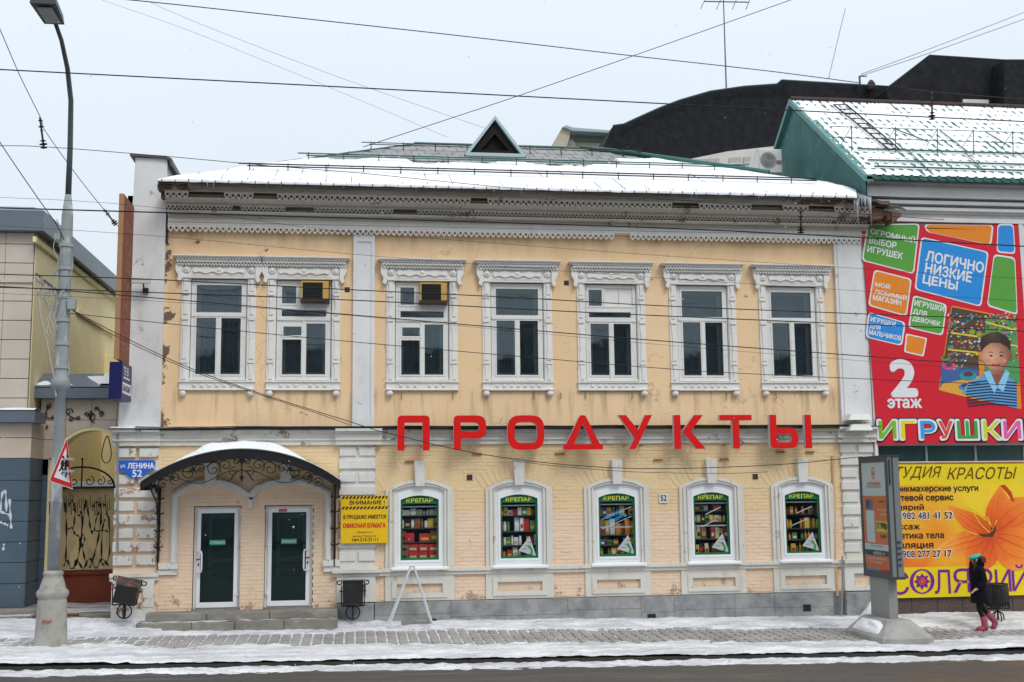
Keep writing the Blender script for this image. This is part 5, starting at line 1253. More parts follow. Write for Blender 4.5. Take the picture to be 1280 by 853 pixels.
# metal trestle (frame of a pavement board)
Y1, Y2 = -.72, -.42; ap = at(515.5, 708, (Y1 + Y2) / 2)
f1, f2 = at(486, 784, Y1), at(541, 781, Y1)
C('galvanised', (.62, .66, .70), .35)
t = thing('pavement_board_frame', 'bare silver A-shaped metal frame standing in front of the first shop window', 'frame', (ap.x, -.57, gz(ap.x, -.57)))
def loc_(v): return v - Vector((ap.x, -.57, gz(ap.x, -.57)))
z1, z2 = f1.z, f2.z
MB().tube([loc_(Vector((f1.x, Y1, z1))), loc_(Vector((ap.x - .03, Y1 + .1, ap.z)))], .019, 6).tube([loc_(Vector((f1.x - .02, Y2 + .1, z1))), loc_(Vector((ap.x - .03, Y2 - .02, ap.z)))], .019, 6).tube([loc_(Vector((ap.x - .035, Y1 + .1, ap.z))), loc_(Vector((ap.x - .035, Y2 - .02, ap.z)))], .017, 6).build('leg_frame', M['galvanised'], t)
MB().tube([loc_(Vector((f2.x, Y1, z2))), loc_(Vector((ap.x + .03, Y1 + .1, ap.z)))], .019, 6).tube([loc_(Vector((f2.x - .02, Y2 + .1, z2))), loc_(Vector((ap.x + .03, Y2 - .02, ap.z)))], .019, 6).tube([loc_(Vector((ap.x + .035, Y1 + .1, ap.z))), loc_(Vector((ap.x + .035, Y2 - .02, ap.z)))], .017, 6).build('leg_frame', M['galvanised'], t)
MB().tube([loc_(Vector((ap.x - .05, Y1 + .1, ap.z + .01))), loc_(Vector((ap.x + .05, Y1 + .1, ap.z + .01)))], .022, 6).build('hinge', M['galvanised'], t)
pz = at(520, 784, -.45).z
tag(MB().cham(.98, 1.60, -.45, -.20, pz - .02, pz + .10, .01).build('stone_block', M['step']), 'flat dark stone block lying at the foot of the silver A-shaped frame', 'block')
# ============================================================= ADVERTISING LIGHT BOX
nb_ = at(1107.5, 567, -3.2); nt_z = nb_.z
A1 = Vector((at(1112, 640, -3.2).x, -3.2)); A2 = Vector((at(1077, 640, -1.95).x, -1.95))      # near and far end of the left face
zt1, zb1 = at(1108, 567, -3.2).z, at(1118, 720, -3.2).z
zz1, zz0 = (at(1072, 577, -1.95).z + zt1) / 2, (at(1081, 718, -1.95).z + zb1) / 2
ux = (A2 - A1).normalized(); wl = (A2 - A1).length
nx_ = Vector((ux.y, -ux.x)); 
if nx_.x > 0: nx_ = -nx_                                       # outward normal of the poster face, towards the camera side
tk = .24
ab = thing('advertising_light_box', 'grey double-sided advertising light box on a pillar with an orange shop poster', 'advertising stand', (A1.x, A1.y, gz(A1.x, A1.y)))
gzA = gz(A1.x, A1.y)
def L3(u, d, z): p_ = A1 + ux * u - nx_ * d; return (p_.x - A1.x, p_.y - A1.y, z - gzA)     # u along, d depth (away from poster normal)
def boxA(b, u0, u1, d0, d1, z0, z1):
    return b.add([L3(u0, d0, z0), L3(u1, d0, z0), L3(u1, d1, z0), L3(u0, d1, z0), L3(u0, d0, z1), L3(u1, d0, z1), L3(u1, d1, z1), L3(u0, d1, z1)], [(0, 1, 2, 3), (4, 7, 6, 5), (0, 4, 5, 1), (1, 5, 6, 2), (2, 6, 7, 3), (3, 7, 4, 0)])
C('box_grey', (.20, .215, .22), .4); C('box_frame', (.05, .06, .07), .4); C('poster_white', (.72, .78, .78)); C('poster_orange', (.85, .22, .06)); C('poster_blue', (.10, .35, .50)); C('poster_dark', (.02, .05, .06))
boxA(MB(), 0, wl, .0, tk, zz0, zz1).build('housing', M['box_grey'], ab)
b = MB(); boxA(b, -.015, wl * .5, tk * .38, tk * .46, zz0 - .02, zz1 + .02); boxA(b, .03, wl - .03, -.02, .0, zz1 - .06, zz1 - .02); boxA(b, -.02, wl + .02, -.015, tk + .015, zz0 - .05, zz0); boxA(b, -.02, wl + .02, -.015, tk + .015, zz1, zz1 + .03)
for k in range(5): boxA(b, -.03, 0, tk * .55, tk * .8, zz0 + .22 + k * .11, zz0 + .25 + k * .11)
boxA(b, -.03, 0, tk * .1, tk * .18, zz1 - .55, zz1 - .05)
b.build('frame_profile', M['box_frame'], ab)
b = MB(); boxA(b, .0, wl, -.018, .0, zz0, zz0 + .08); boxA(b, 0, wl, -.018, 0, zz1 - .10, zz1); boxA(b, 0, .09, -.018, 0, zz0 + .08, zz1 - .1); boxA(b, wl - .09, wl, -.018, 0, zz0 + .08, zz1 - .1); b.build('door_frame', M['box_frame'], ab)
PH = zz1 - zz0 - .18; pz0 = zz0 + .08
def pq(name, u0, u1, v0, v1, mt, d): # u from left (far end) to right (near end), v from bottom, fractions
    a, c = wl - .09 - (wl - .18) * u0, wl - .09 - (wl - .18) * u1
    b = MB().add([L3(a, d, pz0 + PH * v0), L3(c, d, pz0 + PH * v0), L3(c, d, pz0 + PH * v1), L3(a, d, pz0 + PH * v1)], [(0, 1, 2, 3)]); return b.build(name, M[mt], ab)
pq('poster', 0, 1, .69, 1, 'poster_white', -.003); pq('poster', 0, 1, .245, .69, 'poster_orange', -.003); pq('poster', 0, 1, .19, .245, 'poster_white', -.003); pq('poster', 0, 1, .14, .19, 'poster_dark', -.003); pq('poster', 0, 1, .02, .14, 'poster_orange', -.003)
pq('poster', 0, .6, .0, .02, 'poster_blue', -.003); pq('poster', .6, 1, .0, .02, 'sign_red', -.003)
pq('printed_picture', .10, .42, .56, .66, 'box_grey', -.006); pq('printed_picture', .12, .46, .26, .555, 'poster_white', -.006); pq('printed_picture', .14, .30, .58, .645, 'box_frame', -.007)
pq('price_patch', .52, .98, .36, .46, 'print_yellow', -.006)
MA = Matrix(((-ux.x, -nx_.x * 1, 0, 0), (-ux.y, -nx_.y * 1, 0, 0), (0, 0, 1, 0), (0, 0, 0, 1)))
def ptxt(body, u, v, w, h, mt, bold=.02):
    a = wl - .09 - (wl - .18) * u; p_ = Vector(L3(a, -.009, pz0 + PH * v)); T = Matrix.Translation(p_) @ MA
    o = text(body, ab, M[mt], 0, 0, 0, w=(wl - .18) * w, h=PH * h, bold=bold); o.matrix_local = T
ptxt('СИТИЛИНК', .24, .785, .55, .032, 'poster_orange', .03); ptxt('17 990р', .56, .375, .40, .07, 'print_black', .05); ptxt('citilink.ru', .35, .15, .48, .032, 'print_white'); ptxt('СТИРАЛЬНАЯ', .62, .55, .34, .022, 'print_white')
ptxt('машина', .72, .51, .22, .022, 'print_white'); ptxt('24 480', .68, .305, .22, .03, 'print_black', .03); ptxt('новый', .68, .63, .2, .02, 'print_black'); ptxt('электроника дешевле', .20, .765, .6, .012, 'print_black'); ptxt('улица Ленина', .25, .22, .5, .014, 'print_black'); ptxt('весь ассортимент', .15, .10, .7, .02, 'print_white'); ptxt('доставка', .2, .065, .5, .02, 'print_white')
# the emblem above the name: a rounded outline
b = MB(); ua = wl - .09 - (wl - .18) * .5
def oval(r, hh): return [(r * cos(i * pi / 8), hh * sin(i * pi / 8)) for i in range(16)]
O1, O2 = oval(.075, .13), oval(.055, .105); zc_ = pz0 + PH * .90
vs = [L3(ua + x, -.008, zc_ + z) for x, z in O1] + [L3(ua + x, -.008, zc_ + z) for x, z in O2]; b.add(vs, [(i, (i + 1) % 16, 16 + (i + 1) % 16, 16 + i) for i in range(16)])
b.add([L3(ua + x, -.008, zc_ - .01 + z) for x, z in oval(.028, .05)], [tuple(range(16))]); b.build('emblem', M['poster_orange'], ab)
MB().add([L3(wl, -.016, zz0 + .08), L3(0, -.016, zz0 + .08), L3(0, -.016, zz1 - .1), L3(wl, -.016, zz1 - .1)], [(0, 1, 2, 3)]).build('cover_glass', glass('poster_glass', (.92, .94, .94), .02, 1.3), ab)
boxA(MB(), .28, wl - .16, .03, tk - .03, gzA + .3, zz0 - .05).build('pillar', C('pillar_grey', (.27, .275, .26), .6), ab)
MB().box(0, .01, 0, .01, 0, .01); bs = MB()
def F(u, d, z): return L3(u, d, gzA + z)
lo = [F(-.30, -.42, -.05), F(wl + .10, -.42, -.05), F(wl + .25, -.2, -.05), F(wl + .25, tk + .2, -.05), F(wl + .1, tk + .42, -.05), F(-.22, tk + .42, -.05), F(-.42, tk + .2, -.05), F(-.42, -.2, -.05)]
lo2 = [(p_[0], p_[1], p_[2] + .17) for p_ in lo]
hi = [F(.10, -.12, .42), F(wl - .10, -.12, .42), F(wl - .02, -.05, .42), F(wl - .02, tk + .05, .42), F(wl - .10, tk + .12, .42), F(.10, tk + .12, .42), F(.02, tk + .05, .42), F(.02, -.05, .42)]
bs.v = lo + lo2 + hi; bs.f = [tuple(range(16, 24))[::-1]] + [(i, (i + 1) % 8, 8 + (i + 1) % 8, 8 + i)[::-1] for i in range(8)] + [(8 + i, 8 + (i + 1) % 8, 16 + (i + 1) % 8, 16 + i)[::-1] for i in range(8)]
bs.build('foot', M['concrete'], ab)
b = MB()                                        # snow on the sloping side of the foot that faces left
def fs(u, v):
    a = Vector(lo2[0]).lerp(Vector(lo2[1]), .12 + .85 * u); c = Vector(hi[0]).lerp(Vector(hi[1]), u); p_ = a.lerp(c, .12 + .80 * v)
    h = .055 * (1 - abs(2 * u - 1) ** 3) * (1 - abs(2 * v - 1) ** 3) * (1 + .8 * noise.noise(Vector((u * 4, v * 4, 3)))) - .012
    return (p_.x + nx_.x * h + A1.x, p_.y + nx_.y * h + A1.y, p_.z + h + gzA)
tag(MB().grid(24, 10, fs).build('foot_snow', M['snow'], None, True), 'patch of snow on the concrete foot of the advertising light box', None, None, 'stuff')
# ============================================================= PERSON
def loft(rings, n=14, cap=True):
    b = MB(); m = len(rings)
    for (c, ax_, ay_, rx, ry) in rings:
        for k in range(n):
            a = 2 * pi * k / n; q_ = Vector(c) + Vector(ax_) * (rx * cos(a)) + Vector(ay_) * (ry * sin(a)); b.v.append(tuple(q_))
    for i in range(m - 1):
        for k in range(n): k2 = (k + 1) % n; b.f.append((i * n + k, i * n + k2, (i + 1) * n + k2, (i + 1) * n + k))
    if cap: b.f.append(tuple(range(n))[::-1]); b.f.append(tuple((m - 1) * n + k for k in range(n)))
    return b
def skin_mesh(name, nodes, edges, mat, sub=2):
    me = bpy.data.meshes.new(name); me.from_pydata([n_[0] for n_ in nodes], edges, []); o = bpy.data.objects.new(name, me); COL.objects.link(o)
    o.modifiers.new('skin', 'SKIN'); me.skin_vertices[0].data[0].use_root = True
    if len(me.skin_vertices) == 0: pass
    for i, n_ in enumerate(nodes): me.skin_vertices[0].data[i].radius = n_[1] if isinstance(n_[1], tuple) else (n_[1], n_[1])
    for i, n_ in enumerate(nodes): me.skin_vertices[0].data[i].use_root = (i == 0)
    s_ = o.modifiers.new('sub', 'SUBSURF'); s_.levels = sub; s_.render_levels = sub
    dg = bpy.context.evaluated_depsgraph_get(); ev = o.evaluated_get(dg); m2 = bpy.data.meshes.new_from_object(ev); bpy.data.objects.remove(o)
    m2.name = name; m2.materials.clear(); m2.materials.append(mat); m2.polygons.foreach_set('use_smooth', [True] * len(m2.polygons)); return m2
C('skin', (.62, .36, .27), .55); C('leggings', (.008, .008, .010), .8); C('boots_pink', (.34, .075, .115), .8); k_ = NB('coat_navy'); k_.bump(k_.noise(9, 5, .65), 1.0, .05); M['coat_navy'] = k_.done((.0045, .006, .013), .9, 0, .2); C('beret', (.03, .52, .42), .8); C('fur', (.13, .075, .035), .95); C('hair', (.045, .02, .012), .7)
pF = Vector((at(1226, 788, -1.75).x, -1.75, gz(12.8, -1.75) + .0))
T_ = thing('person', 'person in a navy coat, turquoise beret and pink boots walking past the yellow banner', 'person', tuple(pF), parent=None)
# local frame: -x is forward, y across, z up; height 1.56
nodes = [((0.02, 0, .80), (.095, .13)), ((.01, 0, .95), (.10, .125)), ((0, 0, 1.10), (.10, .14)), ((-.01, 0, 1.24), (.095, .15)), ((-.02, 0, 1.32), (.055, .06)), ((-.035, 0, 1.385), (.048, .05)), ((-.05, 0, 1.44), (.088, .075)), ((-.045, 0, 1.50), (.080, .07)),
         ((.0, -.075, .76), .085), ((-.06, -.075, .46), .058), ((.045, -.075, .22), .05), ((.06, -.075, .09), .04), ((-.07, -.075, .04), .035),      # near leg, forward standing
         ((.05, .075, .76), .085), ((.08, .075, .47), .058), ((.27, .075, .27), .050), ((.36, .075, .18), .04), ((.33, .075, .08), .035),             # far leg, pushing off
         ((-.01, -.17, 1.25), .055), ((.03, -.215, 1.03), .045), ((-.13, -.20, .87), .034), ((-.20, -.19, .83), (.022, .030)),               # near arm, bent forward
         ((-.01, .17, 1.25), .055), ((.06, .21, 1.03), .045), ((.02, .20, .84), .034), ((-.01, .19, .77), (.022, .030))]
edges = [(0, 1), (1, 2), (2, 3), (3, 4), (4, 5), (5, 6), (6, 7), (0, 8), (8, 9), (9, 10), (10, 11), (11, 12), (0, 13), (13, 14), (14, 15), (15, 16), (16, 17), (3, 18), (18, 19), (19, 20), (20, 21), (3, 22), (22, 23), (23, 24), (24, 25)]
hand0 = len(nodes)
for base, hx_, hy_, hz_, dx_, dz_ in ((21, -.20, -.19, .83, -.8, -.6), (25, -.01, .19, .77, -.3, -.95)):
    for k in range(4):
        off = (k - 1.5) * .016
        a = (hx_ + dx_ * .035, hy_ + off, hz_ + dz_ * .035); c = (hx_ + dx_ * .065, hy_ + off, hz_ + dz_ * .065 - .004); d_ = (hx_ + dx_ * (.085 - abs(k - 1.2) * .006), hy_ + off * .9, hz_ + dz_ * .085 - .012)
        i0 = len(nodes); nodes += [(a, .009), (c, .008), (d_, .007)]; edges += [(base, i0), (i0, i0 + 1), (i0 + 1, i0 + 2)]
    i0 = len(nodes); nodes += [((hx_ - .01, hy_ + .03, hz_ - .005), .010), ((hx_ + dx_ * .03, hy_ + .045, hz_ + dz_ * .035), .008)]; edges += [(base, i0), (i0, i0 + 1)]
me = skin_mesh('body', nodes, edges, M['skin'], 1)
me.materials.append(M['leggings'])
for p_ in me.polygons:
    if p_.center.z < .86 and abs(p_.center.y) < .165: p_.material_index = 1
place(me, 'body', T_)
X_, Y_ = (1, 0, 0), (0, 1, 0)
loft([((.03, 0, .56), X_, Y_, .185, .225), ((.03, 0, .60), X_, Y_, .182, .222), ((.02, 0, .80), X_, Y_, .165, .205), ((.01, 0, .98), X_, Y_, .15, .19), ((.0, 0, 1.10), X_, Y_, .155, .195), ((-.005, 0, 1.22), X_, Y_, .14, .205), ((-.01, 0, 1.29), X_, Y_, .105, .16), ((-.02, 0, 1.34), X_, Y_, .075, .085)], 20).build('coat', M['coat_navy'], T_, True)
for s, k in ((-1, 19), (1, 23)):
    sh, el, wr = Vector(nodes[k - 1][0]), Vector(nodes[k][0]), Vector(nodes[k + 1][0])
    MB().tube([sh + Vector((0, -s * .05, .03)), sh, sh.lerp(el, .5), el, el.lerp(wr, .5), wr], [.06, .078, .070, .062, .055, .048], 12).build('sleeve', M['coat_navy'], T_, True)
for pts_, nm in (([(-.02, -.075, .26), (.035, -.075, .20), (.055, -.075, .10)], 0), ([(.235, .075, .30), (.29, .075, .24), (.35, .075, .16)], 1)):
    if nm == 0:
        b = MB().tube([(.03, -.075, .29), (.045, -.075, .20), (.055, -.075, .10), (.055, -.075, .03)], [.068, .064, .066, .062], 12)
        b.v += []; b.tube([(.10, -.075, .045), (.02, -.075, .05), (-.06, -.075, .042), (-.125, -.075, .032)], [.045, .056, .052, .032], 12); b.box(-.15, .11, -.12, -.03, .0, .02)
    else:
        b = MB().tube([(.20, .075, .34), (.27, .075, .27), (.34, .075, .19), (.375, .075, .14)], [.068, .064, .066, .060], 12)
        b.tube([(.40, .075, .16), (.365, .075, .10), (.335, .075, .05), (.30, .075, .005)], [.045, .056, .052, .032], 12)
    b.build('boot', M['boots_pink'], T_, True)
# hood fur, hair, beret, face
b = MB(); rf = random.Random(8)
for k in range(420):
    a = rf.uniform(0, 2 * pi); e_ = rf.uniform(-.2, 1.3); r = .10; c = Vector((.045, 0, 1.40)); d_ = Vector((abs(cos(a)) * .8 + .05, sin(a), .55 * sin(e_ * 2))).normalized()
    p0 = c + Vector((d_.x * .115 - .005, d_.y * .14, d_.z * .13 + .035)); p1 = p0 + d_ * .03 + Vector((rf.uniform(-.012, .012), rf.uniform(-.012, .012), -.012)); b.tube([p0 - d_ * .03, p0, p1], [.024, .018, .003], 4)
b.build('fur_trim', M['fur'], T_)
loft([((.03, 0, 1.26), X_, Y_, .08, .13), ((.05, 0, 1.34), X_, Y_, .10, .14), ((.055, 0, 1.42), X_, Y_, .09, .12), ((.05, 0, 1.46), X_, Y_, .06, .08)], 14).build('hood', M['coat_navy'], T_, True)
b = MB()
for s in (-1, 1):
    for k in range(5): b.tube([(-.095 + k * .007, s * (.060 + .003 * k), 1.46), (-.105 + k * .01, s * .082, 1.38), (-.115 + k * .012, s * .085, 1.25), (-.13 + k * .014, s * .075, 1.10 + k * .012)], [.012, .019, .018, .006], 5)
b.tube([(.02, 0, 1.52), (.045, 0, 1.45), (.04, 0, 1.38)], [.06, .07, .05], 10); b.build('hair', M['hair'], T_, True)
hb = [((-.05, 0, 1.475), .088), ((-.055, 0, 1.495), .112), ((-.035, 0, 1.525), .118), ((-.01, 0, 1.55), .09), ((.005, 0, 1.56), .03)]
loft([(c, (1, 0, .22), Y_, r, r * .95) for c, r in hb], 18).build('beret', M['beret'], T_, True)
MB().lathe([(.001, 0), (.014, .008), (.017, .02), (.008, .034)], (-.145, 0, 1.425), 8, 'z').build('nose', M['skin'], T_, True)
b = MB()
for s in (-1, 1): b.lathe([(.001, -.008), (.010, -.004), (.011, .004), (.001, .008)], (-.128, s * .032, 1.458), 8, 'z')
b.build('eyes', M['print_black'], T_, True); MB().lathe([(.001, -.005), (.014, 0), (.001, .005)], (-.132, 0, 1.398), 8, 'z').build('mouth', M['sticker_red'], T_, True)
# ============================================================= RIGHT NEIGHBOUR
rb = thing('toy_shop_building', 'white neighbouring building with a green corrugated gable, snowy tiled roof and big banners', 'building', (11.6, 0, 0))
def RB(b, name, mt, **k):
    o = b.build(name, mt, rb, **k); o.location = (-11.6, 0, 0); return o
M['rb_white'] = white_paint('neighbour_white_wall', (.72, .72, .71), (.45, .43, .40), .70, 2, stain=.25)
XR = 24.0
RB(MB().holed(11.63, XR, -.6, 9.62, [(11.72, XR - .2, 3.26, 3.62)], .0, .3).box(11.63, XR, .28, .3, -.5, 9.6), 'wall', M['rb_white'])
RB(MB().box(11.60, 11.66, -.11, .1, .2, 8.75), 'corner_strip', M['pil'])
RB(MB().box(15.42, 15.95, -.09, .0, 3.66, 8.80).box(15.42, 15.52, -.12, -.09, 3.66, 8.8), 'pilaster', M['rb_white'])
b = MB().box(11.63, XR, -.13, 0, 8.80, 8.90).box(11.63, XR, -.10, 0, 9.02, 9.06).box(11.63, XR, -.18, 0, 9.06, 9.13).box(11.63, XR, -.23, 0, 9.20, 9.28).box(11.63, XR, -.30, 0, 9.34, 9.60)
RB(b, 'cornice', M['rb_white'])
RB(MB().box(11.60, XR, -.50, 0, 9.60, 9.70), 'eave_board', M['concrete'])
# metal tile roof with snow
GY, GZ, EY, EZ = 3.73, 12.97, -.55, 9.74; sl2 = (GZ - EZ) / (GY - EY)
def tileh(x, d): return .035 * abs(sin(x * pi / .225)) + .03 * (1 - ((d / .36) % 1))
def tf(off, sn):
    def f(u, v):
        x = 11.52 + 12.3 * u; y = EY - .03 + (GY - EY) * v; d = (GY - y) * sqrt(1 + sl2 * sl2)
        h = tileh(x, d)
        if sn:
            n_ = noise.noise(Vector((x * 1.5, d * 1.5, 2))); n2 = noise.noise(Vector((x * 5, d * 4, 7)))
            ph = (x / .225) % 1; h = .040 + .012 * n_ + .008 * n2 + .016 * (1 - ((d / .36) % 1)) - .045 * max(0, (.10 - min(ph, 1 - ph)) / .10) * (.6 if n_ > .1 else 0) - .04 * max(0, (.08 - ((d / .36) % 1)) / .08) * (.2 + max(0, n2))
        return (x, y, EZ + (y - EY) * sl2 + h + off)
    return f
RB(MB().grid(1100, 60, tf(0, False)), 'roof_tiling', M['green_metal'])
o = MB().grid(700, 90, tf(.004, True)).build('neighbour_roof_snow', M['snow'], None, True); tag(o, 'snow settled between the green roof tiles of the neighbouring building', None, None, 'stuff')
b = MB()
for k in range(54): x = 11.56 + k * .225; b.lathe([(.001, 0), (.06, 0), (.06, .05)], (x + .11, EY - .02, EZ - .02), 8, 'y')
b.box(11.5, XR, EY - .05, EY + .02, EZ - .09, EZ - .02); RB(b, 'tile_edge', M['green_metal'])
RB(MB().add([(11.5, GY, GZ), (XR, GY, GZ), (XR, 9, 9.7), (11.5, 9, 9.7)], [(0, 1, 2, 3)]), 'rear_roof', M['green_metal'])
RB(MB().tube([(11.5, GY, GZ + .06), (XR, GY, GZ + .06)], .08, 8), 'ridge_cap', M['rustdark'])
# gable of corrugated sheets
b = MB(); y = EY + .15
def gt(y): return GZ - abs(y - GY) * sl2
n = 0; yy_ = []
while y < 9.0: yy_.append(y); y += .05
for i in range(len(yy_) - 1):
    a, c = yy_[i], yy_[i + 1]; xa_ = 11.56 + (.0 if (i % 4) in (0,) else (.035 if i % 4 == 2 else .018)); xc_ = 11.56 + (.0 if ((i + 1) % 4) in (0,) else (.035 if (i + 1) % 4 == 2 else .018))
    b.add([(xa_, a, 9.0), (xc_, c, 9.0), (xc_, c, gt(c) - .05), (xa_, a, gt(a) - .05)], [(0, 3, 2, 1)])
RB(b, 'gable_sheeting', M['teal'])
b = MB()
for ya, yb in ((EY - .05, GY), (GY, 8.4)):
    za_, zb_ = gt(ya), gt(yb); b.hull([(11.44, ya, za_ - .10), (11.44, yb, zb_ - .10), (11.44, yb, zb_ + .05), (11.44, ya, za_ + .05)], [(11.66, ya, za_ - .10), (11.66, yb, zb_ - .10), (11.66, yb, zb_ + .05), (11.66, ya, za_ + .05)])
RB(b, 'verge_board', C('verge_green', (.10, .25, .235), .45))
RB(MB().box(11.66, XR, 8.9, 9, -.3, 9.7), 'rear_wall', M['concrete'])
# roof ladder, railing
lad = thing('roof_ladder', 'rusty ladder lying on the snowy tiled roof of the white building', 'ladder', (0, 0, 0))
def onr(x, y, h=.12): return Vector((x, y, EZ + (y - EY) * sl2 + h))
def pr(px, py, h=.12):
    d = ray(px, py); n_ = Vector((0, -sl2, 1)); p0 = Vector((0, EY, EZ + h)); return CAM + d * ((p0 - CAM).dot(n_) / d.dot(n_))
la, lb2, lc, ld_ = pr(1042, 131), pr(1110, 186), pr(1058, 131), pr(1126, 188)
MB().tube([la, lb2], .02, 5).tube([lc, ld_], .02, 5).build('rail', M['rustdark'], lad)
for k in range(10): t = k / 9; MB().tube([la.lerp(lb2, t), lc.lerp(ld_, t)], .015, 4).build('rung', M['rustdark'], lad)
rl = thing('roof_railing', 'thin green safety railing along the lower part of the tiled roof', 'railing', (0, 0, 0))
ps = [pr(1064, 186, .1), pr(1118, 187, .1), pr(1172, 190, .1), pr(1218, 192, .1), pr(1268, 194, .1)]
y0_ = sum(p.y for p in ps) / 5
for p in ps:
    q_ = onr(p.x, y0_, .05); MB().tube([q_, q_ + Vector((0, -.05, .62))], .013, 4).tube([q_ + Vector((0, -.05, .60)), q_ + Vector((-.10, .35, .28))], .010, 4).build('post', M['green_pipe'], rl)
for dz in (.60, .33): MB().tube([onr(ps[0].x - .5, y0_, .05 + dz), onr(XR - .3, y0_, .05 + dz)], .009, 4).build('rail', M['green_pipe'], rl)
for k, (pa_, pb_) in enumerate((((1072, 186), (1280, 196)), ((1085, 200), (1280, 207)), ((1093, 208), (1280, 215)))):
    a_ = pr(*pa_, .1); MB().tube([onr(a_.x, a_.y, .1), onr(XR - .2, a_.y, .1)], .022, 5).build('snow_rail', M['green_pipe'], rl)
for (pa_, pb_) in (((1134, 187), (1160, 212)), ((1205, 190), (1232, 215)), ((1115, 160), (1160, 177)), ((1175, 163), (1210, 190)), ((1232, 165), (1262, 183))):
    MB().tube([pr(*pa_, .1), pr(*pb_, .1)], .015, 4).build('stay', M['green_pipe'], rl)
# glazed strip, granite base
M['glass_dark'] = plain('dark_green_glazing', (.012, .05, .045), .15, .5, .9, 0, spec=.8)
for k in range(9):
    x = 11.72 + k * 1.19; RB(MB().box(x, min(x + 1.14, XR - .2), .05, .07, 3.26, 3.62), 'glazing_panel', M['glass_dark'])
b = MB()
for k in range(9): x = 12.86 + (k - 1) * 1.19 + .0; b.box(x, x + .05, .02, .08, 3.26, 3.62)
RB(b, 'mullion', C('mullion_grey', (.22, .25, .25)))
b = MB().box(11.70, XR, -.16, -.10, 3.19, 3.235); RB(b, 'banner_rail', M['rust'])
M['granite'] = plain('brown_granite', (.085, .055, .048), .6, .35, 60, .1, 90, dirt=(.13, .10, .09), dthr=(.5, .65), dscale=25)
x = 11.68
while x < XR: RB(MB().cham(x + .004, x + .596, -.09, 0, -.6, .235, .006), 'granite_slab', M['granite']); x += .6
# ------------------------------------------------------------- toy banner
def banner(name, label, corners, y, mt, th=.02):
    o = MB().prism(corners, y, y + th).build(name, M[mt]); tag(o, label, 'banner'); return o
C('banner_red', (.66, .012, .03), .5); C('b_green', (.10, .36, .05), .5); C('b_blue', (.02, .27, .72), .5); C('b_orange', (.80, .25, .02), .5); C('b_white', (.78, .78, .80), .5)
def bz(px, py, Y=-.13): p = at(px, py, Y); return (p.x, p.z)
tb = banner('toy_banner', 'large red banner of coloured squares advertising toys with a picture of a child', [bz(1097, 556), (15.40, bz(1280, 553)[1]), (15.40, bz(1268, 281)[1]), bz(1077, 282)], -.13, 'banner_red', .03)
yl = [-.1305]
def quad(pxs, mt, name='printed_tile', dy=.001, border=True, par=tb, Y=-.13, rnd=.10):
    P_ = [Vector(bz(*p)) for p in pxs]; c = sum(P_, Vector((0, 0))) / len(P_)
    A = sum(P_[i].x * P_[(i + 1) % len(P_)].y - P_[(i + 1) % len(P_)].x * P_[i].y for i in range(len(P_)))
    if A < 0: P_ = P_[::-1]
    r = rnd
    if border:
        Q = [c + (p - c) * 1.0 + (p - c).normalized() * .045 for p in P_]; MB().add([(x, Y - dy, z) for x, z in rounded([(q_.x, q_.y, r) for q_ in Q], r)], [tuple(range(6 * len(Q)))]).build('printed_border', M['b_white'], par)
    pl = rounded([(q_.x, q_.y, r) for q_ in P_], r) if r else [(q_.x, q_.y) for q_ in P_]
    return MB().add([(x, Y - dy - .002, z) for x, z in pl], [tuple(range(len(pl)))]).build(name, M[mt], par)
quad([(1086, 282), (1148, 281), (1141, 341), (1079, 325)], 'b_green'); quad([(1157, 281), (1240, 282), (1237, 306), (1160, 290)], 'b_orange'); quad([(1248, 282), (1266, 282), (1268, 316), (1247, 314)], 'b_blue')
quad([(1153, 298), (1234, 316), (1225, 382), (1145, 361)], 'b_blue'); quad([(1243, 320), (1268, 324), (1271, 392), (1235, 381)], 'b_green'); quad([(1094, 339), (1138, 350), (1132, 394), (1087, 381)], 'b_orange')
quad([(1143, 371), (1182, 382), (1177, 418), (1137, 409)], 'b_green'); quad([(1087, 392), (1130, 404), (1126, 431), (1084, 421)], 'b_blue'); quad([(1134, 419), (1157, 424), (1153, 444), (1132, 439)], 'b_orange', rnd=.04)
def bt(body, px, py, wpx, hpx, tilt, mt='b_white', bold=.04, Y=-.137, par=tb):
    a = at(px, py, Y); c = at(px + wpx, py, Y); h = abs(at(px, py - hpx, Y).z - a.z)
    text(body, par, M[mt], a.x, Y, a.z, w=(c.x - a.x), h=h, bold=bold, rot=-tilt)
tl = .19
for s_, x, y, w_, h_ in (('ОГРОМНЫЙ', 1088, 292, 56, 8), ('ВЫБОР', 1086, 304, 34, 8), ('ИГРУШЕК', 1084, 315, 44, 8), ('ЛОГИЧНО', 1157, 326, 72, 13), ('НИЗКИЕ', 1156, 341, 58, 13), ('ЦЕНЫ', 1153, 356, 43, 13),
                         ('МОЙ', 1094, 358, 18, 6.5), ('ЛЮБИМЫЙ', 1093, 367, 40, 6.5), ('МАГАЗИН', 1091, 375, 35, 6.5), ('ИГРУШКИ', 1143, 382, 37, 7), ('ДЛЯ', 1141, 393, 17, 7), ('ДЕВОЧЕК', 1140, 402, 35, 7), ('ИГРУШКИ', 1088, 402, 31, 6), ('ДЛЯ', 1087, 411, 13, 6), ('МАЛЬЧИКОВ', 1086, 418, 40, 6)):
    bt(s_, x, y, w_, h_, tl)
def glyphs(n_):  # rounded figure 2 made from a thick stroke
    pass
bt('2', 1116, 494, 29, 42, 0, bold=.07); bt('этаж', 1110, 510, 42, 11, 0, bold=.06)
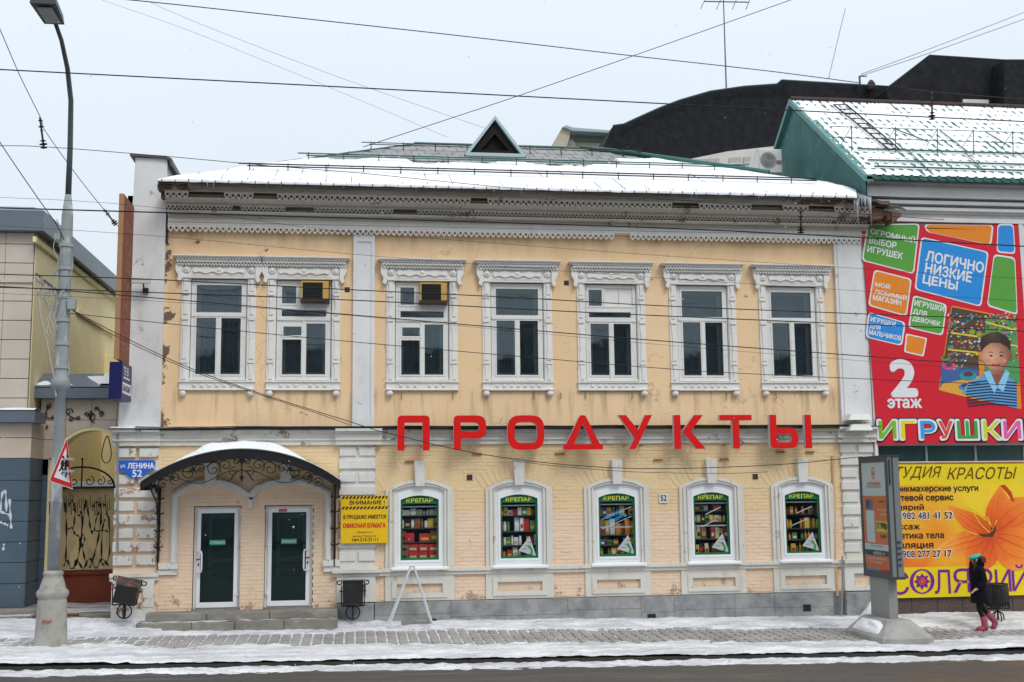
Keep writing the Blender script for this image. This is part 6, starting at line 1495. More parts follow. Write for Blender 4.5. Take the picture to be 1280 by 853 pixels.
# coloured word with white outline and black edge
cols = [('И', 'lime', (.20, .50, .03)), ('Г', 'lemon', (.80, .70, .02)), ('Р', 'sky', (.04, .35, .78)), ('У', 'tomato', (.75, .08, .04)), ('Ш', 'grass', (.05, .38, .06)), ('К', 'yellowgreen', (.62, .68, .03)), ('И', 'magenta', (.80, .12, .42))]
C('b_black', (.01, .01, .01))
gx = [1098, 1126, 1150, 1173, 1196, 1229, 1254]; gw = [24, 20, 21, 20, 28, 23, 24]
for (ch, nm, c), x, w_ in zip(cols, gx, gw):
    C('b_' + nm, c)
    if x + w_ > 1268: 
        pass
    bt(ch, x - .5, 551, w_ + 2, 26, 0, 'b_black', .10, -.1345); bt(ch, x, 549.5, w_, 24, 0, 'b_white', .075, -.1365); bt(ch, x + 1.8, 548, w_ - 3.6, 21, 0, 'b_' + nm, .035, -.1385)
# picture of a child among shelves of toys: simple flat print
quad([(1189, 382), (1270, 398), (1277, 512), (1173, 488)], 'b_orange', 'printed_picture', .001, False, rnd=.05)
C('pic_blue', (.05, .13, .35)); C('pic_teal', (.03, .30, .38)); C('pic_green', (.08, .32, .10)); C('pic_floor', (.75, .38, .05)); C('pic_dark', (.09, .06, .04)); C('pic_teal2', (.05, .12, .14)); C('pic_beige', (.55, .42, .22)); C('pic_shirt', (.12, .36, .66)); C('pic_stripe', (.02, .03, .08)); C('pic_skin2', (.55, .25, .15)); C('pic_collar', (.25, .60, .85)); C('pic_cheek', (.66, .27, .17)); C('pic_pink', (.75, .08, .30)); C('pic_yel', (.8, .6, .05))
rb_ = random.Random(14); YP = -.134
def pgrad(name, px, py, R, c0, c1, c2, st=.3, streak=9):
    k = NB(name); p0 = at(px, py, YP); d = k.n('ShaderNodeVectorMath', operation='DISTANCE'); k.L.new(k.pos, d.inputs[0]); d.inputs[1].default_value = p0
    f = k.math('ADD', k.map(d.outputs['Value'], 0, R), k.math('MULTIPLY', k.math('SUBTRACT', k.noise(streak, 4, .6), .5), st))
    return k.done(k.mix(k.map(f, .45, 1.0), k.mix(k.map(f, 0, .45), c0, c1), c2), .5)
M['pic_skin'] = pgrad('face_print', 1238, 446, .46, (.74, .42, .29), (.60, .28, .17), (.24, .085, .05), .2); M['pic_hair'] = pgrad('hair_print', 1240, 418, .35, (.10, .045, .03), (.05, .022, .014), (.02, .01, .008), .5, 20)
def ell(px, py, rx, ry, mt, dy, nm='printed_shape', n=18, rot=0.0):
    pts = []
    for i in range(n):
        a = -2 * pi * i / n; ex_, ey_ = rx * cos(a), ry * sin(a); p = at(px + ex_ * cos(rot) - ey_ * sin(rot), py + ex_ * sin(rot) + ey_ * cos(rot), YP); pts.append((p.x, YP - dy, p.z))
    return MB().add(pts, [tuple(range(n))]).build(nm, M[mt], tb)
def polyp(pxs, mt, dy, nm='printed_shape', par=None, Y=None):
    Y = YP if Y is None else Y; pts = [at(x, y, Y) for x, y in pxs]; P2 = [(p.x, p.z) for p in pts]
    A = sum(P2[i][0] * P2[(i + 1) % len(P2)][1] - P2[(i + 1) % len(P2)][0] * P2[i][1] for i in range(len(P2)))
    if A < 0: P2 = P2[::-1]
    return MB().add([(x, Y - dy, z) for x, z in P2], [tuple(range(len(P2)))]).build(nm, M[mt], par or tb)
polyp([(1190, 384), (1270, 400), (1271, 430), (1183, 440)], 'pic_dark', .001); polyp([(1186, 410), (1222, 412), (1224, 470), (1178, 462)], 'pic_dark', .0013); polyp([(1232, 396), (1270, 402), (1275, 480), (1230, 470)], 'pic_green', .0013)
polyp([(1177, 455), (1225, 462), (1215, 488), (1175, 486)], 'pic_blue', .0016); polyp([(1178, 480), (1225, 470), (1232, 503), (1174, 488)], 'pic_floor', .0019)
MBs = {}
for k in range(760):
    x = rb_.uniform(1184, 1271); y = (rb_.choice([396, 404, 411, 419, 427, 435, 443, 451, 458]) + rb_.gauss(0, 1.6))
    if y > 452 and x > 1205: continue
    mt = rb_.choice(['pic_dark', 'pic_dark', 'pic_teal2', 'pic_teal', 'pic_pink', 'pic_yel', 'pic_green', 'banner_red', 'b_blue', 'pic_dark', 'b_white', 'b_orange', 'pic_beige', 'pic_dark'])
    r1 = rb_.uniform(.6, 1.9); b = MBs.setdefault(mt, MB()); nn_ = 6; pts = []
    for i in range(nn_): a = -2 * pi * i / nn_; p = at(x + r1 * cos(a), y + r1 * .8 * sin(a), YP); pts.append((p.x, YP - .0022 - .000002 * k, p.z))
    b.add(pts, [tuple(range(nn_))])
for mt, b in MBs.items(): b.build('printed_toys', M[mt], tb, kind='stuff')
for (x, y) in ((1215, 415), (1224, 418), (1233, 420)): ell(x, y, 4.2, 4.2, 'b_green', .0050); ell(x, y, 2, 2, 'b_orange', .0054)
for (x, y, r, m_) in ((1186, 458, 8, 'pic_pink'), (1182, 448, 6, 'pic_green'), (1210, 470, 11, 'pic_teal'), (1206, 484, 8, 'b_blue')): ell(x, y, r, r * .55, m_, .0052); ell(x, y - r * .2, r * .6, r * .3, 'pic_dark', .0055)
for (x0_, y0_2, x1_, y1_) in ((1232, 402, 1270, 412), (1230, 425, 1272, 432), (1188, 415, 1222, 420), (1185, 436, 1222, 440)): polyp([(x0_, y0_2), (x1_, y1_), (x1_, y1_ + 2), (x0_, y0_2 + 2)], 'pic_yel', .0058)
# child: shirt, arms, neck, head, ears, hair, face
polyp([(1206, 484), (1213, 478), (1228, 470), (1234, 471), (1258, 470), (1270, 478), (1272, 511), (1232, 501), (1203, 491)], 'pic_shirt', .0064)
for k in range(9):
    y = 474 + k * 3.6; polyp([(1207 + abs(k - 4) * .8, y + 4), (1238, y + 1), (1271, y + 4), (1271, y + 5.8), (1238, y + 2.8), (1207 + abs(k - 4) * .8, y + 5.8)], 'pic_stripe', .0067)
polyp([(1236, 458), (1254, 458), (1256, 474), (1246, 484), (1236, 474)], 'pic_skin', .0070)
polyp([(1229, 466), (1237, 463), (1246, 484), (1243, 492)], 'pic_collar', .0073); polyp([(1257, 462), (1262, 466), (1254, 490), (1246, 484)], 'pic_collar', .0073)
ell(1245, 443, 17.5, 21, 'pic_skin', .0076); ell(1226.5, 446, 2.6, 4.5, 'pic_skin', .0074); ell(1263, 445, 3, 4.5, 'pic_skin', .0074)
polyp([(1226, 440), (1225, 428), (1229, 420), (1237, 416), (1247, 415), (1257, 419), (1263, 427), (1263, 440), (1259, 434), (1250, 429), (1238, 429), (1231, 434)], 'pic_hair', .0080)
for s in (-1, 1): ell(1245 + s * 6.5, 445, 2.3, 1.1, 'pic_hair', .0083); polyp([(1245 + s * 3.8, 441), (1245 + s * 7, 439.6), (1245 + s * 10, 440.8), (1245 + s * 10, 441.4), (1245 + s * 7, 440.6), (1245 + s * 3.8, 441.8)], 'pic_hair', .0083); ell(1245 + s * 10, 451, 3.2, 2.4, 'pic_cheek', .0079)
polyp([(1239, 454.5), (1245, 456), (1251, 454.3), (1249, 457.4), (1245, 458.3), (1241, 457.4)], 'banner_red', .0083); ell(1245, 450.5, 2.4, 1.3, 'pic_cheek', .0081)
# ------------------------------------------------------------- beauty banner
C('by_yellow', (.80, .62, .01), .5); C('by_orange', (.82, .22, .01), .5);  C('by_deep', (.55, .05, .005), .5); C('by_violet', (.20, .012, .26), .5); C('by_red', (.75, .04, .03)); C('by_brown', (.10, .035, .005))
YB = -.165
def print_grad(name, px, py, R, c0, c1, c2, Yp, st=1.0, streak=9):
    k = NB(name); p0 = at(px, py, Yp); d = k.n('ShaderNodeVectorMath', operation='DISTANCE'); k.L.new(k.pos, d.inputs[0]); d.inputs[1].default_value = p0
    f = k.math('ADD', k.map(d.outputs['Value'], 0, R), k.math('MULTIPLY', k.math('SUBTRACT', k.noise(streak, 5, .6), .5), st))
    return k.done(k.mix(k.map(f, .45, 1.0), k.mix(k.map(f, 0, .45), c0, c1), c2), .5)
M['by_petal'] = print_grad('petal_print', 1241, 669, 1.3, (.60, .05, .005), (.80, .13, .006), (.88, .30, .03), YB, .55, 5); M['by_petal2'] = print_grad('petal_print_light', 1241, 669, 1.4, (.66, .07, .005), (.85, .20, .01), (.90, .42, .06), YB, .6, 4)
zb0, zb1 = bz(1120, 748, YB)[1], bz(1124, 581, YB)[1]
k_ = NB('orange_print'); xyz = k_.sep(); nz_ = k_.noise(.9, 4)
c_ = k_.mix(k_.map(k_.math('ADD', nz_, k_.math('ADD', k_.math('MULTIPLY', k_.map(xyz[2], .8, 2.9), .35), k_.math('MULTIPLY', k_.map(xyz[0], 12.4, 15.5), .35))), .50, 1.0), (.82, .17, .008), (.85, .60, .015)); M['by_grad'] = k_.done(c_, .5)
bb = tag(MB().box(11.68, 17.5, YB, YB + .03, zb0, zb1).build('beauty_banner', M['by_yellow']), 'yellow and orange banner with a lily and violet lettering below the glazed strip', 'banner')
def bp(pxs, mt, dy, nm='printed_shape'): return polyp(pxs, mt, dy, nm, bb, YB)
zs1, zs0 = at(1200, 606, YB).z, at(1200, 708, YB).z
MB().add([(11.68, YB - .001, zs0), (17.5, YB - .001, zs0), (17.5, YB - .001, zs1), (11.68, YB - .001, zs1)], [(0, 1, 2, 3)]).build('printed_panel', M['by_grad'], bb)
def petal(p0, p1, wl_, wr_, mt, dy, n=12, tip=.55, line='by_deep'):
    p0, p1 = Vector(p0), Vector(p1); d = p1 - p0; nrm = Vector((-d.y, d.x)).normalized()
    A, B = [], []
    for i in range(n + 1):
        t = i / n; w_ = sin(pi * min(1, t ** tip)) if t < 1 else 0
        A.append(tuple(p0 + d * t + nrm * wl_ * w_)); B.append(tuple(p0 + d * t - nrm * wr_ * w_))
    bp(A + B[::-1][1:-1], mt, dy, 'printed_petal')
    for q_, wv in ((.0, .8), (.45, .5), (-.45, .5)):
        L_ = []; R_ = []
        for i in range(n):
            t = .08 + .85 * i / n; w_ = sin(pi * t ** tip) * (wl_ if q_ > 0 else wr_) * q_; c = p0 + d * t + nrm * w_; L_.append(tuple(c + nrm * wv * (1 - t) * .8)); R_.append(tuple(c - nrm * wv * (1 - t) * .8))
        bp(L_ + R_[::-1], line, dy + .0005, 'printed_line')
ctr = (1241, 669)
petal(ctr, (1166, 690), 15, 17, 'by_petal2', .002, tip=.8); petal(ctr, (1184, 632), 11, 14, 'by_petal', .0028, tip=.75); petal(ctr, (1250, 607), 22, 13, 'by_petal', .0036, tip=.80); petal(ctr, (1304, 622), 20, 26, 'by_petal', .0044, tip=.8); petal(ctr, (1315, 700), 32, 22, 'by_petal2', .0052, tip=.8); petal(ctr, (1212, 722), 22, 20, 'by_petal', .0024, tip=.8)
bp([(1250, 607), (1256, 606), (1264, 615), (1268, 627), (1265, 627), (1260, 618)], 'by_deep', .0058)
b = MB()
for ex_, ey_, cx_, cy_ in ((1217, 640, 1222, 655), (1230, 648, 1236, 640), (1194, 653, 1212, 672), (1208, 634, 1240, 646), (1246, 650, 1242, 660)):
    pts = []
    for i in range(9): t = i / 8; x = (1 - t) ** 2 * ctr[0] + 2 * t * (1 - t) * cx_ + t * t * ex_; y = (1 - t) ** 2 * ctr[1] + 2 * t * (1 - t) * cy_ + t * t * ey_; p = at(x, y, YB); pts.append((p.x, YB - .0068, p.z))
    for i in range(8):
        a, c = Vector(pts[i]), Vector(pts[i + 1]); nrm = Vector((-(c - a).z, 0, (c - a).x)).normalized() * .010; b.add([a - nrm, c - nrm, c + nrm, a + nrm], [(0, 1, 2, 3)])
b.build('printed_line', M['by_yellow'], bb)
bp([(1234, 668), (1241, 664), (1244, 655), (1245, 663), (1241, 671), (1228, 671), (1220, 667)], 'by_brown', .0072)
def bbt(s_, px, py, w_, h_, mt='print_black', bold=.02, shear=0.0, Y=YB - .008):
    a = at(px, py, Y); c = at(px + w_, py, Y); text(s_, bb, M[mt], a.x, Y, a.z, w=c.x - a.x, h=abs(at(px, py - h_, Y).z - a.z), bold=bold, shear=shear)
bbt('СТУДИЯ', 1106, 600.5, 72, 17, 'by_brown', -.004, .35); bbt('КРАСОТЫ', 1184, 599.5, 88, 15, 'by_brown', -.004, .35)
bbt('Парикмахерские услуги', 1109, 617, 114, 9.5, bold=.03); bbt('Ногтевой сервис', 1109, 628.5, 83, 10, bold=.03); bbt('Солярий', 1107, 640, 48, 9, bold=.03)
for s_, x, y, w_, h_ in (('8 982 481 41 52', 1120, 649.5, 71, 8.5), ('8 908 277 27 17', 1120, 697.5, 70, 8.5)): bbt(s_, x - .6, y + .6, w_ + 1.2, h_ + 1.2, 'b_white', .07, 0, YB - .0065); bbt(s_, x, y, w_, h_, 'print_black', .02)
bbt('Массаж', 1109, 662.5, 41, 7.5, bold=.03); bbt('Эстетика тела', 1107, 674, 73, 8, bold=.03); bbt('Эпиляция', 1107, 687.5, 60, 9.5, bold=.03)
# large violet word with a flower inside the O
bbt('С', 1113, 744, 24, 30, 'by_violet', -.01); bbt('Л', 1169, 742.5, 20, 30, 'by_violet', .0); bbt('Я', 1192, 741, 22, 30, 'by_violet', -.01); bbt('Р', 1222, 741, 20, 30, 'by_violet', 0); bbt('И', 1245, 740, 20, 28, 'by_violet', .01); bbt('Й', 1266, 739, 20, 33, 'by_violet', .01)
def oring(cx, cy, r1, r2, n=30, sq=1.0, mt='by_violet', dy=.008):
    A = []; B = []
    for i in range(n): a = 2 * pi * i / n; p = at(cx + r1 * cos(a), cy + r1 * sq * sin(a), YB); q_ = at(cx + r2 * cos(a) , cy + (r1 * sq - 1.6) * sin(a), YB); A.append((p.x, YB - dy, p.z)); B.append((q_.x, YB - dy, q_.z))
    MB().add(A + B, [(i, n + i, n + (i + 1) % n, (i + 1) % n) for i in range(n)]).build('printed_ring', M[mt], bb)
oring(1152.5, 727, 15.5, 11.0)
for k in range(8):
    a = k * pi / 4 - pi / 2; c = Vector((1152.5, 727)); d = Vector((cos(a), sin(a))); nrm = Vector((-d.y, d.x))
    for (r0__, r1__, w_, mt, dy) in ((2, 10.5, 2.6, 'by_violet', .0085), (1.0, 5.2, 1.6, 'by_red', .0092)):
        bp([tuple(c + d * r0__), tuple(c + d * (r0__ + r1__) * .5 + nrm * w_), tuple(c + d * r1__), tuple(c + d * (r0__ + r1__) * .5 - nrm * w_)], mt, dy, 'printed_petal')
bp([(1152.5 + 1.3 * cos(i), 727 + 1.3 * sin(i)) for i in range(6)], 'b_sky', .0098)
# outdoor unit on the roof by the gable
pa_ = at(960, 214, 3.6)
t = thing('outdoor_unit', 'white outdoor air conditioning unit with a round fan beside the green gable', 'air conditioner', (pa_.x, 3.6, pa_.z - .05))
C('unit_white', (.66, .67, .64), .5); C('unit_dark', (.18, .19, .19), .5)
t.scale = (.82, .82, .82); MB().cham(-.30, .50, -.0, .35, 0, .80, .03).build('casing', M['unit_white'], t)
MB().hull([(-.62, -.02, 0), (-.30, 0, 0), (-.30, 0, .80), (-.36, -.02, .78)], [(-.62, .3, 0), (-.30, .3, 0), (-.30, .3, .80), (-.36, .3, .78)]).build('side_shield', M['unit_white'], t)
b = MB()
for r in (.05, .10, .15, .20, .26): b.tube([(.02 + r * cos(i * pi / 10), -.02, .42 + r * sin(i * pi / 10)) for i in range(21)], .008, 4, False)
b.build('fan_guard', M['unit_dark'], t); MB().lathe([(.001, 0), (.24, .0), (.24, .003)], (.02, -.0, .42), 16, 'y').build('fan', C('unit_mid', (.38, .39, .38)), t)
MB().box(.30, .46, -.012, 0, .30, .42).build('badge', M['unit_dark'], t)
# ============================================================= BUILDINGS BEHIND
YD = 24.0
db = thing('dark_roofed_building', 'tall building behind with a dark curved slate mansard and a small white window', 'building', (20, YD, 0))
M['slate'] = plain('dark_slate_cladding', (.009, .011, .016), .85, .35, 2.5, .8, 7, dirt=(.018, .018, .020), dthr=(.45, .6), dscale=3, spec=.25)
M['dbw'] = plain('pale_attic_wall', (.62, .60, .57), .8, .1, 2)
def DP(pxs, name, mt, Y, dep, par=db, off=(20, YD, 0)):
    P_ = [at(x, y, Y) for x, y in pxs]; P2 = [(p.x, p.z) for p in P_]
    A = sum(P2[i][0] * P2[(i + 1) % len(P2)][1] - P2[(i + 1) % len(P2)][0] * P2[i][1] for i in range(len(P2)))
    if A < 0: P2 = P2[::-1]
    o = MB().prism(P2, Y, Y + dep).build(name, M[mt], par); o.location = (-off[0], -off[1], -off[2]); return o
DP([(753, 187), (766, 158), (780, 156), (795, 149), (824, 136), (850, 126), (888, 115), (930, 109), (971, 106), (977, 101), (985, 150), (985, 260), (700, 260), (740, 205)], 'mansard', 'slate', YD, 8)
DP([(977, 101), (1111, 109), (1114, 112), (1150, 260), (980, 260)], 'mansard', 'slate', YD + .25, 8)
DP([(1111, 109), (1162, 70), (1255, 76), (1258, 240), (1110, 240)], 'mansard', 'slate', YD - .6, 8)
DP([(1255, 75), (1340, 76), (1340, 250), (1256, 240)], 'mansard', 'slate', YD - 1.6, 8)
DP([(1108, 112), (1160, 70), (1172, 240), (1130, 240)], 'mansard_side', 'slate', YD - 1.2, 2)
C('coping_teal', (.03, .075, .075))
cpt = [(766, 157.5), (780, 155.5), (795, 148.5), (824, 135.5), (850, 125.5), (888, 114.5), (930, 108.5), (971, 105.5), (977, 100.5), (1111, 108.5), (1162, 69.5), (1255, 75.5), (1300, 75.5)]
o = MB().tube([at(x, y, YD - .3) for x, y in cpt], .045, 5).build('coping', M['coping_teal'], db); o.location = (-20, -YD, 0)
DP([(700, 260), (757, 205), (850, 201.5), (909, 189.5), (958, 184), (1000, 180), (1000, 262)], 'attic_wall', 'dbw', YD - 1.0, 2)
C('attic_pane', (.42, .40, .38)); 
for px in (868, 884, 912, 930): 
    y0p = 199.5 - (px - 868) * .05; DP([(px, y0p), (px + 15, y0p - .8), (px + 15, y0p + 14), (px, y0p + 14)], 'attic_window', 'attic_pane', YD - 1.06, .05)
    DP([(px, y0p + 7), (px + 15, y0p + 6.4), (px + 15, y0p + 7.6), (px, y0p + 8.2)], 'glazing_bar', 'dbw', YD - 1.1, .05)
DP([(1204, 124), (1236, 125), (1236, 141), (1204, 141)], 'window', 'dbw', YD - .75, .1); DP([(1209, 129), (1219, 129), (1219, 141), (1209, 141)], 'pane', 'attic_pane', YD - .8, .04); DP([(1222, 129), (1232, 129), (1232, 141), (1222, 141)], 'pane', 'attic_pane', YD - .8, .04)
MB().box(at(700, 205, YD).x - 20, 40 - 20, 1, 12, 0, at(900, 200, YD).z).build('block', M['dbw'], db)
pb_ = thing('beige_building', 'small beige gable with a curved metal coping and a green band far behind the ridge', 'building', (10, 30, 0))
M['beige_w'] = plain('beige_render', (.50, .43, .33), .8, .1, 2); C('sage', (.16, .24, .19)); C('zinc', (.36, .46, .50), .4)
YQ = 30.0
def DQ(pxs, nm, mt, Y, dep): return DP(pxs, nm, mt, Y, dep, pb_, (10, 30, 0))
DQ([(693, 200), (695, 186), (698, 170), (703, 160), (708, 158), (714, 162), (712, 172), (706, 190), (706, 200)], 'pediment', 'beige_w', YQ - .6, 5)
DQ([(704, 205), (706, 180), (714, 162), (770, 166), (775, 205)], 'wall', 'beige_w', YQ, 5); DQ([(719, 167), (768, 170), (766, 178), (719, 177)], 'green_band', 'sage', YQ - .1, .2); DQ([(705, 188), (708, 178), (714, 174), (719, 178), (720, 188)], 'arched_panel', 'dbw', YQ - .15, .2)
DQ([(703, 159), (708, 156.5), (716, 159.5), (768, 163.5), (768, 166.5), (716, 163.5), (708, 160)], 'coping', 'zinc', YQ - .8, 5)
MB().box(at(705, 190, YQ).x - 10, at(770, 190, YQ).x - 10, 1, 6, 0, at(730, 185, YQ).z).build('block', M['beige_w'], pb_)
# antenna
p0 = at(908, 114, YD + 1); p1 = at(904, -12, YD + 1)
an = thing('roof_antenna', 'thin mast with a comb antenna on the dark mansard roof', 'antenna', tuple(p0))
MB().tube([(0, 0, -.5), tuple(p1 - p0)], [.04, .025], 5).build('mast', C('mast_grey', (.10, .12, .13)), an)
b = MB(); q0 = at(880, 2, YD + 1) - p0; q1_ = at(936, 3, YD + 1) - p0; b.tube([q0, q1_], .03, 4)
for t in (0, .35, .7, 1.0): q_ = q0.lerp(q1_, t); b.tube([q_ + Vector((-.3, -.4, -.55)), q_ + Vector((.3, .4, .55))], .022, 4)
b.build('comb', M['mast_grey'], an)
p0 = at(1075, 106, YD); tag(MB().tube([p0, p0 + Vector((0, 0, .42))], .05, 5).tube([p0 + Vector((0, 0, .4)), p0 + Vector((.35, 0, .42))], .03, 4).build('roof_bracket', M['mast_grey']), 'small bracket with wires on the dark mansard roof', 'bracket')
p0 = at(1089, 107, YD); tag(MB().lathe([(.16, -.2), (.2, .05), (.1, .22), (.01, .28)], tuple(p0), 8).build('roof_vent', M['rustdark']), 'small dark vent knob on the mansard roof ridge', 'vent')
# ============================================================= LEFT NEIGHBOUR
lb = thing('tiled_shop_building', 'modern building with grey wall panels, blue base and a yellow side wall', 'building', (-8, 1.3, 0))
def LB(b, name, mt, **k):
    o = b.build(name, mt, lb, **k); o.location = (8, -1.3, 0); return o
M['panel_grey'] = plain('grey_facade_panel', (.60, .53, .455), .55, .10, 1.5, .05, 20); M['panel_beige'] = plain('beige_facade_panel', (.60, .51, .41), .55, .10, 1.5, .05, 20)
M['panel_blue'] = plain('steel_blue_panel', (.075, .115, .155), .45, .15, 1.2, .05, 20); M['yellow_wall'] = plain('yellow_rendered_wall', (.90, .78, .46), .85, .10, .8, .3, 30, dirt=(.84, .69, .38), dthr=(.5, .7)); M['cap_blue'] = plain('blue_grey_metal_cap', (.135, .165, .205), .4, .12, 1.5, .05, 10); M['backing'] = C('joint_dark', (.10, .09, .085))
YF_ = 1.5; XS = -7.08
ztp = at(30, 291, YF_).z; zcap0, zcap1 = at(45, 290, YF_ - .1).z, at(45, 262, YF_ - .1).z
LB(MB().box(-20, XS, YF_ + .03, 14, -1, ztp + .1), 'side_wall', M['yellow_wall'])
LB(MB().box(-20, XS - .02, YF_ + .01, YF_ + .05, 0, ztp), 'panel_backing', M['joint_dark'])
z = 4.40
while z < ztp - .05:
    x = XS - .03
    for k in range(10):
        LB(MB().cham(x - .60 + .008, x - .0, YF_ - .02, YF_ + .02, z, min(z + .42, ztp) - .008, .004), 'facade_panel', M['panel_grey']); x -= .60
    z += .428
for z in (at(25, 352, YF_).z,): LB(MB().box(-20, XS - .02, YF_ - .06, YF_, z - .03, z + .03), 'ledge', M['panel_grey'])
b = MB().box(-20, XS + .22, YF_ - .25, YF_ + .3, zcap0, zcap1 - .06)
b.box(XS - .10, XS + .22, YF_ + .3, 14, zcap0, zcap1 - .06); b.hull([(-20, YF_ - .25, zcap1 - .06), (XS + .22, YF_ - .25, zcap1 - .06), (XS + .22, 14, zcap1 - .06), (-20, 14, zcap1 - .06)], [(-20, YF_ + .1, zcap1 + .10), (XS - .1, YF_ + .1, zcap1 + .10), (XS - .1, 14, zcap1 + .1), (-20, 14, zcap1 + .1)])
LB(b, 'roof_cap', M['cap_blue'])
for (pa_, pb2) in (((41, 298), (72, 323)), ((74, 322), (141, 372)), ((95, 385), (141, 420))):
    a = atx(*pa_, XS); c = atx(*pb2, XS); z = (a.z + c.z) / 2; LB(MB().box(XS, XS + .07, a.y, c.y, z - .07, z + .05), 'side_ledge', M['yellow_wall'])
# projecting lower block
XB = -6.92; YBk = 1.15
zcb, zct = at(30, 528, YBk - .2).z, at(30, 514, YBk - .2).z
LB(MB().box(-20, XB + .13, YBk - .25, YF_ + .3, zcb, zct), 'block_cap', M['cap_blue'])
o = MB().grid(60, 6, lambda u, v: (-13 + (XB + 13.13) * u, YBk - .27 + .5 * v, zct + .02 + .05 * (1 - abs(2 * v - 1) ** 3) * (1 + .4 * noise.noise(Vector((u * 20, v * 2, 1)))))).build('ledge_snow', M['snow'], None, True); tag(o, 'strip of snow on the steel cap of the left building', None, None, 'stuff')
LB(MB().box(-20, XB - .02, YBk + .03, YF_ + .1, -.5, zcb), 'block_core', M['joint_dark'])
zbl = at(25, 573, YBk).z
z = .36; rowk = 0
zl = [.36, .86, 1.30, 1.73, 2.16, 2.60, 3.03, zbl, zbl + .44, zcb]
for z0, z1 in zip(zl[:-1], zl[1:]):
    mt = 'panel_blue' if z1 <= zbl + .01 else 'panel_beige'
    x = XB
    for k in range(5): LB(MB().cham(x - 1.2 + .008, x, YBk, YBk + .03, z0 + .006, z1 - .006, .005), 'facade_panel', M[mt]); x -= 1.2
    LB(MB().box(XB - .0, XB + .015, YBk + .0, 2.16, z0 + .006, z1 - .006), 'side_panel', M[mt])
# gateway wall with an arch
YG = 2.2; gw = thing('gateway_wall', 'tiled gateway wall with a wide arch, grey metal coping and snow beside the left building', 'wall', (-6, YG, 0))
def GW(b, name, mt, **k):
    o = b.build(name, mt, gw, **k); o.location = (6, -YG, 0); return o
xa_, xc_ = XB - .1, -4.6; AX, AHW, AZS, AZT = -5.86, .93, 3.15, 4.22
zgt = at(100, 523, YG).z + .0
zc0, zc1, zc2 = at(100, 498, YG - .25).z, at(100, 484, YG - .25).z, at(100, 466, YG + .1).z
def archz(x):
    t = (x - AX) / AHW
    return AZS + (AZT - AZS) * sqrt(max(0, 1 - t * t)) if abs(t) < 1 else None
b = MB(); n = 40
for i in range(n):
    x0_, x1_ = AX - AHW + 2 * AHW * i / n, AX - AHW + 2 * AHW * (i + 1) / n; z0, z1 = archz(x0_ + 1e-4) or AZS, archz(x1_ - 1e-4) or AZS
    b.add([(x0_, YG, z0), (x1_, YG, z1), (x1_, YG, zc0), (x0_, YG, zc0), (x0_, YG + .5, z0), (x1_, YG + .5, z1)], [(0, 1, 2, 3), (0, 4, 5, 1)])
b.box(xa_, AX - AHW, YG, YG + .5, -.3, zc0).box(AX + AHW, xc_, YG, YG + .5, -.3, zc0); GW(b, 'wall', M['joint_dark'])
GW(MB().box(AX - AHW - .0, AX - AHW + .06, YG - .03, YG + .5, .2, AZS), 'reveal_trim', M['yellow_wall'])
b = MB()
A1_, B1_ = [], []
for i in range(25):
    a = pi * i / 24; A1_.append((AX - (AHW + .0) * cos(a), AZS + (AZT - AZS) * sin(a))); B1_.append((AX - (AHW - .07) * cos(a), AZS + (AZT - AZS - .07) * sin(a)))
b.ring(A1_, B1_, YG - .01, YG + .5, False); GW(b, 'arch_band', M['yellow_wall'])
zrows = [AZS - .0, zbl + .0, zbl + .44, zbl + .9, zc0]
xcol = [xa_ + .02 + k * .55 for k in range(5)] + [xc_]
for z0, z1 in zip(sorted(set([3.15, zbl, zbl + .44, zbl + .88])), sorted(set([zbl, zbl + .44, zbl + .88, zc0]))):
    for x0_, x1_ in zip(xcol[:-1], xcol[1:]):
        pts_b = []
        for i in range(9):
            x = x0_ + .006 + (x1_ - x0_ - .012) * i / 8; az = archz(x); pts_b.append((x, max(z0 + .006, az + .0 if az else z0 + .006)))
        if all(p[1] >= z1 - .02 for p in pts_b): continue
        pts_b = [(x, min(z, z1 - .008)) for x, z in pts_b]
        GW(MB().prism(pts_b + [(x1_ - .006, z1 - .006), (x0_ + .006, z1 - .006)], YG - .02, YG + .0), 'wall_panel', M['panel_beige'])
for z0, z1 in zip(zl[:7], zl[1:8]): GW(MB().box(xa_ + .05, AX - AHW - .004, YG - .02, YG, z0 + .006, z1 - .006), 'wall_panel', M['panel_blue'])
b = MB().box(xa_ - .35, xc_, YG - .30, YG + .0, zc0, zc1)
b.hull([(xa_ - .35, YG - .30, zc1), (xc_, YG - .30, zc1), (xc_, YG + .35, zc2), (xa_ - .10, YG + .35, zc2)], [(xa_ - .35, YG - .30, zc1 - .02), (xc_, YG - .30, zc1 - .02), (xc_, YG + .35, zc1 - .02), (xa_ - .1, YG + .35, zc1 - .02)]); GW(b, 'coping', M['cap_blue'])
def cs_(u, v):
    x = xa_ - .28 + (xc_ - xa_ + .28) * u; y = YG - .27 + .6 * v; zb_ = zc1 + (zc2 - zc1) * (y - YG + .30) / .65
    h = .05 * noise.noise(Vector((x * 1.6, v * .8, 11))) + .03 + (.06 if x > -5.7 else -.03) - .05 * (v > .8) - .03 * (1 if v == 0 else 0)
    return (x, y, zb_ + min(.07, h))
o = MB().grid(60, 10, cs_).build('coping_snow', M['snow'], None, True); tag(o, 'patchy snow on the sloping coping of the gateway wall', None, None, 'stuff')
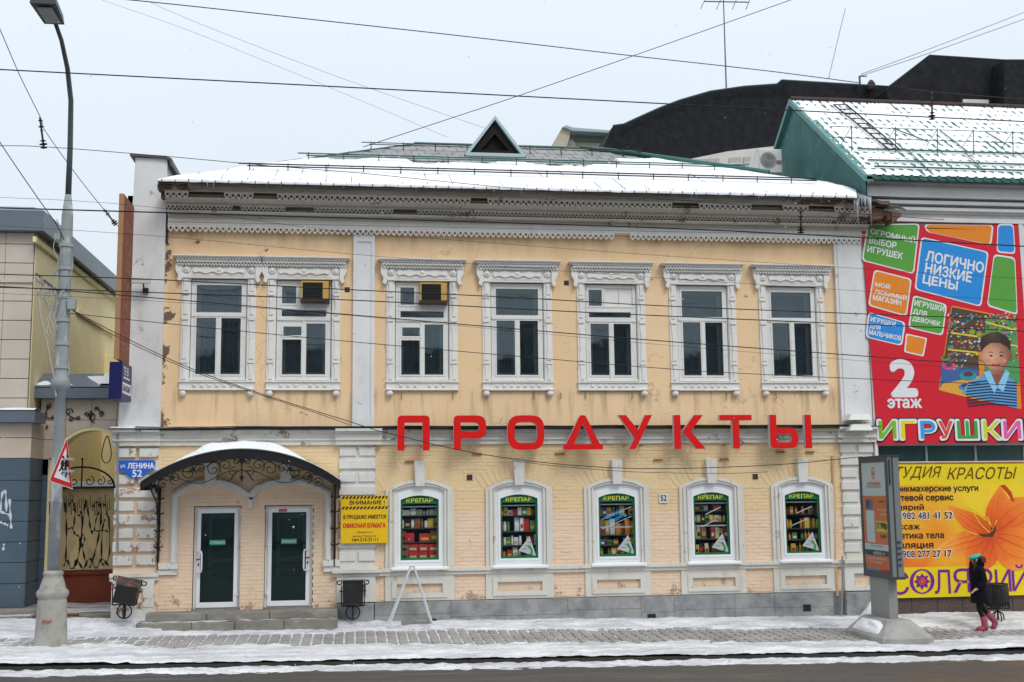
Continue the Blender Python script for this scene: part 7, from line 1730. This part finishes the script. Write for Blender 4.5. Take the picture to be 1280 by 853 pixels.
# iron flourishes on the wall above the arch
b = MB()
for (px, py, r, a0, tn) in ((60, 508, .07, 0, 1.2), (57, 520, .06, 2, -1.2), (66, 521, .05, 0, 1.1), (86, 515, .09, 1, -1.2), (88, 524, .06, 0, 1.2), (98, 523, .05, 2, 1.2), (108, 518, .06, 0, -1.2), (114, 522, .10, 1, 1.1), (121, 511, .05, 3, 1.2), (126, 517, .07, 0, -1.3), (113, 517, .05, 2, 1), (58, 534, .04, 1, 1.1)):
    p = at(px, py, YG - .05); b.tube(spiral((p.x, p.z), r * .15, r, a0, tn, 12, 'xz', YG - .05), .011, 4)
for pl in (((54, 521), (58, 514), (61, 508)), ((57, 522), (63, 523), (67, 522)), ((84, 518), (90, 522), (98, 524)), ((105, 518), (112, 519), (118, 518)), ((112, 518), (114, 526), (118, 529)), ((120, 511), (125, 514), (129, 517))):
    b.tube([(at(x, y, YG - .05).x, YG - .05, at(x, y, YG - .05).z) for x, y in pl], .012, 4)
GW(b, 'iron_ornament', C('ornament_brown', (.04, .022, .015)))
# passage behind the arch
pw = thing('passage_wall', 'yellow wall with black graffiti and a red-brown base seen through the arch', 'wall', (-6, 3.6, 0))
YW = 3.6; zA0, zA1 = .98, at(110, 611, YW).z
def PW(b, name, mt, **k):
    o = b.build(name, mt, pw, **k); o.location = (6, -YW, 0); return o
M['dirty_yellow'] = plain('dirty_yellow_render', (.80, .64, .36), .9, .2, 1.2, .3, 30, dirt=(.45, .35, .20), dthr=(.5, .7), dsc=(1, 1, .4)); M['redbrown'] = plain('red_brown_paint', (.26, .055, .022), .7, .2, 2, .2, 20)
PW(MB().box(-7.6, -4.4, YW, YW + .2, zA0 - .05, zA1), 'wall', M['dirty_yellow']); PW(MB().box(-7.6, -4.4, YW - .14, YW + .05, .2, zA0).box(-7.6, -4.4, YW - .19, YW, zA0 - .10, zA0), 'base', M['redbrown'])
PW(MB().box(-7.6, -4.4, YW - .12, YW + .3, zA1, zA1 + .05), 'wall_coping', M['iron'])
b = MB(); rg2 = random.Random(3)
def gstroke(pts, wd, Y=YW - .004):
    P_ = [at(x, y, Y) for x, y in pts]; n = len(P_)
    L_ = []
    for i in range(n):
        d = (P_[min(i + 1, n - 1)] - P_[max(i - 1, 0)]).normalized(); nr = Vector((-d.z, 0, d.x)) * wd * (.6 + .4 * sin(i * 1.3)); L_.append((P_[i] - nr, P_[i] + nr))
    for i in range(n - 1): b.add([L_[i][0], L_[i + 1][0], L_[i + 1][1], L_[i][1]], [(0, 1, 2, 3)])
def curve(pts, k=6):
    out_ = []
    for i in range(len(pts) - 1):
        p0, p1, p2, p3 = pts[max(i - 1, 0)], pts[i], pts[i + 1], pts[min(i + 2, len(pts) - 1)]
        for j in range(k):
            t = j / k; out_.append(tuple(.5 * ((2 * p1[a]) + (-p0[a] + p2[a]) * t + (2 * p0[a] - 5 * p1[a] + 4 * p2[a] - p3[a]) * t * t + (-p0[a] + 3 * p1[a] - 3 * p2[a] + p3[a]) * t ** 3) for a in (0, 1)))
    return out_ + [pts[-1]]
for pl, wd in ((((81, 628), (83, 660), (82, 700), (79, 708)), .026), (((86, 632), (90, 626), (94, 636), (92, 660)), .022), (((92, 636), (99, 645), (101, 640), (103, 660), (97, 700), (92, 711)), .026), (((85, 662), (90, 660), (94, 668), (99, 672), (104, 690), (108, 708)), .026),
               (((107, 625), (110, 640), (113, 660), (116, 668)), .024), (((107, 628), (103, 655), (99, 690), (93, 710)), .022), (((113, 664), (122, 664), (128, 663), (136, 665)), .020), (((116, 634), (121, 628), (126, 634), (125, 660), (119, 690), (112, 710)), .026),
               (((122, 632), (131, 631), (134, 645), (137, 650)), .022), (((125, 655), (131, 650), (128, 662), (127, 700), (131, 708)), .024), (((136, 645), (137, 690), (131, 705)), .022), (((84, 700), (90, 712), (96, 700), (104, 711), (112, 698), (120, 711), (127, 699), (136, 708)), .028), (((99, 676), (103, 668), (106, 676), (101, 684), (99, 676)), .020), (((124, 640), (120, 650), (118, 664)), .020)):
    gstroke(curve(list(pl)), wd)
for k in range(22): x = 80 + k * 2.7; gstroke([(x, 620 + rg2.uniform(-4, 8)), (x + 1, 634 + rg2.uniform(0, 12))], .010)
PW(b, 'graffiti', C('spray_black', (.03, .028, .03), .7))
b = MB()
for pl in (((0, 640), (3, 617), (7, 616), (8, 640)), ((1, 640), (12, 644)), ((12, 624), (13, 645), (14, 661)), ((0, 653), (6, 655), (10, 657)), ((4, 688), (5, 680))): gstroke(curve([tuple(q_) for q_ in pl]), .032, YBk - .006)
LB(b, 'graffiti', C('spray_white', (.62, .66, .70), .6))
b = MB()
for k, pl in enumerate((((61, 628), (64, 628)), ((61, 640), (64, 641)), ((62, 628), (62, 642)), ((61, 655), (64, 652), (63, 660), (61, 666)), ((61, 676), (64, 676), (62, 688)))): gstroke([tuple(q_) for q_ in pl], .018, YG - .03)
GW(b, 'graffiti', C('spray_red', (.40, .02, .03), .6))
o = MB().grid(30, 6, lambda u, v: (-7.4 + 3 * u, YW - .10 + .5 * v, zA1 + .05 + (.10 + .05 * noise.noise(Vector((u * 6, v, 2)))) * (1 - abs(2 * v - 1) ** 3))).build('wall_snow', M['snow'], None, True); tag(o, 'snow on top of the yellow wall behind the arch', None, None, 'stuff')
o = MB().grid(30, 4, lambda u, v: (-7.4 + 3 * u, YW - .21 + .2 * v, zA0 + .012 + .01 * noise.noise(Vector((u * 9, v, 2))))).build('base_snow', M['snow'], None, True); tag(o, 'thin snow on the red-brown base of the yellow wall', None, None, 'stuff')
tag(MB().box(-9, -4.2, 9.0, 9.3, -.2, 6.6).box(-4.95, -4.9, 2.7, 9, -.2, 5.0).build('yard_wall', M['yellow_wall']), 'plain yellow wall at the back of the passage behind the arch', 'wall')
# iron gate arch
ga = thing('iron_gate', 'black wrought iron gate top with scrolls inside the passage arch', 'gate', (-6, 2.75, 0))
Yg = 2.78; gl, gr_, gb, gtp = at(60, 611, Yg).x, at(143, 611, Yg).x, at(100, 610, Yg).z, at(105, 584, Yg).z
cx_, hw_ = (gl + gr_) / 2 + .0, (gr_ - gl) / 2
b = MB().tube([(gl + 6, 0, gb), (gr_ + 6, 0, gb)], .022, 5)
b.tube([(cx_ + 6 + hw_ * cos(pi - pi * i / 16), 0, gb + (gtp - gb) * sin(pi * i / 16)) for i in range(17)], .022, 5)
b.tube([(cx_ + 6, 0, gb), (cx_ + 6, 0, gtp + .16)], .018, 5).lathe([(.001, -.03), (.04, 0), (.001, .04)], (cx_ + 6, 0, gtp + .18), 8)
for s in (-1, 1):
    for (dx, r) in ((.17, .12), (.42, .11), (.62, .07)): b.tube(spiral((cx_ + 6 + s * dx, gb + .15 - (.02 if dx > .5 else 0)), .02, r, 0 if s > 0 else pi, 1.2 * s, 14, 'xz', 0), .011, 4)
b.tube([(gl + 6, 0, .3), (gl + 6, 0, gb)], .03, 5); o = b.build('gate_frame', M['iron'], ga); o.location = (0, 0.03, 0)
# steps of the left building
ls = thing('entrance_steps', 'grey stone steps along the foot of the steel-blue wall and the arch', 'steps', (-8, 1, 0))
for k, (yf, zt_) in enumerate(((.10, .12), (.42, .245), (.75, .36))):
    for (xa2, xb2) in ((-14, -10), (-10, -8.0), (-8.0, -6.55)): MB().cham(xa2 + 8.005, xb2 + 7.995, yf - 1 - (.0), 1.3, -.3, zt_, .015).build('step_slab', M['step'], ls)
for k, (yf, zt_) in enumerate(((.35, .10), (.75, .22))):
    MB().cham(-6.54 + 8, -4.95 + 8, yf - 1, 1.6, -.3, zt_, .015).build('step_slab', M['step'], ls)
MB().box(-6.5 + 8, -5.6 + 8, -.67, -.63, .10, .13).box(-6.5 + 8, -5.7 + 8, -.27, -.24, .22, .25).build('step_edge', M['redbrown'], ls)
tag(MB().grid(20, 20, lambda u, v: (-7.6 + 3.2 * u, 1.3 + 2.3 * v, .23 + .03 * noise.noise(Vector((u * 5, v * 5, 1))))).build('passage_snow', M['snowd'], None, True), 'thin snow on the floor of the arched passage', None, None, 'stuff')
for k, (yf, zt_) in enumerate(((.10, .12), (.42, .245))):
    o = MB().grid(60, 4, lambda u, v, yf=yf, zt_=zt_: (-13 + 6.4 * u, yf + .02 + .28 * v, zt_ + .008 + .012 * noise.noise(Vector((u * 20, v * 2, k))) + .01 * v)).build('step_snow', M['snowd'], None, True); tag(o, 'dusting of snow on the steps below the steel-blue wall', None, None, 'stuff')
# ============================================================= HANGING SIGNS, CAMERA
vb_ = thing('vertical_sign', 'tall faded brown vertical sign projecting from the white firewall', 'sign', (-4.8, -.1, 5.5))
zA_, zB_ = at(155, 450, -1.2).z, at(150, 243, -1.25).z
C('sign_brown', (.26, .085, .045), .7); C('sign_brown_letter', (.33, .15, .10), .7); C('sign_edge', (.40, .22, .10), .6)
XV = -4.70
MB().box(XV + 4.8 - .03, XV + 4.8 + .03, -1.18, -.10, zA_ - 5.5, zB_ - 5.5).build('panel', M['sign_brown'], vb_)
MB().box(XV + 4.8 - .06, XV + 4.8 + .035, -1.21, -1.18, zA_ - 5.5, zB_ - 5.5).build('edge_trim', M['sign_edge'], vb_)
MB().tube([(XV + 4.8, -.8, zB_ - 5.5 - .02), (XV + 4.8 + .0, .1, zB_ - 5.5 - .02)], .02, 4).build('stay', M['rust'], vb_)
hl = (zB_ - zA_) / 8.4
for i, ch in enumerate('ПРОДУКТЫ'):
    o = text(ch, vb_, M['sign_brown_letter'], 0, 0, 0, w=.55, h=hl * .62, bold=.04); o.matrix_local = Matrix.Translation((XV + 4.8 + .035, -.92, zB_ - 5.5 - hl * (i + .85))) @ Matrix.Rotation(pi / 2, 4, 'Z')
bx = thing('cash_machine_sign', 'dark blue box sign with a white band hanging below the brown vertical sign', 'sign', (-4.75, -.1, 5.0))
zb_0, zb_1 = at(155, 499, -1.15).z, at(155, 453, -1.15).z
C('navy', (.012, .012, .10), .4)
MB().cham(-.10, .15, -1.15, -.15, zb_0 - 5, zb_1 - 5, .01).build('box', M['navy'], bx)
MB().box(.151, .155, -1.08, -.22, zb_0 - 5 + .12, zb_0 - 5 + .34).build('white_band', M['print_white'], bx)
for s_, w_, h_, zz_, mt in (('БАНКОМАТ', .78, .13, .165, 'navy'), ('ТЕ·В', .5, .15, .50, 'print_white')):
    o = text(s_, bx, M[mt], 0, 0, 0, w=w_, h=h_, bold=.03); o.matrix_local = Matrix.Translation((.158, -1.05, zb_0 - 5 + zz_)) @ Matrix.Rotation(pi / 2, 4, 'Z')
b = MB()
for k in range(8): b.box(.151, .156, -1.0 + k * .08, -.95 + k * .08, zb_0 - 5 + .42, zb_0 - 5 + .455)
b.build('small_print', M['print_white'], bx)
for z in (-.2, .2): MB().tube([(.02, -.15, z), (.02, .2, z)], .02, 5).build('bracket', M['rustdark'], bx)
cc_ = at(176, 353, -.3); cv = thing('security_camera', 'white security camera on a bracket on the firewall beside the brown sign', 'camera', tuple(cc_))
MB().box(-.17, .20, -.12, .0, -.03, .05).box(-.20, .22, -.14, .02, .05, .065).build('housing', M['unit_white'], cv); MB().tube([(.05, 0, -.03), (.06, .05, -.12), (.07, .20, -.14)], .018, 5).box(.02, .13, .12, .2, -.20, -.10).build('bracket', M['rustdark'], cv)
# floodlight-like boxes at the right end of the belt
for (px, py, l_) in ((1062, 522, 'upper grey floodlight box on the belt course at the right corner'), (1063, 535, 'lower grey floodlight box on the belt course at the right corner')):
    p = at(px + 11, py, -.35); t = thing('floodlight', l_, 'floodlight', tuple(p), 'floodlight boxes at the right corner')
    MB().hull([(-.28, -.12, -.06), (.26, -.12, -.06), (.24, -.05, .08), (-.18, -.05, .08)], [(-.28, .2, -.06), (.26, .2, -.06), (.24, .2, .08), (-.18, .2, .08)]).build('housing', M['plate_white'], t); MB().box(-.02, .02, .15, .3, -.04, .04).build('bracket', M['rustdark'], t)
# down cable / pipe near the right corner
tag(MB().tube([at(1041, 570, -.03), at(1043, 640, -.03), at(1044, 700, -.04), at(1047, 745, -.05)], .028, 6).build('drain_pipe', C('pipe_peach', (.62, .40, .22), .7)), 'thin peach painted pipe running down beside the right brick pier', 'pipe')
tag(MB().tube([at(1053, 695, -.15), at(1053, 735, -.17), at(1052, 775, -.17)], .018, 6).build('downpipe', C('pipe_grey', (.24, .25, .25), .6)), 'short grey pipe in front of the plinth at the right corner', 'pipe')
tag(MB().tube([at(147, 540, -.12), at(147, 690, -.12)], .025, 6).build('corner_pipe', C('pipe_grey', (.16, .17, .17))), 'grey conduit on the left edge of the peach building', 'pipe')
tag(MB().tube([at(134, 545, -.2) + Vector((.085 * sin(a) * (1 - .5 * cos(a)), 0, -.28 + .28 * cos(a))) for a in [i * pi / 8 for i in range(17)]], .012, 5).build('cable_loop', M['cable']), 'loop of spare black cable hanging from the belt at the left corner', 'cable')
# ============================================================= WIRES
def wire(label, pts, Y, r=.009, mt='cable', Yb=None, k=8, name='overhead_wire', cat='wire', mesh_only=False):
    n = len(pts); P_ = []
    cp = curve(list(pts), k)
    for i, (x, y) in enumerate(cp): P_.append(at(x, y, Y + ((Yb - Y) * i / (len(cp) - 1) if Yb is not None else 0)))
    r = r * .72
    o = MB().tube(P_, r, 5).build(name, M[mt], None, True); tag(o, label, cat, 'overhead wires'); return o
wire('thick wire crossing the sky high above the roof from the upper left', [(-20, -12), (150, -1), (430, 29), (610, 49), (790, 70), (960, 89), (1075, 104)], -9, .011, Yb=-6)
wire('long wire crossing the sky from the left edge to the dark mansard roof', [(-20, 85.5), (0, 87), (430, 109), (835, 130), (989, 138), (1150, 146), (1300, 153)], -9, .013)
wire('thin wire running above the roof and down onto the snowy eave', [(-20, 183), (51, 183.5), (211, 196), (343, 208), (454, 217), (637, 235), (820, 248), (1010, 263), (1180, 275)], -7, .008)
wire('thick wire crossing the carved cornice along its whole length', [(-20, 259), (0, 260), (430, 272.5), (860, 286.5), (1280, 308), (1310, 310)], -10, .013)
wire('topmost of the wires crossing the upstairs windows', [(-20, 342), (0, 343), (190, 349.5), (430, 362), (640, 372), (860, 384), (1280, 400), (1310, 401)], -9, .010)
wire('second wire from the top across the upstairs windows', [(-20, 359), (81, 362), (430, 375), (640, 386), (860, 396.5), (1280, 414), (1310, 415)], -9.5, .010)
wire('thick third wire across the upstairs windows starting at the lamp post', [(-20, 357.5), (88, 364), (430, 393), (640, 411), (860, 429), (1280, 460), (1310, 462)], -2.3, .014)
wire('lowest wire crossing the upstairs windows near their sills', [(88, 392), (250, 409), (430, 426.5), (640, 445), (860, 463), (1060, 473), (1300, 483)], -2.3, .010)
wire('faint wire just under the carved cornice', [(-20, 246), (169, 257), (430, 290), (562, 300), (860, 322), (1300, 350)], -8, .004)
wire('faint wire between the cornice and the window heads', [(-20, 281), (205, 296), (430, 317), (640, 334), (860, 350), (1300, 378)], -8, .004)
wire('faint wire over the window heads ending at the banner', [(-20, 366), (200, 377), (430, 394), (860, 434), (1300, 468)], -8, .0035)
wire('sagging black cable from the lamp post past the shop letters to the light box', [(86, 385), (130, 409), (225, 455), (316, 489), (430, 525), (490, 543), (621, 571), (780, 585.5), (956, 582), (1078, 571)], -2.2, .011, Yb=-2.0)
wire('second cable sagging from the lamp post to the belt of the building', [(88, 386), (125, 410), (228, 459), (320, 492), (400, 518), (436, 531)], -2.2, .010, Yb=-.3)
wire('thin cable across the shop window arches', [(640, 576), (700, 583), (790, 590), (900, 592), (960, 590)], -.4, .008)
wire('diagonal wire rising to the right across the sky', [(454, 184), (645, 121), (820, 60), (989, 0), (1030, -14)], 2, .013)
wire('diagonal wire falling from the upper left to the firewall', [(-15, 5), (0, 37), (25, 95), (51, 148), (56, 163), (95, 218), (138, 272), (163, 300)], -6, .010, Yb=-.2)
wire('twisted cable falling behind the left roof to the lamp post', [(-10, 160), (0, 178), (24, 214), (51, 253), (70, 280), (80, 300)], -3.4, .013, Yb=-2.7)
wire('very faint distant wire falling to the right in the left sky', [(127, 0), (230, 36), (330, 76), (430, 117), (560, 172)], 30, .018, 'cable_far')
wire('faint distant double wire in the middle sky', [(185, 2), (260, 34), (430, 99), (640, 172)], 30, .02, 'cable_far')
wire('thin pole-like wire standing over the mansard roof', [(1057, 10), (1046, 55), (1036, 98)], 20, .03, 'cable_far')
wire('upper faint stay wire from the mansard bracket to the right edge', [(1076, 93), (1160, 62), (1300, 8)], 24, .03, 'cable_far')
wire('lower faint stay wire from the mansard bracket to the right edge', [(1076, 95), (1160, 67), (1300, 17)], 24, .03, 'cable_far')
wire('rust coloured span wire over the tiled roof', [(1118, 108), (1165, 115), (1300, 126)], -5, .011, 'rustdark')
for Yc, zc_, lab in ((-.24, 4.075, 'upper black cable lying along the belt above the shop letters'), (-.22, 4.03, 'lower black cable lying along the belt above the shop letters')):
    tag(MB().tube([(x * .5, Yc - .0, zc_ + .012 * noise.noise(Vector((x * .6, Yc, zc_)))) for x in range(-9, 23)], .016, 5).build('belt_cable', M['cable'], None, True), lab, 'cable')
def insul(x1, y1, x2, y2, Y, lab):
    a, c = at(x1, y1, Y), at(x2, y2, Y); d = c - a; b = MB().tube([a, c], .018, 5)
    for t, r in ((.1, .04), (.3, .05), (.42, .03), (.75, .05), (.86, .07), (.97, .06)): b.tube([a + d * (t - .03), a + d * t, a + d * (t + .03)], [.01, r, .01], 8)
    tag(b.build('insulator', M['rustdark'], None, True), lab, 'insulator', 'insulators on the wires')
insul(50, 147, 55, 186, -5.3, 'rusty insulator pair hanging on the diagonal wire beside the lamp arm'); insul(1165, 115, 1165, 150, -5, 'rusty insulator hanging in front of the snowy tiled roof'); insul(1001, 262, 1001, 292, -8, 'rusty insulator hanging in front of the right end of the cornice')
insul(130, 262, 145, 281, -1.5, 'small insulator near the lower end of the diagonal wire')
# snow on the left part of the belt
o = MB().grid(60, 5, lambda u, v: (-5.0 + 2.5 * u, -.27 + .26 * v, 4.062 + .03 * (1 - abs(2 * v - 1) ** 3) * (1 - .7 * u) * (1 + .6 * noise.noise(Vector((u * 10, v, 4)))))).build('belt_snow', M['snow'], None, True); tag(o, 'thin snow on the belt ledge at the left corner of the peach building', None, None, 'stuff')
# falling flakes
b = MB(); rs_ = random.Random(99)
for k in range(170):
    px, py = rs_.uniform(0, 1280), rs_.uniform(0, 850); Y = rs_.uniform(-17, -2); p = at(px, py, Y); r = rs_.uniform(.003, .008)
    b.add([p + Vector((r, 0, 0)), p + Vector((-r, 0, 0)), p + Vector((0, r, 0)), p + Vector((0, -r, 0)), p + Vector((0, 0, r)), p + Vector((0, 0, -r * 1.6))], [(0, 2, 4), (2, 1, 4), (1, 3, 4), (3, 0, 4), (2, 0, 5), (1, 2, 5), (3, 1, 5), (0, 3, 5)])
tag(b.build('snowflakes', M['snow']), 'scattered snowflakes falling through the air over the street', None, None, 'stuff')

# ============================================================= THE OTHER SIDE OF THE STREET (unseen, added for reflections in the panes)
ob = thing('added_terrace_building', 'unseen three-storey grey building added across the street for reflections in the panes', 'building', (0, -50, 0))
M['terrace'] = plain('added_terrace_render', (.30, .32, .33), .9, .2, .5, 0)
wl_h = []
for k in range(16):
    for z in (1.2, 5.0, 9.0): wl_h.append((-38 + k * 5.2, -36.2 + k * 5.2, z, z + 2.1))
b = MB()
for (a, c, z0, z1) in [(-42, 46, -1, 13)]:
    b.holed(a, c, z0, z1, wl_h, 0, -.3)
o = b.build('wall', M['terrace'], ob)
MB().box(-42, 46, -12, -.3, -1, 13).build('core', M['room'], ob); MB().box(-42.3, 46.3, -12, .4, 13, 13.3).build('roof', M['snow'], ob)
for h_ in wl_h: MB().box(h_[0], h_[1], -.2, -.18, h_[2], h_[3]).build('window', M['curtain'], ob)
def bare_tree(x, y, seed, lab):
    r = random.Random(seed); b = MB(); t = thing('bare_tree', lab, 'tree', (x, y, -.3), 'bare trees across the street')
    def br(p, d, L_, rad, lv, bb):
        q = p + d * L_; mid = p + d * L_ * .5 + Vector((r.uniform(-.1, .1), r.uniform(-.1, .1), 0)) * L_ * .3
        bb.tube([p, mid, q], [rad, rad * .8, rad * .62], 5 if lv < 2 else 3, False)
        if lv < 5:
            for k in range(2 if lv > 1 else 3):
                n_ = (d + Vector((r.uniform(-.8, .8), r.uniform(-.8, .8), r.uniform(-.1, .6)))).normalized(); br(q.lerp(p, r.uniform(0, .35)), n_, L_ * r.uniform(.68, .88), rad * .58, lv + 1, bb)
    tr = MB().tube([(0, 0, 0), (0, 0, 1.5), (.1, 0, 2.6)], [.2, .16, .14], 8); tr.build('trunk', M['rustdark'], t, True)
    br(Vector((.1, 0, 2.5)), Vector((0, 0, 1)), 2.6, .14, 0, b); b.build('crown', M['rustdark'], t)
for k, (x, y) in enumerate(((-16, -38), (-8.5, -37), (2, -39), (14, -38), (27, -37))): bare_tree(x, y, 40 + k, ('first', 'second', 'third', 'fourth', 'fifth')[k] + ' bare dark tree from the left across the street')
